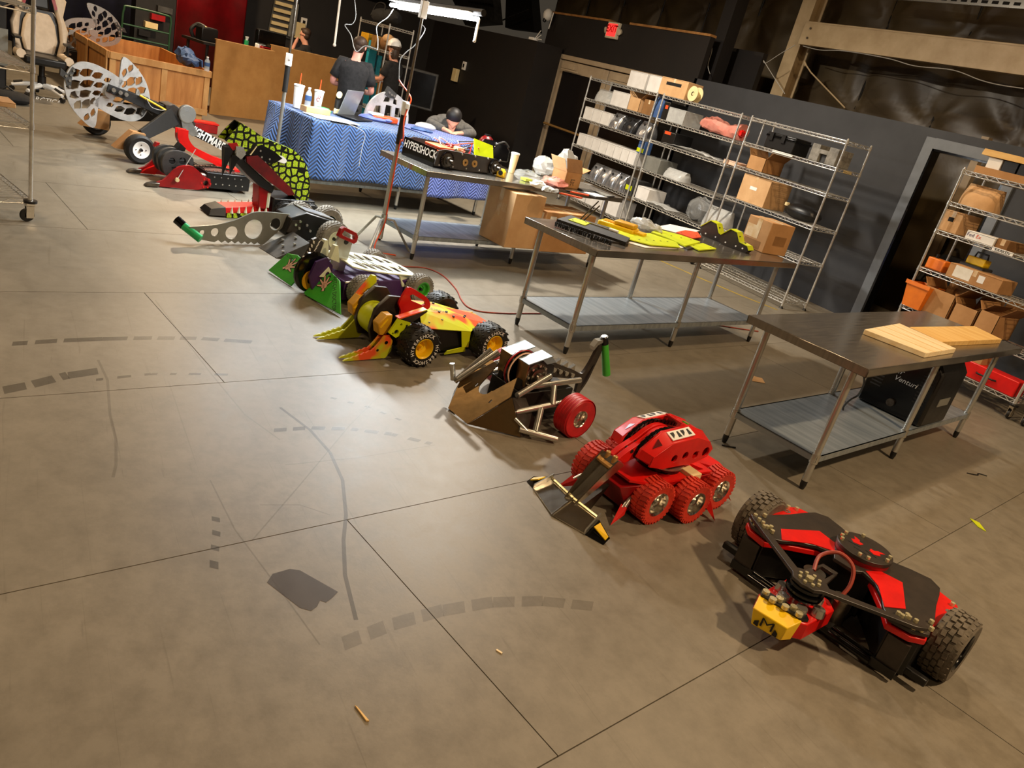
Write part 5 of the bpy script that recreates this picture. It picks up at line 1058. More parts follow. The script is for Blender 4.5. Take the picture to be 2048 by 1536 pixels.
lamp_stand('tripod lamp stand with a black sleeve at the left end of the blue-draped table', B2, 2.4, 1.36, (L2 + Vector((.3, -.52, 0)), L2 + Vector((-.3, .52, 0))), 55, ((3.0, .3), (5.0, .3), (1.0, .28)))
for lab, pp, d, r in (('white cable looping down from the glowing lamp to the orange plug', ((862, -10), (845, 20), (842, 45), (850, 60), (830, 90), (812, 105), (800, 122), (798, 160)), 6.95, .004), ('white cable curling behind the head of the standing man', ((708, -10), (712, 30), (705, 48), (690, 50), (702, 70), (708, 95), (715, 103), (730, 92), (752, 98), (755, 100)), 8.6, .0045), ('white cable dropping from the left end of the lamp', ((787, 18), (775, 35), (754, 52), (756, 80), (755, 100)), 7.5, .004)):
    cable('cable', lab, [at_d(*p, d) for p in pp], r, 'cable_grey')
cable('cable', 'orange power lead clipped to the lamp stand pole', [at_d(*p, 6.95) for p in ((798, 160), (806, 172), (818, 188), (822, 200), (816, 215), (808, 240), (806, 280))] + [B1 + Vector((.03, 0, 1.0)), B1 + Vector((.03, 0, .5)), B1 + Vector((.03, .0, .25)), B1 + Vector((.1, -.08, .02)), B1 + Vector((.2, .1, .008))], .007, 'orange_red')
cable('cable', 'thin red cable snaking across the floor behind the robots', [fl(*p) + Vector((0, 0, .006)) for p in ((760, 520), (800, 533), (850, 537), (885, 552), (912, 580), (922, 600), (935, 615), (960, 624), (1010, 628), (1060, 628), (1130, 628), (1230, 622), (1490, 660), (1512, 663))], .006, 'cable_red')
rd = thing('hanging_rod', 'thin white rod hanging beside the standing man', 'rod', at_d(680, 45, 11)); p0, p1 = at_d(680, 0, 11), at_d(669, 90, 11); MB().cyl(p0 - rd.location + (p0 - p1) * .5, p1 - rd.location, .016, n=8).build('rod', 'white', rd); MB().ball(p1 - rd.location, .025, 8, 6).build('tip', 'white', rd)
rd = thing('hanging_rod', 'short white rod hanging from the right end of the lamp', 'rod', at_d(952, 45, 6.8)); p0, p1 = at_d(958, 38, 6.75), at_d(949, 82, 6.75); MB().cyl(p0 - rd.location, p1 - rd.location, .013, n=8).build('rod', 'white', rd); MB().ball(p1 - rd.location, .015, 8, 6).build('tip', 'white', rd)
# ================================================================ table draped with moving blankets
BY = 14.3; BL = (-8.30, 2.59, 0); BWd, BLn, BZ = .92, 2.75, .9
bt = thing('draped_table', 'long table on pale legs hidden under two blue blankets', 'table', BL, BY)
MB().b2(-BWd, 0, 0, BLn, BZ - .03, BZ - .006).build('table_top', 'galvanised', bt)
for x in (-.08, -BWd + .08):
    for y in (.08, 1.33, BLn - .12): lg = MB().cyl((x, y, .05), (x, y, BZ - .03), .022, n=12).build('leg', 'steel_tube', bt); MB().cyl((x, y, 0), (x, y, .05), .016, .022).build('foot', 'black_plastic', lg)
MB().b2(-BWd + .06, -.06, .06, BLn - .1, .22, .25).build('undershelf', 'galvanised', bt)
def cloth(name, m, pts, uvs, nu, nv, parent=None):
    me = bpy.data.meshes.new(name); fs = [(j * (nu + 1) + i, j * (nu + 1) + i + 1, (j + 1) * (nu + 1) + i + 1, (j + 1) * (nu + 1) + i) for j in range(nv) for i in range(nu)]
    me.from_pydata(pts, [], fs); uv = me.uv_layers.new(name='UVMap')
    for l in me.loops: uv.data[l.index].uv = uvs[l.vertex_index]
    me.polygons.foreach_set('use_smooth', [True] * len(me.polygons)); me.materials.append(M[m]); o = link(me, name, parent)
    s = o.modifiers.new('thick', 'SOLIDIFY'); s.thickness = .008; s.offset = 1; return o
def drape(label, m, y0, y1, hem, dz=0.0, end=False, seed=1, fold=.03):
    o = thing('moving_blanket', label, 'blanket', BL, BY, 'moving blankets on the table'); nu, nv = 60, 44; pts = []; uvs = []; tot = BWd + (BZ - hem); r = random.Random(seed); ph = [r.uniform(0, 6) for _ in range(4)]
    for j in range(nv + 1):
        s = tot * j / nv
        for i in range(nu + 1):
            y = y0 + (y1 - y0) * i / nu
            if s < BWd: x, z = -BWd + s, BZ + .004 + dz + .004 * math.sin(9 * y + 7 * s + ph[0])
            else:
                k = (s - BWd) / (BZ - hem); w = math.sin(7.5 * y + ph[1] + 1.2 * math.sin(3 * y)) * .6 + math.sin(15 * y + ph[2]) * .25
                x, z = .012 + dz + k * (.05 + fold * w), BZ + dz - (s - BWd) - .012 * math.sin(4 * y + ph[3]) * k
                if k < .06: x = .012 * (k / .06) + dz
            pts.append((x, y, z)); uvs.append((s + 0, y) if False else (y, s))
    cloth('cover', m, pts, uvs, nu, nv, o)
    if end:
        pts = []; uvs = []; nv = 30; drop = BZ - hem + .05
        for j in range(nv + 1):
            for i in range(nu + 1):
                x = -BWd + BWd * i / nu; k = j / nv; w = math.sin(9 * x + 1.0)
                q5 = 1 - (i / nu) ** 5; pts.append((x + .06 * k * (i / nu) ** 5, y0 - .012 * q5 - k * ((.10 + .13 * w) + .05 * (1 - i / nu)) * q5, BZ + .004 - drop * k)); uvs.append((x + 5, drop * k))
        cloth('end_drape', m, pts, uvs, nu, nv, o)
    return o
drape('dark blue chevron-quilted blanket hanging over the left half of the table', 'blanket', -.01, 1.72, .30, end=True)
drape('pale periwinkle quilted blanket hanging over the right half of the table', 'blanket_pale', 1.60, 2.74, .22, dz=.012, seed=4)
def bt_l(px, py, z=.915): return fl(px, py, z)
ZT = BZ + .013
def cup(label, px, py, h=.17, r=.045, straw=True, m='white', lid='white', z=ZT, logo=False):
    p = fl(px, py, z); t = thing('drink_cup', label, 'cup', p)
    MB().lathe([(0, 0), (r * .72, 0), (r, h), (r * 1.08, h), (r * 1.08, h + .008), (0, h + .012)], n=20).build('cup_body', m, t)
    MB().lathe([(r * 1.06, h - .004), (r * 1.1, h + .004), (r * .95, h + .014), (0, h + .016)], n=20).build('lid', lid, t)
    if straw: MB().cyl((0, 0, h * .5), (.012, .0, h + .13), .006, n=8).build('straw', 'orange_red', t)
    d = Vector((-p.x, -p.y, 0)).normalized(); s = Vector((-d.y, d.x, 0))
    if logo:
        f = frame(d * (r * .93 + .001) + Vector((0, 0, h * .55)), s, (0, 0, 1))
        MB().prism(arc(.0, 0, .022, 20, 300, 12) + list(reversed(arc(.0, 0, .016, 20, 300, 12))), 0, .002, f).prism([(.0, .03), (.006, .03), (.002, .045), (-.004, .045)], 0, .002, f).prism([(.014, .026), (.02, .023), (.022, .038), (.016, .042)], 0, .002, f).build('logo', 'red_dark', t)
    return t
cup('tall white cup with orange straw on the left corner of the blue table', 593, 215, .23, .055)
cup('white paper cup with a red curled logo and orange straw beside the water bottle', 634, 217, .19, .055, logo=True)
def bottle(label, p, h=.2, r=.032, band='blue_tarp'):
    t = thing('water_bottle', label, 'bottle', p)
    MB().lathe([(0, 0), (r, 0), (r * 1.02, .01), (r * .96, h * .3), (r, h * .6), (r * .9, h * .72), (r * .4, h * .86), (r * .4, h * .92), (0, h * .92)], n=16).build('bottle_body', 'bottle_clear', t); MB().cyl((0, 0, h * .92), (0, 0, h), r * .44, n=12).build('cap', 'white', t); MB().cyl((0, 0, h * .35), (0, 0, h * .6), r * 1.03, n=16, cap=False).build('wrapper', band, t)
bottle('clear water bottle with blue wrapper in front of the red-logo cup', fl(614, 215, ZT), .22, .036); bottle('clear water bottle standing on the rim of the wooden crate', fl(413, 142, .745), .2, .04)
def simple(name, label, cat, p, yaw=0.0, group=None): return thing(name, label, cat, p, yaw, group)
o = simple('small_carton', 'small tan carton lying at the foot of the cups', 'carton', fl(630, 226, ZT), 20); MB().b2(-.06, .06, -.16, .16, 0, .06).build('body', 'cardboard_pale', o, bev=.003); MB().b2(-.02, .02, -.161, .161, .0605, .062).build('tape', 'tape', o)
o = simple('tape_gun', 'green plastic tool lying beside the small carton', 'tool', fl(645, 224, ZT), 30); MB().b2(-.05, .05, -.06, .06, 0, .05).build('body', 'green_bright', o, bev=.01); MB().b2(-.02, .02, .05, .13, .0, .02).build('handle', 'green_bright', o, bev=.006)
o = simple('paper_sheet', 'white papers spread on the left edge of the blue table', 'paper', fl(655, 236, ZT), 14); MB().b2(-.15, .15, -.22, .22, 0, .003).build('sheet', 'paper', o); MB().b2(-.1, .18, -.05, .3, .003, .005).build('sheet', 'paper', o)
p = fl(706, 236, ZT); lp = simple('laptop', 'grey laptop standing open on the blue table', 'laptop', p, 42)
MB().b2(-.13, .16, -.19, .19, 0, .016).build('base', 'black_plastic', lp, bev=.004); lid = MB().slab((-.1, -.19, .016), (-.1, .19, .016), (-.02, .19, .30), (-.02, -.19, .30), .008).build('lid', 'laptop', lp)
lid.location = (.0, 0, 0); MB().slab((-.104, -.17, .03), (-.104, .17, .03), (-.026, .17, .28), (-.026, -.17, .28), -.001).build('screen_panel', 'screen', lp)
def drill(label, p, yaw, m='lime'):
    t = simple('power_drill', label, 'drill', p, yaw); MB().cyl((0, -.1, .21), (0, .06, .21), .033, n=14).build('motor_body', m, t, bev=.004); MB().cyl((0, .06, .21), (0, .11, .21), .022, .014, n=12).build('chuck', 'steel', t)
    MB().prism([(-.05, .2), (0.0, .2), (-.02, .05), (-.07, .05)], -.018, .018, YZ()).build('grip', 'black_matte', t, bev=.006); MB().b2(-.035, .035, -.1, .02, 0, .055).build('battery', m, t, bev=.008)
drill('cream cordless drill standing left of the laptop', fl(673, 227, ZT), 70, 'cream'); drill('grey cordless drill behind the laptop', fl(697, 224, ZT), 250, 'grey_paint')
dt = simple('robot_disc', 'small silver filigree disc standing on the blue table behind the red gadget', 'disc', fl(772, 240, ZT), BY); MB().prism(arc(0, 0, .34, 0, 180, 20), -.012, .012, YZ(0), holes=[[(-.22, .06), (-.1, .05), (-.12, .16), (-.2, .15)], [(-.05, .05), (.06, .05), (.04, .18), (-.05, .18)], [(.11, .05), (.22, .06), (.17, .17), (.1, .17)], [(-.1, .21), (.0, .22), (.0, .28), (-.08, .27)], [(.05, .21), (.12, .2), (.1, .26), (.05, .27)]]).build('plate', 'silver_plate', dt)
MB().prism([(-.1, .30), (-.06, .4), (.0, .37), (.08, .33), (.06, .27), (-.04, .27)], -.02, .02, YZ(0)).build('tooth', 'grey_dark', dt); bolts(dt, [(.02, -.04, .33), (.02, 0, .31), (.02, .04, .3)], .014, .01, 'steel', (1, 0, 0))
o = simple('gadget', 'red and white plastic gadget lying on the purple cloth', 'gadget', fl(768, 244, ZT), 14); MB().b2(-.07, .07, -.2, .16, 0, .07).build('body', 'orange_red', o, bev=.02); MB().b2(-.05, .05, -.22, -.05, .06, .09).build('cover', 'white', o, bev=.01)
o = simple('rolled_cloth', 'bunched lilac cloth lying right of the laptop', 'cloth', fl(748, 240, ZT), 14); MB().ball((0, 0, .02), (.12, .22, .04), 14, 6).ball((.02, .14, .03), (.09, .12, .04), 12, 6).build('cloth', 'blanket_pale', o)
o = simple('plastic_bag', 'crumpled clear plastic bag at the lamp stand on the blue table', 'bag', fl(850, 258, ZT), 14); MB().ball((0, 0, .03), (.1, .16, .05), 12, 6).build('bag', 'plastic_frost', o)
o = simple('blue_glove', 'blue glove lying by the leaning man', 'glove', fl(838, 262, ZT), 0); MB().ball((0, 0, .02), (.06, .12, .025), 12, 6).build('palm', 'blue_tarp', o); [MB().ball((.03 + .02 * k, .12, .02), (.012, .05, .014), 8, 5).build('finger', 'blue_tarp', o) for k in range(-3, 2)]
cable('cable', 'thin white cord hanging down the front of the blue blanket', [fl(690, 246, ZT + .01), fl(702, 250, ZT + .01)] + [Vector((-8.42, 3.16, z)) + Vector((.13, 0, 0)) for z in (.86, .7, .5)], .003)
# ================================================================ people
def skin_body(name, joints, edges, m, parent, sub=2):
    keys = list(joints); bm = bmesh.new(); sl = bm.verts.layers.skin.verify(); vs = {k: bm.verts.new(joints[k][:3]) for k in keys}; [bm.edges.new((vs[a], vs[b])) for a, b in edges]
    for k in keys: r = joints[k][3]; r = r if isinstance(r, tuple) else (r, r); vs[k][sl].radius = r; vs[k][sl].use_root = (k == keys[0])
    me = bpy.data.meshes.new(name); bm.to_mesh(me); bm.free(); me.materials.append(M[m]); o = link(me, name, parent)
    s = o.modifiers.new('skin', 'SKIN'); s.use_smooth_shade = True; o.modifiers.new('sub', 'SUBSURF').levels = sub; o.modifiers['sub'].render_levels = sub
    dg = bpy.context.evaluated_depsgraph_get(); bpy.context.view_layer.update(); me2 = bpy.data.meshes.new_from_object(o.evaluated_get(bpy.context.evaluated_depsgraph_get())); o.modifiers.clear(); o.data = me2
    if not me2.materials: me2.materials.append(M[m])
    me2.polygons.foreach_set('use_smooth', [True] * len(me2.polygons)); return o
def loft(secs, n=18):
    mb = MB(); k = len(secs)
    for (c, rx, ry, ax) in secs:
        ax = Vector(ax).normalized(); x = Vector((1, 0, 0)); x = (x - ax * x.dot(ax)).normalized(); y = ax.cross(x)
        for i in range(n): t = 2 * math.pi * i / n; mb.v.append(tuple(Vector(c) + x * (rx * math.cos(t)) + y * (ry * math.sin(t))))
    for j in range(k - 1):
        for i in range(n): mb.f.append((j * n + i, j * n + (i + 1) % n, (j + 1) * n + (i + 1) % n, (j + 1) * n + i))
    mb.f += [tuple(range(n)), tuple(range((k - 1) * n, k * n))]; return mb
Zx = (0, 0, 1)
def person(label, loc, yaw, P, longs=False, hair='hair_brown', shirt='cloth_black', pants='cloth_dark', legs=True, hairstyle='short', skin='skin', lean=0.0):
    # P: joint overrides; local +y is forward
    t = thing('person', label, 'person', loc, yaw); sz = .95
    J = dict(pelvis=(0, 0, .95, (.13, .1)), spine=(0, 0, 1.12, (.13, .095)), chest=(0, 0, 1.33, (.155, .1)), neck=(0, .0, 1.49, .052), jaw=(0, .035, 1.575, (.06, .06)), head=(0, .02, 1.66, (.08, .092)), crown=(0, .01, 1.725, (.06, .07)))
    for s, n in ((-1, 'l'), (1, 'r')):
        J.update({n + 'sh': (s * .17, 0, 1.42, .062), n + 'el': (s * .27, .0, 1.13, .042), n + 'wr': (s * .14, .2, 1.1, .029), n + 'pa': (s * .11, .27, 1.09, (.036, .018))})
        for q, (dx, dy) in enumerate(((-.03, .07), (-.01, .085), (.012, .08), (.032, .065))): J[n + 'f%d' % q] = ('off', dx, dy, -.02, .0085)
        J[n + 'th'] = ('off', -s * .045, .03, .0, .0095)
        J.update({n + 'hip': (s * .09, 0, .88, .085), n + 'kn': (s * .1, .01, .49, .058), n + 'an': (s * .1, -.02, .09, .04), n + 'to': (s * .11, .11, .04, (.045, .03))})
    J.update(P or {})
    for n in 'lr':
        w, p = Vector(J[n + 'wr'][:3]), Vector(J[n + 'pa'][:3]); d = (p - w).normalized(); sd = Vector((1, 0, 0)) - d * d.x
        sd = sd.normalized() if sd.length > .1 else Vector((0, 1, 0))
        for q in range(4): _, dx, dy, dz, r = J[n + 'f%d' % q]; e = p + sd * dx + d * dy + Vector((0, 0, dz)); J[n + 'f%d' % q] = (*e, r); 
        _, dx, dy, dz, r = J[n + 'th']; e = p + sd * dx + d * dy; J[n + 'th'] = (*e, r)
    hd = Vector(J['head'][:3]); f = Vector(P.get('face', (0, 1, 0)) if P else (0, 1, 0)).normalized(); J.pop('face', None); sd = f.cross(Vector((0, 0, 1))).normalized()
    J['nose'] = (*(hd + f * .105 - Vector((0, 0, .02))), .013); J['chin'] = (*(hd + f * .075 - Vector((0, 0, .105))), .03)
    for s, n in ((-1, 'l'), (1, 'r')): J[n + 'ear'] = (*(hd + sd * s * .088 - f * .012 - Vector((0, 0, .015))), (.012, .022))
    E = [('pelvis', 'spine'), ('spine', 'chest'), ('chest', 'neck'), ('neck', 'jaw'), ('jaw', 'head'), ('head', 'crown'), ('head', 'nose'), ('jaw', 'chin'), ('head', 'lear'), ('head', 'rear')]
    for n in 'lr':
        E += [('chest', n + 'sh'), (n + 'sh', n + 'el'), (n + 'el', n + 'wr'), (n + 'wr', n + 'pa'), (n + 'pa', n + 'th')] + [(n + 'pa', n + 'f%d' % q) for q in range(4)]
        if legs: E += [('pelvis', n + 'hip'), (n + 'hip', n + 'kn'), (n + 'kn', n + 'an'), (n + 'an', n + 'to')]
    use = {a for e in E for a in e}; J = {k: v for k, v in J.items() if k in use}
    skin_body('body', J, E, skin, t)
    V = lambda k: Vector(J[k][:3])
    ps, sp, ch, nk = V('pelvis'), V('spine'), V('chest'), V('neck'); a1 = (ch - ps).normalized()
    mb = loft([(ps - a1 * .07, .185, .125, a1), (sp, .18, .13, a1), (sp.lerp(ch, .5), .2, .135, a1), (ch, .24, .15, a1), (ch + a1 * .075, .22, .13, a1), (ch.lerp(nk, .72), .15, .105, a1), (ch.lerp(nk, .9), .085, .08, a1)])
    sh = mb.build('shirt', shirt, t, ang=180)
    for n in 'lr':
        a, b = V(n + 'sh'), V(n + 'el'); MB().tube([a + (ch - a) * .6 + Vector((0, 0, .03)), a + (ch - a) * .3 + Vector((0, 0, .025)), a + Vector((0, 0, .0)), a.lerp(b, .2), a.lerp(b, .45), a.lerp(b, .72)] + ([b, b.lerp(V(n + 'wr'), .5), b.lerp(V(n + 'wr'), .9)] if longs else []), [.03, .062, .074, .079, .078, .076] + ([.066, .056, .046] if longs else []), 14).build('sleeve', shirt, sh, ang=180)
    if legs:
        pn = loft([(ps - Vector((0, 0, .02)), .175, .125, Zx), (ps - Vector((0, 0, .12)), .18, .13, Zx)]).build('trousers', pants, t, ang=180)
        for n in 'lr': MB().tube([V(n + 'hip') + Vector((0, 0, .04)), V(n + 'hip').lerp(V(n + 'kn'), .5), V(n + 'kn'), V(n + 'an') + Vector((0, 0, .03))], [.1, .095, .075, .062], 12).build('trouser_leg', pants, pn, ang=180); MB().tube([V(n + 'an') - Vector((0, .05, .04)), V(n + 'an') + Vector((0, .03, -.03)), V(n + 'to')], [.045, .055, .04], 10).build('shoe', 'black_plastic', t, ang=180)
    upv = (V('crown') - V('jaw')).normalized(); hm = MB()
    if hairstyle == 'short':
        for q, (o2, rr) in enumerate(((-f * .02 + upv * .035, (.096, .096, .085)), (-f * .045 - upv * .02, (.086, .07, .09)), (f * .03 + upv * .075, (.07, .07, .035)))): hm.ball(hd + o2, rr, 16, 10)
    elif hairstyle == 'full': hm.ball(hd + upv * .03 - f * .03, (.108, .11, .108), 16, 10).ball(hd - f * .07 + Vector((0, -.03, .0)), (.095, .095, .08), 14, 8)
    elif hairstyle == 'long':
        hm.ball(hd - f * .02 + upv * .03, (.1, .105, .09), 16, 10).ball(hd - f * .05 - upv * .1, (.095, .07, .13), 14, 8).ball(hd + f * .06 - upv * .13, (.06, .05, .07), 12, 8)
    hm.build('hair', hair, t, ang=180); return t, J, V, f, upv
person('man in black T-shirt standing with his back turned behind the blue table', (-10.85, 3.84, 0), 72, dict(head=(.03, .05, 1.655, (.08, .092)), jaw=(.02, .05, 1.57, (.06, .06)), crown=(.02, .03, 1.72, (.06, .07)), neck=(0, .01, 1.49, .058), lel=(-.27, .02, 1.12, .046), rel=(.28, .02, 1.10, .046), lwr=(-.1, .2, 1.1, .03), rwr=(.1, .22, 1.08, .03), lpa=(-.06, .28, 1.09, (.036, .018)), rpa=(.07, .3, 1.07, (.036, .018)), face=(.35, 1, -.3)), skin='skin_pink')
person('man in dark vest and grey hoodie leaning his head down over the blue table', (-9.95, 4.95, 0), -108, dict(pelvis=(0, -.12, .72, (.13, .1)), spine=(0, -.06, .85, (.13, .1)), chest=(0, .1, .98, (.15, .1)), neck=(0, .22, 1.05, .052), jaw=(0, .32, 1.02, (.055, .055)), head=(0, .33, 1.08, (.08, .09)), crown=(0, .30, 1.14, (.065, .07)), lsh=(-.19, .1, 1.0, .06), rsh=(.19, .1, 1.0, .06), lel=(-.3, .22, .96, .045), rel=(.28, .2, .96, .045), lwr=(-.12, .42, .945, .03), rwr=(.1, .42, .945, .03), lpa=(-.06, .48, .945, (.035, .018)), rpa=(.05, .48, .945, (.035, .018)), lhip=(-.1, -.1, .66, .08), rhip=(.1, -.1, .66, .08), lkn=(-.11, .0, .4, .055), rkn=(.11, 0, .4, .055), lan=(-.11, -.08, .09, .04), ran=(.11, -.08, .09, .04), lto=(-.11, .06, .04, (.04, .03)), rto=(.11, .06, .04, (.04, .03)), face=(0, .55, -.85)), longs=True, hairstyle='full', hair='hair_black', shirt='cloth_grey')
o = thing('wire_bundle', 'bundle of coppery wires under the hands of the leaning man', 'wires', fl(897, 262, ZT)); r_ = random.Random(5)
for k in range(9): MB().tube(smooth([(r_.uniform(-.1, .1), r_.uniform(-.14, .14), r_.uniform(.01, .09)) for _ in range(5)]), .006, 5).build('wire', ('orange_red', 'red_dark', 'gold')[k % 3], o)
person('bearded man seated in profile with his hand at his mouth behind the hardboard panels', at_d(618, 75, 15.2) * 1 - Vector((0, 0, at_d(618, 75, 15.2).z)) , 150, dict(pelvis=(0, -.03, .62, (.13, .1)), spine=(0, -.02, .82, (.13, .1)), chest=(0, .03, 1.12, (.155, .1)), neck=(0, .05, 1.33, .055), jaw=(0, .1, 1.41, (.062, .062)), head=(0, .09, 1.5, (.08, .092)), crown=(0, .07, 1.57, (.062, .07)), lsh=(-.18, .03, 1.2, .06), rsh=(.18, .03, 1.2, .06), lel=(-.2, .26, 1.08, .045), rel=(.24, .2, 1.0, .045), lwr=(-.05, .24, 1.28, .032), lpa=(-.02, .22, 1.36, (.04, .025)), rwr=(.05, .4, 1.0, .03), rpa=(0, .45, 1.0, (.035, .02)), lhip=(-.1, 0, .56, .08), rhip=(.1, 0, .56, .08), lkn=(-.12, .4, .52, .06), rkn=(.12, .4, .52, .06), lan=(-.12, .4, .09, .04), ran=(.12, .4, .09, .04), lto=(-.12, .53, .04, (.04, .03)), rto=(.12, .53, .04, (.04, .03))), shirt='cloth_dark')
q = at_d(801, 60, 13.5); tt, J, V, f, u = person('long-haired man in black shirt and white cap standing by the back shelves', (q.x, q.y, .1), 130, dict(lel=(-.22, .1, 1.15, .045), rel=(.24, .12, 1.12, .045), lwr=(-.1, .33, 1.12, .03), lpa=(-.08, .4, 1.1, (.036, .02)), head=(0, .06, 1.70, (.08, .092)), jaw=(0, .06, 1.61, (.06, .06)), crown=(0, .05, 1.77, (.06, .07)), neck=(0, .02, 1.51, .055), face=(0, 1, -.25)), hairstyle='long', shirt='cloth_dark')
tt.location.z = 0.0
cp = MB().lathe([(.125, 0), (.12, .04), (.1, .09), (.05, .13), (0, .14)], V('head') + Vector((0, 0, .03)), (0, .12, 1), 18).build('cap', 'white', tt, ang=180); MB().prism([(-.09, .09), (.09, .09), (.06, .2), (-.06, .2)], .0, .01, XY(V('head').z + .03)).build('cap_peak', 'black_matte', cp)
# ================================================================ background on the left
cy = 9.0; cr = thing('wooden_crate', 'large open plywood crate with lumber frame behind the silver disc', 'crate', (-12.8, 1.06, 0), cy)
CL, CW, CH = 2.45, 1.38, .735        # runs back along -x, across along +y
def ply(a, b, c, d, t=.014): return MB().slab(a, b, c, d, t).build('plywood_panel', 'plywood', cr)
ply((0, 0, .09), (0, CW, .09), (0, CW, CH), (0, 0, CH), -.014); ply((-CL, 0, .09), (-CL, CW, .09), (-CL, CW, CH), (-CL, 0, CH)); ply((0, 0, .09), (-CL, 0, .09), (-CL, 0, CH), (0, 0, CH)); ply((0, CW, .09), (-CL, CW, .09), (-CL, CW, CH), (0, CW, CH), -.014)
MB().b2(-CL, 0, 0, CW, .09, .105).build('crate_floor', 'plywood', cr)
def bat(x0, x1, y0, y1, z0, z1): MB().b2(x0, x1, y0, y1, z0, z1).build('batten', 'lumber', cr, bev=.003)
for y in (0, .69, CW - .08): bat(.001, .02, y, y + .08, .09, CH)
bat(.02, .04, 0, CW, CH - .09, CH - .0); bat(.02, .04, 0, CW, .09, .18); bat(-CL, .02, -.02, -.001, CH - .09, CH); bat(-CL, .02, CW + .001, CW + .02, CH - .09, CH); bat(-CL - .02, -CL - .001, 0, CW, CH - .09, CH)
for x in (-.08, -1.2, -CL): bat(x, x + .08, -.04, -.021, .09, CH)
for y in (.05, .65, CW - .15): bat(-CL, 0, y, y + .09, 0, .09)
MB().b2(.021, .023, .3, .38, .45, .58).build('paper_label', 'paper', cr)
sd = thing('spare_disc_weapon', 'dark filigree disc weapon lying in the far left corner of the crate', 'disc', (-14.75, .75, .12), 9)
silver_disc(sd, 0, .22, .66, 'steel_tube', .55); MB().b2(-.1, .1, -.2, .75, 0, .35).build('mount', 'black_plastic', sd, bev=.02); bolts(sd, [(.1, -.1 + k * .12, .28) for k in range(6)], .02, .015, 'steel', (1, 0, 0))
for k, (x, y, L, rz) in enumerate(((-14.6, 1.65, 1.1, 80), (-14.9, 1.75, .9, 100))):
    o = thing('lumber_offcut', ('pale lumber offcut lying across the crate beside the green cart', 'short lumber offcut at the back of the crate')[k], 'lumber', (x, y, .105 + .0), rz); MB().b2(-L / 2, L / 2, -.07, .07, .0, .3 + .04 * k).build('board', 'wood_pine', o, bev=.004)
gc = thing('garden_cart', 'green tubular metal cart standing behind the crate', 'cart', (-15.9, 1.75, 0), 9)
for z in (.35, .55, .75, .95): MB().tube([(0, -.28, z), (0, .5, z)], .014, 6).build('cross_bar', 'green_dark', gc)
MB().tube(smooth([(0, -.28, 0), (0, -.28, .9), (0, -.26, 1.18), (0, -.18, 1.24), (0, .40, 1.24), (0, .5, 1.18), (0, .5, .9), (0, .5, 0)], 4), .018, 8).build('hoop', 'green_dark', gc); MB().b2(-.8, 0, -.3, .52, .3, .34).build('tray', 'green_dark', gc)
o = thing('equipment_shelf', 'cluttered dark equipment rack behind the green cart', 'rack', (-17.2, 2.15, 0), 9); MB().b2(-.3, 0, -.35, .35, 0, 1.5).build('frame', 'black_matte', o)
for k in range(4): MB().b2(0, .12, -.3 + .1 * k, -.1 + .12 * k, .75 + .16 * k, .85 + .16 * k).build('equipment', ('black_plastic', 'cream', 'red_dark', 'grey_dark')[k], o)
# curtains
def curtain(name, label, m, a, b, z1, amp=.05, k=14):
    a, b = Vector(a), Vector(b); d = b - a; n = Vector((-d.y, d.x, 0)).normalized(); mb = MB(); N_ = 60
    for i in range(N_ + 1):
        t = i / N_; p = a + d * t + n * amp * math.sin(k * t * 2 * math.pi / 3); mb.v += [(p.x, p.y, .0), (p.x, p.y, z1)]
    for i in range(N_): mb.f.append((2 * i, 2 * i + 2, 2 * i + 3, 2 * i + 1))
    o = mb.build(name, m, ang=180); s = o.modifiers.new('thick', 'SOLIDIFY'); s.thickness = .01; return tag(o, label, 'curtain')
curtain('curtain', 'glossy dark red curtain hanging behind the hardboard panels', 'red_curtain', (-17.6, 2.55, 0), (-18.2, 3.95, 0), 3.4, .03, 5)
curtain('curtain', 'navy blue curtain behind the white gaming chair and crate', 'curtain_navy', (-18.9, -.5, 0), (-18.6, 2.45, 0), 3.4)
o = thing('blue_tarp', 'folded blue cloth hanging over the back corner of the crate', 'cloth', (-13.55, 2.2, .735), 9); MB().ball((0, 0, .05), (.3, .13, .08), 16, 8).ball((-.3, .03, .08), (.25, .13, .12), 14, 8).crumple(.025, 11, -.1).build('cloth', 'blue_tarp', o, ang=25); MB().slab((.2, .14, .1), (-.4, .17, .1), (-.4, .2, -.3), (.2, .18, -.25), .02).build('overhang', 'blue_tarp', o)
o = thing('red_crate', 'small red plastic box on the floor below the wooden crate', 'box', fl(402, 262), 10); MB().b2(-.09, .09, -.2, .2, 0, .12).build('body', 'red_dark', o, bev=.01); MB().b2(-.1, .1, -.21, .21, .12, .14).build('rim', 'red', o)
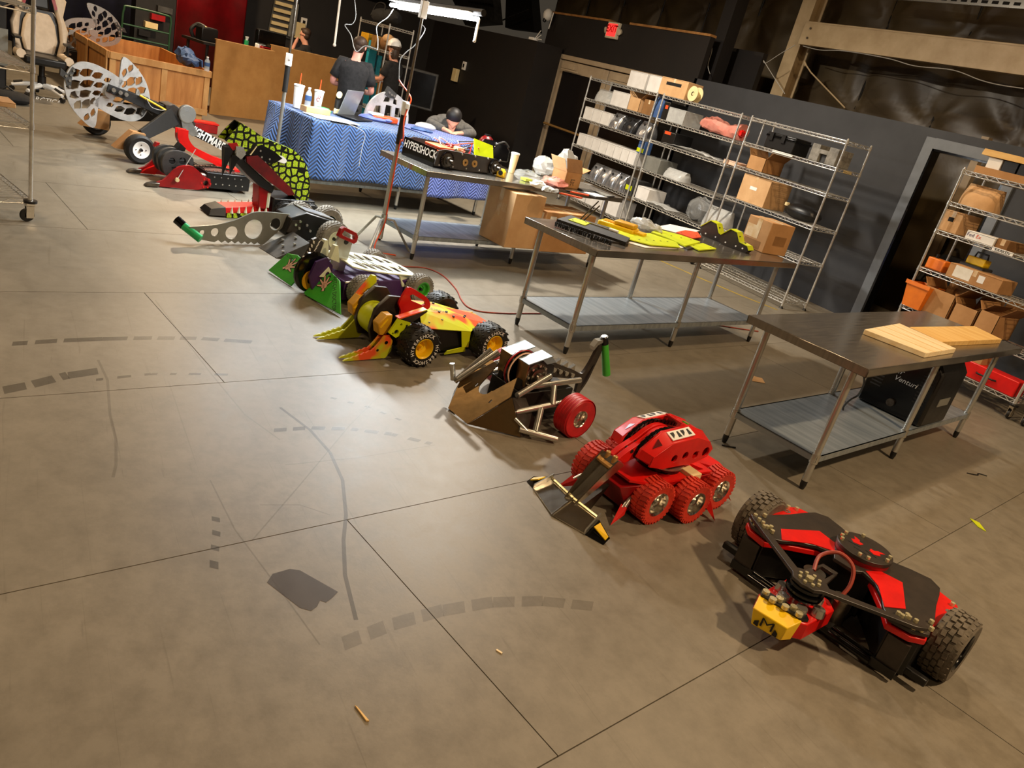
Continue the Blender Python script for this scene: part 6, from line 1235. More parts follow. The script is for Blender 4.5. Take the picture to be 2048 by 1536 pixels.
# hardboard panels and desk behind them
PA, PB = fl(417, 228), fl(532, 242); pd = (PB - PA).normalized(); pn = Vector((pd.y, -pd.x, 0))
def panel(label, a, l, h, t=.02):
    o = thing('hardboard_panel', label, 'panel', a); e = pd * l; MB().slab((0, 0, .004), tuple(e + Vector((0, 0, .004))), tuple(e + Vector((0, 0, h))), (0, 0, h), t).build('sheet', 'hardboard', o)
    MB().slab(tuple(Vector((0, 0, h)) - pn * .03), tuple(e + Vector((0, 0, h)) - pn * .03), tuple(e + Vector((0, 0, h + .012)) - pn * .03), (-pn.x * .03, -pn.y * .03, h + .012), .05).build('edge', 'lumber', o); return o
panel('brown hardboard sheet standing on edge next to the crate', PA, 1.14, 1.15); p2 = panel('longer brown hardboard sheet standing behind the man in black', PA + pd * 1.16 - pn * .12, 3.05, 1.24)
for k in range(3):
    q = PA + pd * (3.15 + k * .45) - pn * .08; o = thing('binder_clip', ('left', 'middle', 'right')[k] + ' black binder clip on top of the long hardboard sheet', 'clip', (q.x, q.y, 1.2)); MB().prism([(-.03, -.04), (.03, -.04), (0, .03)], -.02, .05, frame((0, 0, 0), pd, (0, 0, 1))).build('clip_body', 'black_plastic', o); MB().tube([(pd * -.02 + Vector((0, 0, .03))), Vector((0, 0, .07)), (pd * .02 + Vector((0, 0, .03)))], .004, 5).build('clip_loop', 'steel', o)
dk = thing('work_bench', 'dark work bench hidden behind the hardboard sheets', 'bench', PA - pn * .3); MB().slab((0, 0, 1.02), tuple(pd * 4.2 + Vector((0, 0, 1.02))), tuple(pd * 4.2 - pn * .6 + Vector((0, 0, 1.02))), tuple(-pn * .6 + Vector((0, 0, 1.02))), .04).build('bench_top', 'black_matte', dk)
for k in range(5):
    for w in (.04, .56): q = pd * (.1 + k * .98) - pn * w; MB().cyl((q.x, q.y, 0), (q.x, q.y, 1.02), .025, n=8).build('leg', 'black_matte', dk)
def onb(s, w, z=1.06): return PA - pn * (.3 + w) + pd * s + Vector((0, 0, z))
for k, (nm, lab, s, w, sz, m) in enumerate((('tool_case', 'black tool case on the bench near the red curtain', .25, .3, (.18, .3, .2), 'black_plastic'), ('parts_tray', 'red parts tray with green bottle on the bench', .85, .2, (.2, .35, .05), 'orange_red'), ('monitor', 'dark monitor on the bench below the brochure rack', 1.55, .35, (.1, .6, .36), 'screen'), ('tool_box', 'red tool box low on the bench behind the hardboard gap', 1.35, .1, (.15, .4, .12), 'red_dark'), ('parts_bin', 'white parts bin on the bench left of the seated man', 1.2, .15, (.1, .16, .14), 'white'), ('paper_bag', 'pale crumpled bag on the bench before the seated man', 1.75, .08, (.1, .18, .14), 'cream'), ('glue_bottle', 'small clear jar on the bench in front of the seated man', 2.25, .08, (.07, .07, .18), 'bottle_clear'))):
    o = thing(nm, lab, nm.replace('_', ' '), onb(s, w), math.degrees(math.atan2(-pd.x, pd.y))); MB().b2(-sz[0] / 2, sz[0] / 2, -sz[1] / 2, sz[1] / 2, 0, sz[2]).build('body', m, o, bev=.012); MB().b2(-sz[0] / 2.2, sz[0] / 2.2, -sz[1] / 2.3, sz[1] / 2.3, sz[2], sz[2] + .012).build('lid', 'black_plastic' if k % 2 else 'grey_dark', o)
o = thing('spray_bottle', 'small green and white spray bottle on the parts tray', 'bottle', onb(.95, .2, 1.11)); MB().cyl((0, 0, 0), (0, 0, .1), .035, n=12).build('bottle_body', 'green_bright', o); MB().cyl((0, 0, .1), (0, 0, .16), .02, .03, n=10).build('spray_head', 'white', o)
o = thing('shop_lamp', 'dark desk machine with a pale lamp at the left end of the bench', 'lamp', onb(.12, .45)); MB().tube(smooth([(0, 0, 0), (0, -.05, .12), (0, .05, .22), (.1, .15, .2)]), .03, 8).build('arm', 'black_matte', o); MB().ball((.1, .15, .17), .05, 10, 8).build('head', 'cream', o)
# shelf and big screen behind the panels
bs = shelving('chrome wire shelf with yellow boxes behind the man in the white cap', 0, 1.5, [.6, 1.15, 1.62, 2.03], D=.45, z1=2.06, loc=tuple(at_d(722, 38, 14.5).to_2d()) + (0,), yaw=0)
SX, SY = at_d(722, 38, 14.5).to_2d()
o = thing('duffel_bag', 'long black duffel bag on top of the back shelf', 'bag', (SX + .6, SY + .22, 2.036)); MB().ball((0, 0, .13), (.55, .18, .14), 16, 8).ball((.35, 0, .15), (.3, .16, .13), 14, 8).build('bag', 'cloth_dark', o); MB().tube(smooth([(-.3, -.15, .1), (-.2, -.1, .32), (.2, -.1, .32), (.3, -.15, .1)]), .015, 6).build('handle', 'black_matte', o)
for k, (x, lab, w) in enumerate(((SX + .25, 'yellow tool box on the middle of the back shelf', .4), (SX + .75, 'second yellow box beside it on the back shelf', .22), (SX + 1.2, 'brown crumpled sack at the right end of the back shelf', .4))):
    o = thing(('tool_box', 'parts_box', 'sack')[k], lab, ('tool box', 'box', 'sack')[k], (x, SY + .15, 1.625))
    if k < 2: MB().b2(-w / 2, w / 2, -.12, .12, 0, .2).build('body', ('yellow_dull', 'gold')[k], o, bev=.01); MB().b2(-w / 2.5, w / 2.5, -.1, .1, .2, .225).build('lid', 'black_plastic', o)
    else: MB().ball((0, 0, .13), (w / 2, .15, .14), 14, 8).build('sack', 'cardboard_dark', o); MB().ball((.1, -.06, .2), (.12, .1, .08), 10, 6).build('fold', 'cardboard_pale', o)
o = thing('pipe_bundle', 'two teal tubes standing upright behind the standing man', 'pipes', (-14.9, 5.55, 0), 0); MB().b2(-.06, .06, -.08, .08, 0, 1.72).build('tube', 'teal', o, bev=.01); MB().b2(-.05, .05, .12, .2, 0, 1.5).build('tube', 'teal', o, bev=.01)
sc = thing('flat_screen', 'large dark flat screen with grey frame on a stand left of the black wall', 'screen', at_d(815, 172, 16.2) - Vector((0, 0, at_d(815, 172, 16.2).z)), 62)
zc = at_d(815, 172, 16.2).z; MB().b2(-.6, .6, -.03, .03, zc - .38, zc + .38).build('frame', 'grey_dark', sc, bev=.02); MB().b2(-.55, .55, -.034, -.03, zc - .33, zc + .33).build('panel', 'screen', sc); MB().cyl((0, .02, 0), (0, .02, zc - .3), .03).build('stand', 'black_matte', sc)
# gaming chair
gc = thing('gaming_chair', 'cream and black gaming chair with red stripes behind the wheeled rack', 'chair', (-12.55, .26, 0), 98)
MB().cyl((0, 0, .1), (0, 0, .42), .035).cyl((0, 0, .12), (0, 0, .26), .05).build('gas_lift', 'black_plastic', gc)
for k in range(5):
    a = 2 * math.pi * k / 5 + .3; c, s = math.cos(a), math.sin(a); lg = MB().tube([(0, 0, .15), (.18 * c, .18 * s, .13), (.34 * c, .34 * s, .085)], [.035, .03, .022], 8).build('leg', 'white', gc); MB().tube([(.22 * c, .22 * s, .15), (.32 * c, .32 * s, .12)], .02, 6).build('foot_pad', 'black_plastic', lg)
    MB().cyl((.34 * c - .02 * s, .34 * s + .02 * c, .035), (.34 * c + .02 * s, .34 * s - .02 * c, .035), .034, n=12).build('caster', 'black_plastic', lg)
st = MB().prism([(-.24, -.27), (.24, -.27), (.25, .2), (.2, .27), (-.2, .27), (-.25, .2)], .42, .53).build('seat', 'black_plastic', gc, bev=.03); text(st, 'ARCTICA', .085, 'white', XZ(-.272), -.002, shear=.3)
for s in (-1, 1):
    MB().tube([(s * .27, -.24, .53), (s * .275, 0, .51), (s * .25, .2, .53)], .055, 10).build('seat_bolster', 'cream_leather', gc); MB().tube([(s * .3, .1, .45), (s * .31, .1, .68), (s * .3, -.02, .7)], .02, 8).build('arm_post', 'black_plastic', gc); MB().b2(s * .25, s * .34, -.16, .12, .69, .72).build('arm_rest', 'black_plastic', gc, bev=.01)
def on_back(x, z, y=0.0): return (x, .24 + (z - .5) * .16 - y, z)
bk = [(-.17, .52), (.17, .52), (.21, .7), (.18, .9), (.12, 1.02), (-.12, 1.02), (-.18, .9), (-.21, .7)]; bf = frame((0, .24, .5), (1, 0, 0), (0, .16, 1))
MB().prism([(p[0] * 1.5, (p[1] - .5) * 1.08) for p in bk], .0, -.06, bf).build('back_shell', 'black_plastic', gc, bev=.02)
MB().prism([(p[0], (p[1] - .5) * 1.0) for p in bk], .0, .07, bf).build('backrest', 'cream_leather', gc, bev=.03)
for s in (-1, 1): MB().prism([(s * .2, .02), (s * .30, .1), (s * .33, .35), (s * .27, .52), (s * .31, .72), (s * .22, .85), (s * .12, .82), (s * .17, .6), (s * .22, .42), (s * .24, .2)], .0, .1, bf).build('back_wing', 'cream_leather', gc, bev=.03); MB().prism([(s * .1, .80), (s * .17, .58), (s * .2, .60), (s * .14, .83)], .1, .108, bf).build('stripe', 'red_dark', gc)
MB().prism([(-.12, .56), (.12, .56), (.1, .84), (-.1, .84)], .0, .06, bf).build('headrest', 'black_plastic', gc, bev=.03)
o = thing('black_bag', 'black cloth bundle on the floor behind the wheeled rack', 'bag', fl(14, 203), 0); MB().ball((0, 0, .06), (.2, .28, .08), 14, 8).build('bundle', 'cloth_dark', o); MB().tube([(0, -.1, .1), (0, 0, .18), (0, .12, .1)], .012, 6).build('strap', 'black_matte', o)
o = thing('equipment_case', 'tall black equipment case with grey edge at the left border', 'case', fl(8, 178), 10); MB().b2(-.3, .05, -.45, .02, 0, 1.25).build('body', 'black_matte', o, bev=.02); MB().b2(.05, .07, -.12, .03, .3, .75).build('edge_plate', 'grey_paint', o)
RK = (-6.52, .08)
o = thing('cardboard_tray', 'flat cardboard tray hanging over the middle shelf of the wheeled rack', 'tray', fl(22, 268, .505), 12); MB().b2(-.2, .05, -.45, .02, 0, .03).build('tray', 'cardboard_pale', o, bev=.004); MB().b2(-.2, .05, -.45, .02, .03, .034).build('liner', 'cardboard', o)
o.location.z = .705
# ================================================================ boxes on the shelves
def carton(label, x0, x1, z0, z1, y0=8.15, dep=.36, m='cardboard', name='carton', cat='box', tape='tape', flaps=False, lab=None, group=None, yaw=0, m2=None):
    w, h = x1 - x0, z1 - z0; t = thing(name, label, cat, ((x0 + x1) / 2, y0 + dep / 2, z0), yaw, group); hw, hd = w / 2, dep / 2
    if flaps:
        MB().b2(-hw, hw, -hd, -hd + .005, 0, h).b2(-hw, hw, hd - .005, hd, 0, h).b2(-hw, -hw + .005, -hd, hd, 0, h).b2(hw - .005, hw, -hd, hd, 0, h).b2(-hw, hw, -hd, hd, 0, .005).build('body', m, t)
        fh = min(.16, hd); MB().slab((-hw, hd, h), (hw, hd, h), (hw, hd + fh * .35, h + fh * .9), (-hw, hd + fh * .35, h + fh * .9), .004).build('flap', m2 or 'cardboard_dark', t); MB().slab((hw, -hd, h), (hw, hd, h), (hw + fh * .7, hd, h + fh * .7), (hw + fh * .7, -hd, h + fh * .7), .004).build('flap', m2 or 'cardboard_dark', t); MB().slab((-hw, -hd, h), (-hw, hd, h), (-hw - fh * .3, hd, h + fh * .5), (-hw - fh * .3, -hd, h + fh * .5), .004).build('flap', m, t)
    else:
        MB().b2(-hw, hw, -hd, hd, 0, h).build('body', m, t, bev=.004)
        if tape: MB().b2(-.02, .02, -hd - .0008, hd, h - .06, h + .0008).build('tape_strip', tape, t)
        MB().b2(-hw + .002, hw - .002, -hd - .0006, -hd, h - .012, h - .008).build('lid_seam', 'cardboard_dark' if 'card' in m and 'white' not in m else 'grey_paint', t)
    if lab:
        for (a, b, c, d, mm) in lab: MB().b2(-hw + a * w, -hw + b * w, -hd - .0015, -hd - .0008, c * h, d * h).build('paper_label', mm, t)
    return t
def X(px, py, y=8.15): return on_y(px, py, y).x
z = U12
carton('wide white carton with dark slot on top of the left shelving', X(1290, 185), X(1345, 195), 2.09, 2.33, m='white_card', tape=None); carton('plain white carton at the left end of the top shelf', X(1253, 172), X(1286, 182), 2.09, 2.33, m='white_card', tape=None)
carton('tan file box with a dark hand slot on top of the shelving', X(1316, 190) , X(1368, 203), 2.09, 2.34, 8.13, .3, m='cardboard_pale', lab=[(.22, .78, .6, .78, 'dark_void')])
sp = thing('wire_spool', 'cream cable spool standing on top of the middle shelving', 'spool', (X(1380, 200), 8.22, 2.2)); MB().lathe([(.02, 0), (.105, 0), (.105, .008), (.03, .008)], (0, -.05, 0), (0, -1, 0), 24).build('flange', 'cream', sp); MB().lathe([(.02, 0), (.105, 0), (.105, .008), (.03, .008)], (0, .05, 0), (0, -1, 0), 24).build('flange', 'cream', sp); MB().cyl((0, -.05, 0), (0, .05, 0), .05, n=18).build('core', 'cream', sp)
def bagged(label, x0, x1, zz, h, m='foil_bag', y0=8.15, dep=.3, name='foil_bag', group=None, top=True):
    w = x1 - x0; t = thing(name, label, 'bag', ((x0 + x1) / 2, y0 + dep / 2, zz), 0, group); mb = MB(); n = 10; r = random.Random(int((x0 + zz) * 1000) % 9999)
    secs = []
    for k in range(6):
        f = k / 5; ry = dep / 2 * (1 - f ** 2 * .75); secs.append([((i / n * 2 - 1) * w / 2, s * ry * (1 - abs(i / n * 2 - 1) ** 6 * .4) + r.uniform(-.008, .008), f * h) for s, rng in ((-1, range(n + 1)), (1, range(n, -1, -1))) for i in rng])
    kk = len(secs[0])
    for sct in secs: mb.v += sct
    for j in range(5):
        for i in range(kk): mb.f.append((j * kk + i, j * kk + (i + 1) % kk, (j + 1) * kk + (i + 1) % kk, (j + 1) * kk + i))
    mb.f += [tuple(range(kk)), tuple(range(5 * kk, 6 * kk))]; mb.build('pouch', m, t, ang=60)
    if top: MB().cyl((0, -dep * .32, h * .78), (0, -dep * .36, h * .78), .018, n=10).build('tag', 'black_matte', t)
    return t
z3 = 1.755
bagged('clear plastic bag bulging over a dark part on the second shelf', X(1183, 200), X(1222, 208), z3, .2, 'plastic_frost', top=False, name='plastic_bag'); carton('white carton beside the bulging plastic bag', X(1219, 210), X(1253, 216), z3, z3 + .23, m='white_card', tape=None)
carton('tan open carton next to the white one on the second shelf', X(1253, 220), X(1275, 224), z3, z3 + .2, m='cardboard_pale', flaps=True); carton('shadowed brown carton deep on the second shelf', X(1277, 224), X(1298, 228), z3, z3 + .22, 8.2, m='cardboard_dark')
bagged('tall blue-grey wrapped bundle at the right end of the second shelf', X(1297, 228), X(1313, 234), z3, .36, 'blue_tarp', name='wrapped_bundle', top=False)
z4 = 1.425
for k in range(3): carton(('leftmost', 'middle', 'rightmost')[k] + ' of three white boxes on the third shelf', X(1165 + 17 * k, 236 + 5 * k), X(1181 + 17 * k, 240 + 5 * k), z4, z4 + .2, m='white_card', tape=None, group='white boxes on the third shelf')
for k, (a, b, lab, m) in enumerate(((1214, 1232, 'silver foil pouch beside the three white boxes', 'foil_bag'), (1238, 1262, 'dark pouch with red print on the third shelf', 'foil_dark'), (1268, 1290, 'silver foil pouch at the right of the third shelf', 'foil_bag'))): bagged(lab, X(a, 252 + 7 * k), X(b, 256 + 7 * k), z4, .24, m, name='foil_pouch')
z5 = .985
for k in range(8): carton('%s white box from the left in the long row on the fourth shelf' % ('first', 'second', 'third', 'fourth', 'fifth', 'sixth', 'seventh', 'eighth')[k], X(1152 + 14.5 * k, 290 + 4.8 * k), X(1165.5 + 14.5 * k, 294 + 4.8 * k), z5, z5 + .2, m='white_card', tape=None, dep=.4, group='long row of white boxes')
o = thing('air_freshener', 'small blue and yellow pack at the end of the white box row', 'pack', (X(1278, 300), 8.25, z5 + .2)); MB().b2(-.08, .08, -.08, .08, 0, .2).build('body', 'blue_tarp', o, bev=.01); MB().b2(-.081, .081, -.082, -.078, .02, .08).build('band', 'lime', o)
z6 = .535
for k in range(5): bagged('%s silver pouch from the left on the fifth shelf' % ('first', 'second', 'third', 'fourth', 'fifth')[k], X(1170 + 17 * k, 365 + 6 * k), X(1186 + 17 * k, 369 + 6 * k), z6, .27, 'foil_bag', group='silver pouches on the fifth shelf', name='foil_pouch')
carton('dark pack with a lime sticker on the fifth shelf', X(1245, 385), X(1262, 390), z6, z6 + .25, m='grey_dark', tape=None, lab=[(.15, .85, .3, .6, 'lime')])
for k in range(3): carton(('left', 'middle', 'right')[k] + ' white carton on the bottom shelf behind the table leg', X(1130 + 34 * k, 420 + 6 * k), X(1162 + 34 * k, 425 + 6 * k), .135, .4, m='white_card', tape=None)
# middle unit
z3 = 1.755
carton('clear plastic tub with a yellow cord on the second shelf', X(1333, 235), X(1366, 243), z3, z3 + .2, m='plastic_frost', tape=None, name='plastic_tub', cat='tub'); carton('dark tool pack hanging left of the plastic tub', X(1322, 232), X(1332, 236), z3, z3 + .26, m='black_plastic', tape=None, lab=[(.3, .8, .6, .8, 'orange_red')])
o = thing('wrapped_bundle', 'pink plastic-wrapped bundle lying along the second shelf', 'bundle', (X(1425, 265), 8.3, z3 + .006)); MB().tube(smooth([(-.42, 0, .09), (-.25, .02, .12), (0, 0, .1), (.2, .0, .08), (.42, 0, .12)], 4), [.05, .06, .08, .09, .1, .105, .1, .1, .095, .09, .09, .085, .09, .1, .11, .12, .11], 12).crumple(.012, 3).build('bundle', 'plastic_pink', o, ang=25); MB().ball((.44, -.05, .09), (.05, .05, .05), 12, 8).crumple(.01, 4).build('bundle_end', 'red', o)
carton('black device with a red light on the third shelf', X(1320, 288), X(1344, 294), 1.435, 1.62, m='black_plastic', tape=None, lab=[(.1, .6, .75, .98, 'orange_red')])
def sheet(label, x0, x1, zz, m='plastic_frost', name='plastic_sheet', cat='plastic'):
    t = thing(name, label, cat, ((x0 + x1) / 2, 8.3, zz)); w = x1 - x0; mb = MB(); n = 14; r = random.Random(int(abs(x0) * 777))
    for j in range(6):
        for i in range(n + 1): mb.v.append(((i / n - .5) * w, (j / 5 - .5) * .3, .008 + r.uniform(0, .045) * math.sin(math.pi * i / n)))
    for j in range(5):
        for i in range(n): mb.f.append((j * (n + 1) + i, j * (n + 1) + i + 1, (j + 1) * (n + 1) + i + 1, (j + 1) * (n + 1) + i))
    o = mb.build('sheet', m, t, ang=180); s = o.modifiers.new('t', 'SOLIDIFY'); s.thickness = .004
sheet('crumpled clear sheet spread on the third shelf of the middle unit', X(1325, 285), X(1440, 312), 1.437); sheet('thin clear sheet folded on the fifth shelf of the middle unit', X(1275, 395), X(1335, 415), .547)
carton('small pale tin at the right end of the third shelf', X(1448, 318), X(1475, 324), 1.435, 1.49, m='pale_pink', tape=None)
carton('grey box standing at the left of the fourth shelf', X(1290, 325), X(1318, 332), .995, 1.2, m='grey_paint', tape=None); bagged('crumpled white bag with yellow print on the fourth shelf', X(1322, 345), X(1360, 353), .995, .14, 'plastic_frost', name='plastic_bag', top=False)
carton('white square box at the left of the fifth shelf', X(1272, 385), X(1296, 391), .545, .74, m='white_card', tape=None); bagged('plastic bag swollen around two parts on the right of the fifth shelf', X(1405, 420) , X(1448, 435), .545, .3, 'plastic_frost', name='plastic_bag', top=False)
wb = thing('bagged_wheel', 'dark spoked wheel wrapped in a clear bag on the fifth shelf', 'wheel', (X(1394, 415), 8.2, .56)); w_ = wheel(wb, (0, 0, .15), .15, .1, 'rubber', 'black_plastic', 'smooth', .6, 1, spokes=8); w_.rotation_euler = (0, 0, -math.pi / 2); b_ = MB().ball((0, .02, .17), (.25, .12, .18), 14, 9).crumple(.02, 5).build('bag', 'plastic_clear', wb, ang=20)
# third unit
o = thing('equipment_case', 'black latched equipment case on the second shelf of the third unit', 'case', (X(1556, 285), 8.33, 1.776)); MB().b2(-.24, .24, -.15, .15, 0, .2).build('body', 'black_plastic', o, bev=.012); MB().b2(-.25, .25, -.16, .16, .14, .17).build('lid_rim', 'black_gloss', o, bev=.006); [MB().b2(x - .03, x + .03, -.17, -.15, .1, .2).build('latch', 'black_plastic', o) for x in (-.15, .05)]
o = thing('foam_block', 'grey foam packing block with square cut-outs', 'foam', (X(1645, 305), 8.32, 1.776), 0); MB().prism([(-.2, 0), (-.06, 0), (-.06, .1), (.05, .1), (.05, 0), (.2, 0), (.2, .2), (.06, .2), (.06, .15), (-.08, .15), (-.08, .2), (-.2, .2)], -.14, .14, XZ(0)).build('foam', 'rubber_light', o, bev=.006); MB().b2(-.05, .05, -.1, .12, .004, .09).build('insert', 'grey_dark', o)
carton('open tall cardboard box on the third shelf of the third unit', X(1488, 345), X(1520, 354), 1.465, 1.64, m='cardboard', flaps=True); carton('large tan cardboard box with shipping labels on the fourth shelf', X(1470, 405), X(1525, 417), 1.055, 1.4, 8.14, .42, m='cardboard_pale', lab=[(.35, .6, .5, .62, 'white')])
o = thing('black_helmet', 'dark rounded case deep on the fourth shelf', 'case', (X(1585, 420), 8.36, 1.056)); MB().ball((0, 0, .09), (.28, .16, .1), 16, 8).build('shell', 'black_plastic', o); MB().cyl((-.2, -.1, .12), (-.2, -.1, .16), .03).build('knob', 'cream', o)
carton('white paper strip clipped to the second shelf of the third unit', X(1548, 305), X(1590, 312), 1.745, 1.775, 8.105, .006, m='white', tape=None, name='shelf_label', cat='label')
# right unit
y = 8.15
o = thing('wooden_rack', 'orange wooden tray of black batteries on top of the right shelving', 'tray', (X(2003, 345), 8.33, 2.09)); MB().b2(-.28, .28, -.16, .16, 0, .07).build('tray', 'cardboard', o); MB().prism([(-.28, .2), (-.27, .24), (.1, .235), (.28, .2), (.28, .175), (-.28, .18)], -.16, .16, XZ(0)).build('lid', 'wood_pine', o); [MB().b2(-.2 + k * .16, -.06 + k * .16, -.14, .14, .07, .17).build('battery', ('white', 'black_plastic', 'black_plastic')[k], o) for k in range(3)]
bagged('tan crumpled paper bag on the second shelf of the right unit', X(1925, 372), X(1990, 392), 1.765, .22, 'cardboard_pale', name='paper_bag', top=False); carton('white courier box with purple and red lettering', X(1962, 410), X(2020, 425), 1.465, 1.55, 8.13, .3, m='white', tape=None)
cb = bpy.data.objects[[o.name for o in bpy.data.objects if o.name.startswith('carton')][-1]]
text(cb, 'Fed', .05, 'purple', XZ(-.151), -.001, sx=1.1).location = (-.1, 0, .045); text(cb, 'Ex', .05, 'orange_red', XZ(-.151), -.001, sx=1.1).location = (-.015, 0, .045)
carton('brown ventilated carton on the third shelf of the right unit', X(1890, 420), X(1925, 430), 1.465, 1.68, 8.18, m='cardboard_pale', lab=[(.3, .6, .5, .7, 'dark_void')]); carton('dark patterned carton right of the courier box', X(2022, 425), X(2047, 432), 1.465, 1.56, m='cardboard_dark')
lbk = carton('white shelf label lettered in black on the right unit', X(2018, 438), X(2062, 448), 1.43, 1.47, 8.105, .006, m='white', tape=None, name='shelf_label', cat='label'); text(lbk, 'KRAKEN', .04, 'black_matte', XZ(-.004), -.001).location = (0, 0, .02)
lb2 = carton('cream shelf label on the right end of the third unit', -6.135, -6.13, 1.735, 1.765, 8.25, .16, m='cream', tape=None, name='shelf_label', cat='label'); text(lb2, 'WITCH DOCTOR', .024, 'black_matte', YZ(.004), .001).location = (0, 0, .015)
o = thing('power_tool_case', 'yellow tool case with handle on the fourth shelf of the right unit', 'tool case', (X(1968, 440), 8.42, 1.056)); MB().b2(-.1, .1, -.06, .06, .17, .25).build('body', 'yellow', o, bev=.01); MB().b2(-.13, .13, -.1, .1, 0, .17).build('stand', 'grey_dark', o, bev=.01); MB().tube([(-.06, 0, .25), (-.05, 0, .3), (.07, 0, .3), (.08, 0, .25)], .01, 6).build('handle', 'black_plastic', o)
carton('long brown parcel covered with shipping labels', X(1935, 460), X(2046, 488), 1.055, 1.2, 8.13, .3, m='cardboard', lab=[(.12, .45, .15, .95, 'paper'), (.58, .7, .3, .8, 'white')])
for k in range(2): o = thing('radio_set', ('orange boxed radio at the left of the fourth shelf', 'dark cylinder lying beside the orange boxed radio')[k], 'device', (X(1880 + 42 * k, 490 + 8 * k), 8.3, .63 if k else 1.056)); MB().b2(-.1, .1, -.08, .08, 0, .12).build('body', ('orange', 'grey_dark')[k], o, bev=.01); MB().cyl((-.05, 0, .12), (-.05, 0, .16), .02).build('knob', 'black_plastic', o)
o = thing('storage_bin', 'orange plastic bin on the fifth shelf of the right unit', 'bin', (X(1845, 525), 8.3, .626)); MB().add([(-.1, -.13, 0), (.1, -.13, 0), (.1, .13, 0), (-.1, .13, 0), (-.13, -.16, .26), (.13, -.16, .26), (.13, .16, .26), (-.13, .16, .26)], [(3, 2, 1, 0), (0, 1, 5, 4), (1, 2, 6, 5), (2, 3, 7, 6), (3, 0, 4, 7)]).build('body', 'orange', o); MB().b2(-.14, .14, -.17, -.155, .23, .27).build('rim', 'orange', o)
o.location = (-4.78, 8.2, .63)
o.location.x = -4.56
for k, (a, b, h) in enumerate(((1868, 1932, .27), (1938, 1986, .21), (1990, 2030, .24))): carton(('wide', 'small', 'square')[k] + ' open-topped cardboard carton on the fifth shelf of the right unit', X(a, 545 + 12 * k), X(b, 556 + 12 * k), .63, .63 + h, 8.13, .4, m='cardboard', flaps=True)
carton('long low cardboard box on the sixth shelf behind the planks', X(1820, 620), X(1930, 660), .21, .21 + .2, 8.13, .36, m='cardboard'); cc = carton('small carton with lime tape beside the long low box', X(1936, 660), X(1988, 680), .21, .45, 8.13, .3, m='cardboard', tape=None, lab=[(.3, .65, .05, .9, 'lime')])
o = thing('red_case', 'red plastic case on the bottom shelf under the nearest table end', 'case', (-3.55, 8.22, .206)); MB().b2(-.3, .3, -.1, .1, 0, .16).build('body', 'red', o, bev=.01); MB().tube([(-.1, -.1, .08), (-.08, -.13, .08), (.08, -.13, .08), (.1, -.1, .08)], .01, 6).build('handle', 'black_plastic', o)
o = thing('tool_bag', 'black flat case on the right shelving behind the planks', 'case', (-2.6, 8.3, .626)); MB().b2(-.4, .4, -.15, .15, 0, .1).build('body', 'black_plastic', o, bev=.01); [MB().b2(x - .02, x + .02, -.16, -.15, .03, .07).build('latch', 'steel', o) for x in (-.2, 0, .2)]
# ================================================================ things on the work tables
TZ = .866
def tp(px, py, z=TZ): return fl(px, py, z)
TYAW = 10.5
# --- table nearest the camera
def plank(label, pix, h, m, z=TZ, grooves=0):
    P = [tp(*p, z) for p in pix]; c = sum(P, Vector()) / 4; t = thing('plank', label, 'plank', (c.x, c.y, z)); Q = [(q - c).to_2d() for q in P]; MB().prism([tuple(q) for q in Q], 0, h).build('board', m, t, bev=.003)
    a, b, c2, d = Q
    for k in range(grooves): f = (k + 1) / (grooves + 1); p, q = d.lerp(a, 1 - f) if False else a.lerp(d, f), b.lerp(c2, f); n = (d - a).normalized() * .004; MB().prism([tuple(p - n), tuple(q - n), tuple(q + n), tuple(p + n)], h, h + .0012).build('groove', 'wood_pine', t)
    return t
plank('pale planed plank with long grooves lying across the nearest table', ((1725, 668), (1848, 716), (1908, 706), (1795, 655)), .034, 'wood_pale', grooves=3)
plank('yellow pine board lying at the far end of the nearest table', ((1815, 663), (1880, 693), (2000, 687), (1945, 660)), .036, 'wood_pine')
cp = thing('air_compressor', 'black boxy air compressor with white lettering on the lower shelf of the nearest table', 'compressor', fl(1782, 832, .237), 10.5); w, dp, hh = .25, .5, .5
cp.location = (cp.location.x - .1, cp.location.y + .27, .237)
MB().prism([(-.25, 0), (.25, 0), (.25, .42), (.19, .5), (-.19, .5), (-.25, .42)], -.25, .25, XZ(0)).build('case', 'black_plastic', cp, bev=.02); MB().prism([(-.235, .01), (.235, .01), (.235, .41), (.18, .485), (-.18, .485), (-.235, .41)], -.262, -.25, XZ(0)).build('front_panel', 'black_gloss', cp, bev=.006)
for k in range(9): MB().b2(-.2, -.12, -.266, -.262, .16 + k * .026, .17 + k * .026).build('vent_slot', 'grey_dark', cp); MB().b2(.13, .21, -.266, -.262, .16 + k * .026, .17 + k * .026).build('vent_slot', 'black_matte', cp)
MB().cyl((.0, -.262, .09), (.0, -.285, .09), .03, n=16).build('dial', 'steel_dark', cp); MB().b2(.2512, .255, -.1, .12, .16, .22).build('side_label', 'grey_paint', cp); MB().tube([(.2, -.2, .5), (.2, -.15, .53), (.2, .15, .53), (.2, .2, .5)], .014, 6).build('handle', 'black_plastic', cp)
text(cp, 'Air', .06, 'white', XZ(-.263), -.002, shear=.25, sx=1.1).location = (-.05, 0, .33); text(cp, 'Venturi', .055, 'white', XZ(-.263), -.002, shear=.25, sx=1.05).location = (.03, 0, .275)
for x in (-.18, .18): [MB().cyl((x, y, -.0), (x, y, .012), .02, n=8).build('foot', 'rubber', cp) for y in (-.18, .18)]
cable('cable', 'black power cable hanging below the nearest table top', [tp(1728, 748, .82), fl(1727, 770, .7), fl(1716, 790, .55), fl(1700, 800, .5), fl(1688, 812, .4), fl(1686, 820, .36)], .006, 'black_matte')
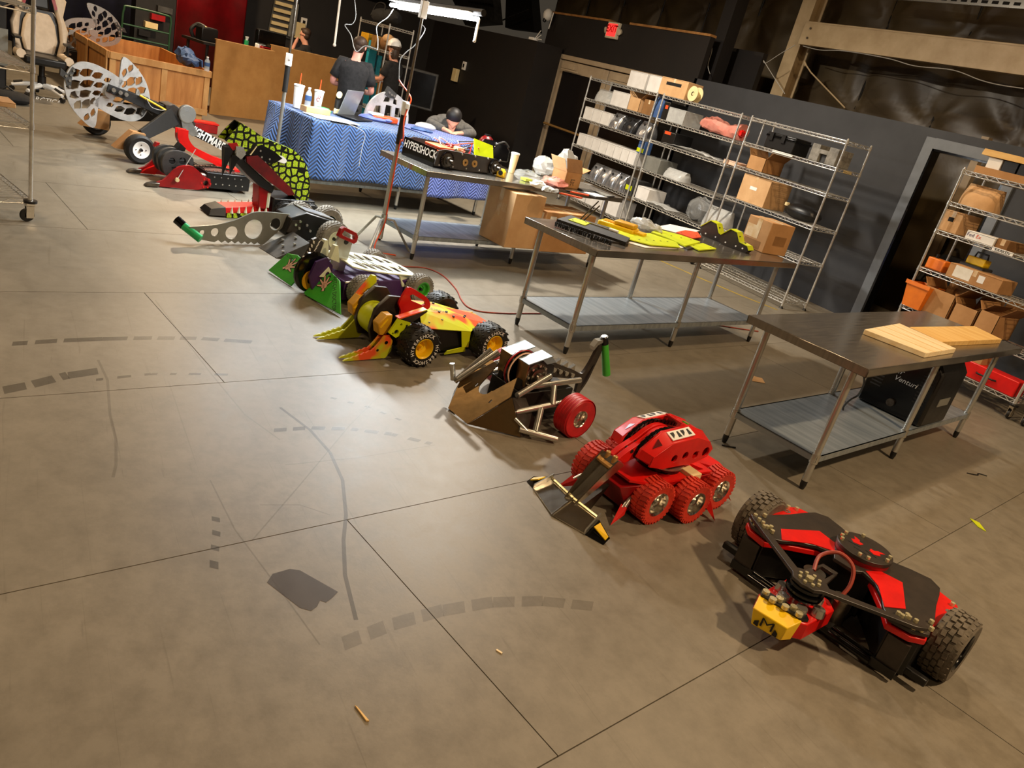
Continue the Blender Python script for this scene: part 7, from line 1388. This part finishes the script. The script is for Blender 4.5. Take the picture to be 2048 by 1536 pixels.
# --- middle table: lime armour plates
def plate(label, pix, m, z=TZ, h=.008, holes=0, name='armour_plate'):
    P = [tp(*p, z) for p in pix]; c = sum(P, Vector()) / len(P); t = thing(name, label, 'plate', (c.x, c.y, z)); Q = [tuple((q - c).to_2d()) for q in P]; MB().prism(Q, 0, h).build('sheet', m, t, bev=.001)
    a, b = Vector(Q[0]), Vector(Q[len(Q) // 2])
    bolts(t, [(*(a.lerp(b, .2 + .6 * k / max(1, holes - 1))), h) for k in range(holes)], .008, .002, 'black_matte', n=8, name='hole')
    return t
MBk = plate('black bristle tray at the left end of the middle table', ((1112, 445), (1250, 492), (1258, 483), (1140, 437)), 'black_matte', h=.03, name='bristle_tray')
br = MB(); rr = random.Random(9); a_, b_ = tp(1112, 446, TZ + .03), tp(1225, 485, TZ + .03); o_ = MBk.location
for k in range(160): p = a_.lerp(b_, k / 160) - o_ + Vector((rr.uniform(-.012, .012), rr.uniform(-.01, .01), -.036 + TZ * 0)); p.z = .0; br.cyl((p.x, p.y, .004), (p.x + rr.uniform(-.01, .01), p.y + rr.uniform(-.01, .01), .04), .0025, n=4)
bo = br.build('bristles', 'black_matte', MBk); bo['kind'] = 'stuff'
plate('black sheet under the lime plates at the front of the middle table', ((1180, 478), (1256, 491), (1258, 482), (1190, 465)), 'black_plate', h=.012)
plate('short lime plate on the bristle tray', ((1136, 440), (1170, 452), (1180, 447), (1150, 437)), 'lime', TZ + .031, .006, 2)
plate('orange and lime plate lying near the front edge', ((1190, 466), (1235, 482), (1262, 480), (1205, 460)), 'lime_orange', TZ + .013, .006, 2); plate('long lime plate running along the middle of the table', ((1176, 456), (1200, 462), (1262, 478), (1290, 470), (1240, 458), (1190, 450)), 'lime', TZ + .014, .006, 3)
plate('large lime plate with slots and pale lower edge', ((1258, 480), (1300, 491), (1360, 496), (1352, 486), (1300, 468), (1256, 468)), 'lime', TZ + .012, .008, 5); plate('white backing sheet under the large lime plate', ((1248, 484), (1290, 496), (1352, 498), (1380, 494), (1330, 484)), 'paper', TZ, .004)
plate('lime plate with black edge toward the right of the table', ((1302, 466), (1330, 476), (1370, 494), (1400, 486), (1360, 472), (1320, 462)), 'lime', TZ + .012, .012, 4); plate('orange plate beside the lime brackets', ((1352, 466), (1385, 478), (1402, 476), (1395, 466), (1370, 462)), 'orange_red', TZ + .012, .01, 2); plate('narrow lime strip at the right front of the table', ((1375, 492), (1398, 502), (1432, 499), (1405, 488)), 'lime', TZ + .004, .01, 2)
plate('black flat bar under the right lime plates', ((1318, 470), (1375, 500), (1392, 497), (1335, 466)), 'black_plate', TZ, .011)
plate('grey printed sheets behind the lime plates', ((1308, 455), (1370, 470), (1400, 462), (1340, 449)), 'paper', TZ, .004)
def bracket(label, px, py, rz):
    t = thing('armour_bracket', label, 'bracket', tp(px, py), rz); prof = [(-.11, 0), (.14, 0), (.165, .03), (.14, .062), (.05, .075), (.0, .15), (-.07, .16), (-.15, .08), (-.15, .03)]
    MB().prism(prof, -.05, -.042, XZ(0)).build('side_plate', 'black_plate', t); MB().prism(prof, .042, .05, XZ(0)).build('side_plate', 'black_plate', t)
    mb = MB()
    for a, b in ((2, 3), (3, 4), (4, 5), (5, 6), (6, 7)): mb.slab((prof[a][0], -.06, prof[a][1]), (prof[a][0], .06, prof[a][1]), (prof[b][0], .06, prof[b][1]), (prof[b][0], -.06, prof[b][1]), .006)
    mb.build('cover', 'lime', t); bolts(t, [(-.08, -.05, .03), (.03, -.05, .03), (.1, -.05, .03)], .008, .004, 'white', (0, -1, 0)); bolts(t, [(.03, -.03, .12), (.09, .0, .077)], .01, .006, 'black_matte')
bracket('black and lime V-shaped bracket standing at the right of the middle table', 1468, 496, 20); bracket('black and lime V-shaped bracket behind its twin', 1428, 478, 20)
def big_carton(label, base, sx, sy, h, yaw, m='cardboard', tape=True, labs=(), z=None, mats=('tape',)):
    t = thing('carton', label, 'box', base, yaw); MB().b2(-sx / 2, sx / 2, -sy / 2, sy / 2, 0, h).build('body', m, t, bev=.006)
    if tape: MB().b2(-.03, .03, -sy / 2 - .001, sy / 2 + .001, h * .5, h + .001).build('tape_strip', 'tape', t); MB().b2(-sx / 2 - .001, sx / 2 + .001, -.03, .03, h - .001, h + .0015).build('tape_strip', 'tape', t)
    for (f, a, b, c, d, mm) in labs:
        if f == 'y': MB().b2(-sx / 2 + a * sx, -sx / 2 + b * sx, -sy / 2 - .002, -sy / 2 - .001, c * h, d * h).build('paper_label', mm, t)
        else: MB().b2(sx / 2 + .001, sx / 2 + .002, -sy / 2 + a * sy, -sy / 2 + b * sy, c * h, d * h).build('paper_label', mm, t)
    return t
big_carton('cardboard box plastered with clear tape standing at the right end of the middle table', tp(1524, 500), .32, .32, .3, -3, 'cardboard', labs=[('y', .05, .6, .35, .75, 'tape'), ('y', .1, .8, .05, .3, 'cardboard_dark'), ('x', .3, .8, .3, .6, 'cardboard_dark')])
o = thing('battery_charger', 'yellow twin battery charger lying among the lime plates', 'charger', tp(1235, 460), 35); MB().b2(-.16, .16, -.1, .1, 0, .05).build('base', 'yellow', o, bev=.01); MB().b2(-.03, .15, -.08, .06, .05, .085).build('block', 'yellow_dull', o, bev=.01); [MB().b2(-.13 + k * .022, -.12 + k * .022, -.06, .06, .05, .056).build('rib', 'yellow_dull', o) for k in range(5)]; MB().b2(.1, .24, -.05, .07, 0, .04).build('dock', 'yellow', o, bev=.008)
o = thing('plastic_bag', 'crumpled white plastic bag behind the yellow charger', 'bag', tp(1285, 458), 20); MB().ball((0, 0, .04), (.13, .09, .055), 14, 8).ball((.1, .02, .03), (.08, .07, .04), 12, 6).crumple(.014, 8).build('bag', 'plastic_frost', o, ang=15)
o = thing('laptop_stand', 'thin grey folding stand propped on the middle table', 'stand', tp(1158, 447), 50); MB().cyl((0, 0, .035), (.1, .12, .2), .006, n=6).cyl((.03, -.02, .035), (.12, .1, .17), .006, n=6).build('strut', 'steel_dark', o); MB().b2(-.02, .26, -.03, .03, 0.01, .035).build('rail', 'grey_dark', o)
o = thing('flat_file', 'silver flat tool lying across the black sheet', 'tool', tp(1205, 456, TZ + .03), 30); MB().b2(-.14, .06, -.012, .012, 0, .01).build('blade', 'steel', o); MB().cyl((.06, 0, .008), (.14, 0, .008), .014, n=10).build('handle', 'white', o)
# --- far table: opened robot chassis
c0, c1 = tp(812, 318), tp(985, 345)
rb = thing('robot_chassis', 'opened black robot chassis with gear hubs and white lettering on the far table', 'robot', ((tp(850, 318) + tp(960, 350)) / 2) , 0); bpy.context.view_layer.update()
A_, B_ = tp(868, 335), tp(1000, 352); dr = (B_ - A_).normalized(); yw = math.degrees(math.atan2(dr.y, dr.x)) - 90; rb.location = A_; rb.rotation_euler = (0, 0, math.radians(yw)); Lh = (B_ - A_).length
MB().prism([(0, .02), (.02, .16), (.1, .18), (Lh - .1, .16), (Lh, .1), (Lh - .03, .02), (Lh / 2, .0)], -.012, .0, YZ(0)).build('side_plate', 'black_plate', rb, bev=.003); MB().prism([(0, .02), (.02, .16), (.1, .18), (Lh - .1, .16), (Lh, .1), (Lh - .03, .02)], -.5, -.488, YZ(0)).build('side_plate', 'black_plate', rb)
fp = MB().b2(-.5, -.01, -.012, .0, .0, .17).build('front_plate', 'black_gloss', rb); tx = text(fp, 'HYPERSHOCK', .1, 'white', XZ(-.013), -.001, sx=.8, shear=.15, bold=.02); tx.location = (-.24, 0, .11); MB().b2(-.5, -.01, .0, Lh - .05, .01, .03).build('floor_pan', 'black_matte', rb)
for y, r in ((.13, .075), (Lh - .12, .07)):
    hb = MB().lathe([(.0, .1), (.016, .1), (.018, .06), (.035, .055), (.037, .03), (.055, .028), (.055, .012), (r, .01), (r, 0), (0, 0)], (.0, y, .085), (1, 0, 0), 26).build('gear_hub', 'steel_dark', rb)
    gt = MB(); [gt.box((.012, y + r * math.cos(2 * math.pi * k / 26), .085 + r * math.sin(2 * math.pi * k / 26)), (.02, .012, .012), m=Matrix.Rotation(2 * math.pi * k / 26, 3, 'X')) for k in range(26)]; gt.build('gear_ring', 'black_gloss', hb)
for y in (Lh * .42, Lh * .56): MB().lathe([(.012, .0), (.034, .0), (.034, .008), (.012, .008)], (.0, y, .085), (1, 0, 0), 18).build('bearing', 'gold', rb)
bolts(rb, [(.0, .05 + k * (Lh - .1) / 9, .155 if k % 2 else .03) for k in range(10)], .01, .008, 'steel', (1, 0, 0))
for k in range(8): MB().tube(smooth([(rr.uniform(-.35, -.05), rr.uniform(.15, Lh - .2), rr.uniform(.1, .26)) for _ in range(5)]), .006, 5).build('wire', ('cable_white', 'red_dark', 'orange_red', 'black_matte')[k % 4], rb)
MB().b2(-.3, -.06, .08, .26, .16, .185).build('orange_module', 'orange_red', rb, bev=.006); MB().b2(-.2, -.12, .35, .43, .16, .2).build('cream_module', 'cream', rb, bev=.006)
MB().slab((-.1, Lh - .32, .14), (-.1, Lh - .05, .12), (-.16, Lh - .05, .26), (-.16, Lh - .32, .3), .01).build('lime_fender', 'lime', rb)
o = thing('tool_bag', 'black zipped tool bag behind the robot chassis', 'bag', tp(985, 318), 10); MB().prism([(-.16, 0), (.16, 0), (.15, .14), (.08, .2), (-.1, .2), (-.16, .13)], -.12, .12, YZ(0)).build('bag', 'black_gloss', o, bev=.03); MB().tube(smooth([(.12, -.1, .18), (.14, 0, .23), (.12, .1, .18)]), .01, 6).build('strap', 'grey_dark', o)
o = thing('purple_case', 'dark magenta rounded case behind the tool bag', 'case', tp(968, 305), 10); MB().ball((0, 0, .1), (.1, .1, .11), 14, 8).build('case', 'red_deep', o); MB().b2(-.03, .03, -.03, .03, .2, .22).build('cap', 'black_plastic', o)
cup('cream paper coffee cup with a white lid on the far table', 1022, 345, .2, .045, straw=False, m='cream', z=TZ)
o = thing('tape_measure', 'yellow and black tape measure on the front edge of the far table', 'tape measure', tp(1000, 354), 40); MB().prism([(-.04, 0), (.05, 0), (.05, .06), (.02, .085), (-.04, .085)], -.025, .025, XZ(0)).build('body', 'yellow', o, bev=.008); MB().cyl((.005, -.026, .045), (.005, -.029, .045), .024, n=16).build('badge', 'black_matte', o)
for k, (px, py, m, lab, s) in enumerate(((1052, 362, 'plastic_clear', 'clear bag with lime print beside the coffee cup', (.12, .16, .1)), (1082, 350, 'plastic_frost', 'tall crumpled clear bag leaning on the open carton', (.12, .14, .2)), (1075, 375, 'paper', 'white printed packet near the table edge', (.08, .09, .06)), (1108, 372, 'plastic_pink', 'pinkish plastic bag in front of the open carton', (.13, .17, .08)), (1098, 383, 'plastic_frost', 'small bag of steel parts at the table edge', (.07, .1, .04)))):
    o = thing('plastic_bag', lab, 'bag', tp(px, py), 15); mb = MB(); rb2 = random.Random(k + 40)
    mb.ball((0, 0, s[2] * .5), (s[0], s[1], s[2] * .55), 14, 9); mb.v = [(x + rb2.uniform(-.018, .018), y2 + rb2.uniform(-.018, .018), max(.001, z2 + rb2.uniform(-.016, .016))) for x, y2, z2 in mb.v]; mb.build('bag', m, o, ang=20)
    MB().b2(-.04, .04, -.05, .05, .004, .03).build('contents', ('lime', 'white', 'black_matte', 'white', 'steel')[k], o)
ob = thing('carton', 'small open cardboard box with printed character and raised flaps on the far table', 'box', tp(1128, 372), 15); s_ = .12
MB().b2(-.1, .1, -.13, .13, 0, .006).b2(.094, .1, -.13, .13, 0, .17).b2(-.1, -.094, -.13, .13, 0, .17).b2(-.1, .1, -.13, -.124, 0, .17).b2(-.1, .1, .124, .13, 0, .17).build('body', 'cardboard', ob); MB().slab((.1, -.13, .17), (.1, .13, .17), (.03, .15, .3), (.03, -.11, .3), .004).build('flap', 'cardboard_dark', ob); MB().slab((-.1, -.13, .17), (.1, -.13, .17), (.08, -.2, .3), (-.12, -.2, .3), .004).build('flap', 'cardboard_pale', ob); MB().slab((.1, .13, .17), (-.1, .13, .17), (-.1, .26, .22), (.1, .26, .22), .004).build('flap', 'cardboard', ob)
f_ = YZ(.101); MB().prism([(-.03, .03), (-.024, .03), (-.004, .075), (-.01, .075)], 0, .001, f_).prism([(.03, .03), (.024, .03), (-.0, .07), (.006, .07)], 0, .001, f_).prism([(-.035, .09), (.035, .09), (.035, .097), (-.035, .097)], 0, .001, f_).prism([(-.035, .06), (-.028, .06), (-.022, .097), (-.03, .097)], 0, .001, f_).prism([(.016, .055), (.03, .072), (.026, .076), (.012, .06)], 0, .001, f_).build('printed_character', 'black_matte', ob)
bg = thing('foil_pouch', 'clear crinkled wrapping standing out of the open carton', 'wrapping', tp(1122, 362), 10); MB().ball((0, 0, .17), (.09, .13, .17), 12, 8).crumple(.028, 6).build('bag', 'plastic_frost', bg, ang=15); MB().b2(-.05, .05, -.08, .08, .01, .05).build('contents', 'white', bg)
for k, (px, py, rz) in enumerate(((1140, 392, 70), (1158, 388, 85))): o = thing('scraper', ('orange scraper at the front edge of the far table', 'orange scraper lying behind the first one')[k], 'tool', tp(px, py), rz); MB().prism([(-.12, -.01), (.1, -.03), (.14, .02), (-.1, .02)], 0, .012).build('blade', 'orange_red', o); MB().b2(-.16, -.1, -.01, .02, 0, .014).build('handle', 'black_plastic', o)
for k, (px, py, m) in enumerate(((1178, 384, 'black_plastic'), (1190, 392, 'grey_dark'), (1205, 390, 'black_matte'))): o = thing('tablet', ('black tablet near the right end of the far table', 'grey notebook in front of the black tablet', 'thin black tray at the far right corner of the far table')[k], 'tablet', tp(px, py), 8 + 12 * k); MB().b2(-.1, .1, -.13, .13, 0, .014).build('case', m, o, bev=.003); MB().b2(-.085, .085, -.11, .11, .014, .0155).build('face', ('screen', 'paper', 'grey_paint')[k], o)
big_carton('tall tan carton standing on the lower shelf of the far table', fl(1012, 484, .237), .42, .42, .55, 10.5, 'cardboard_pale', labs=[('y', .6, .78, .6, .75, 'tape')]).location.z = .237
o = big_carton('wide brown carton with arrow labels behind the tall carton', fl(1100, 494, .237), .4, .75, .42, 10.5, 'cardboard', labs=[('x', .08, .2, .7, .9, 'white'), ('x', .4, .55, .62, .88, 'white'), ('y', .6, .9, .6, .95, 'paper')])
for nm, q in (('tall', None),): pass
# litter on the floor
o = thing('cardboard_scrap', 'small tan cardboard scrap lying on the floor between two tables', 'scrap'); P = [fl(*p) for p in ((1496, 750), (1524, 757), (1530, 767), (1505, 763))]; c = sum(P, Vector()) / 4; o.location = c; MB().prism([tuple((p - c).to_2d()) for p in P], .001, .004).build('sheet', 'cardboard_pale', o)
o = thing('yellow_leaf', 'lime yellow plastic sliver lying on the floor at the right', 'scrap'); P = [fl(*p) for p in ((1939, 1037), (1958, 1046), (1972, 1064), (1955, 1054))]; c = sum(P, Vector()) / 4; o.location = c; MB().prism([tuple((p - c).to_2d()) for p in P], .001, .004).build('sheet', 'lime', o)
o = thing('wood_sliver', 'thin tan wood sliver on the floor near the picture bottom', 'scrap'); P = [fl(*p) for p in ((709, 1413), (714, 1416), (738, 1444), (732, 1444))]; c = sum(P, Vector()) / 4; o.location = c; MB().prism([tuple((p - c).to_2d()) for p in P], .001, .006).build('sliver', 'wood_pine', o)
o = thing('wood_sliver', 'tiny pale wood chip on the floor left of the long joint', 'scrap', fl(998, 1304), 30); MB().b2(-.012, .012, -.004, .004, 0, .004).build('chip', 'wood_pale', o)
o = thing('cable_tie', 'dark twisted tie lying on the floor beside the nearest table', 'scrap', fl(1952, 950), 0); MB().tube(smooth([(-.03, -.08, .004), (.01, 0, .006), (-.01, .05, .004), (.03, .1, .004)]), .004, 5).build('tie', 'black_matte', o)
o = thing('binder_strip', 'dark hooked scrap on the floor left of the nearest table', 'scrap', fl(1458, 895), 0); MB().tube(smooth([(-.03, -.04, .004), (0, .0, .006), (.01, .05, .004)]), .005, 5).build('strip', 'black_matte', o)
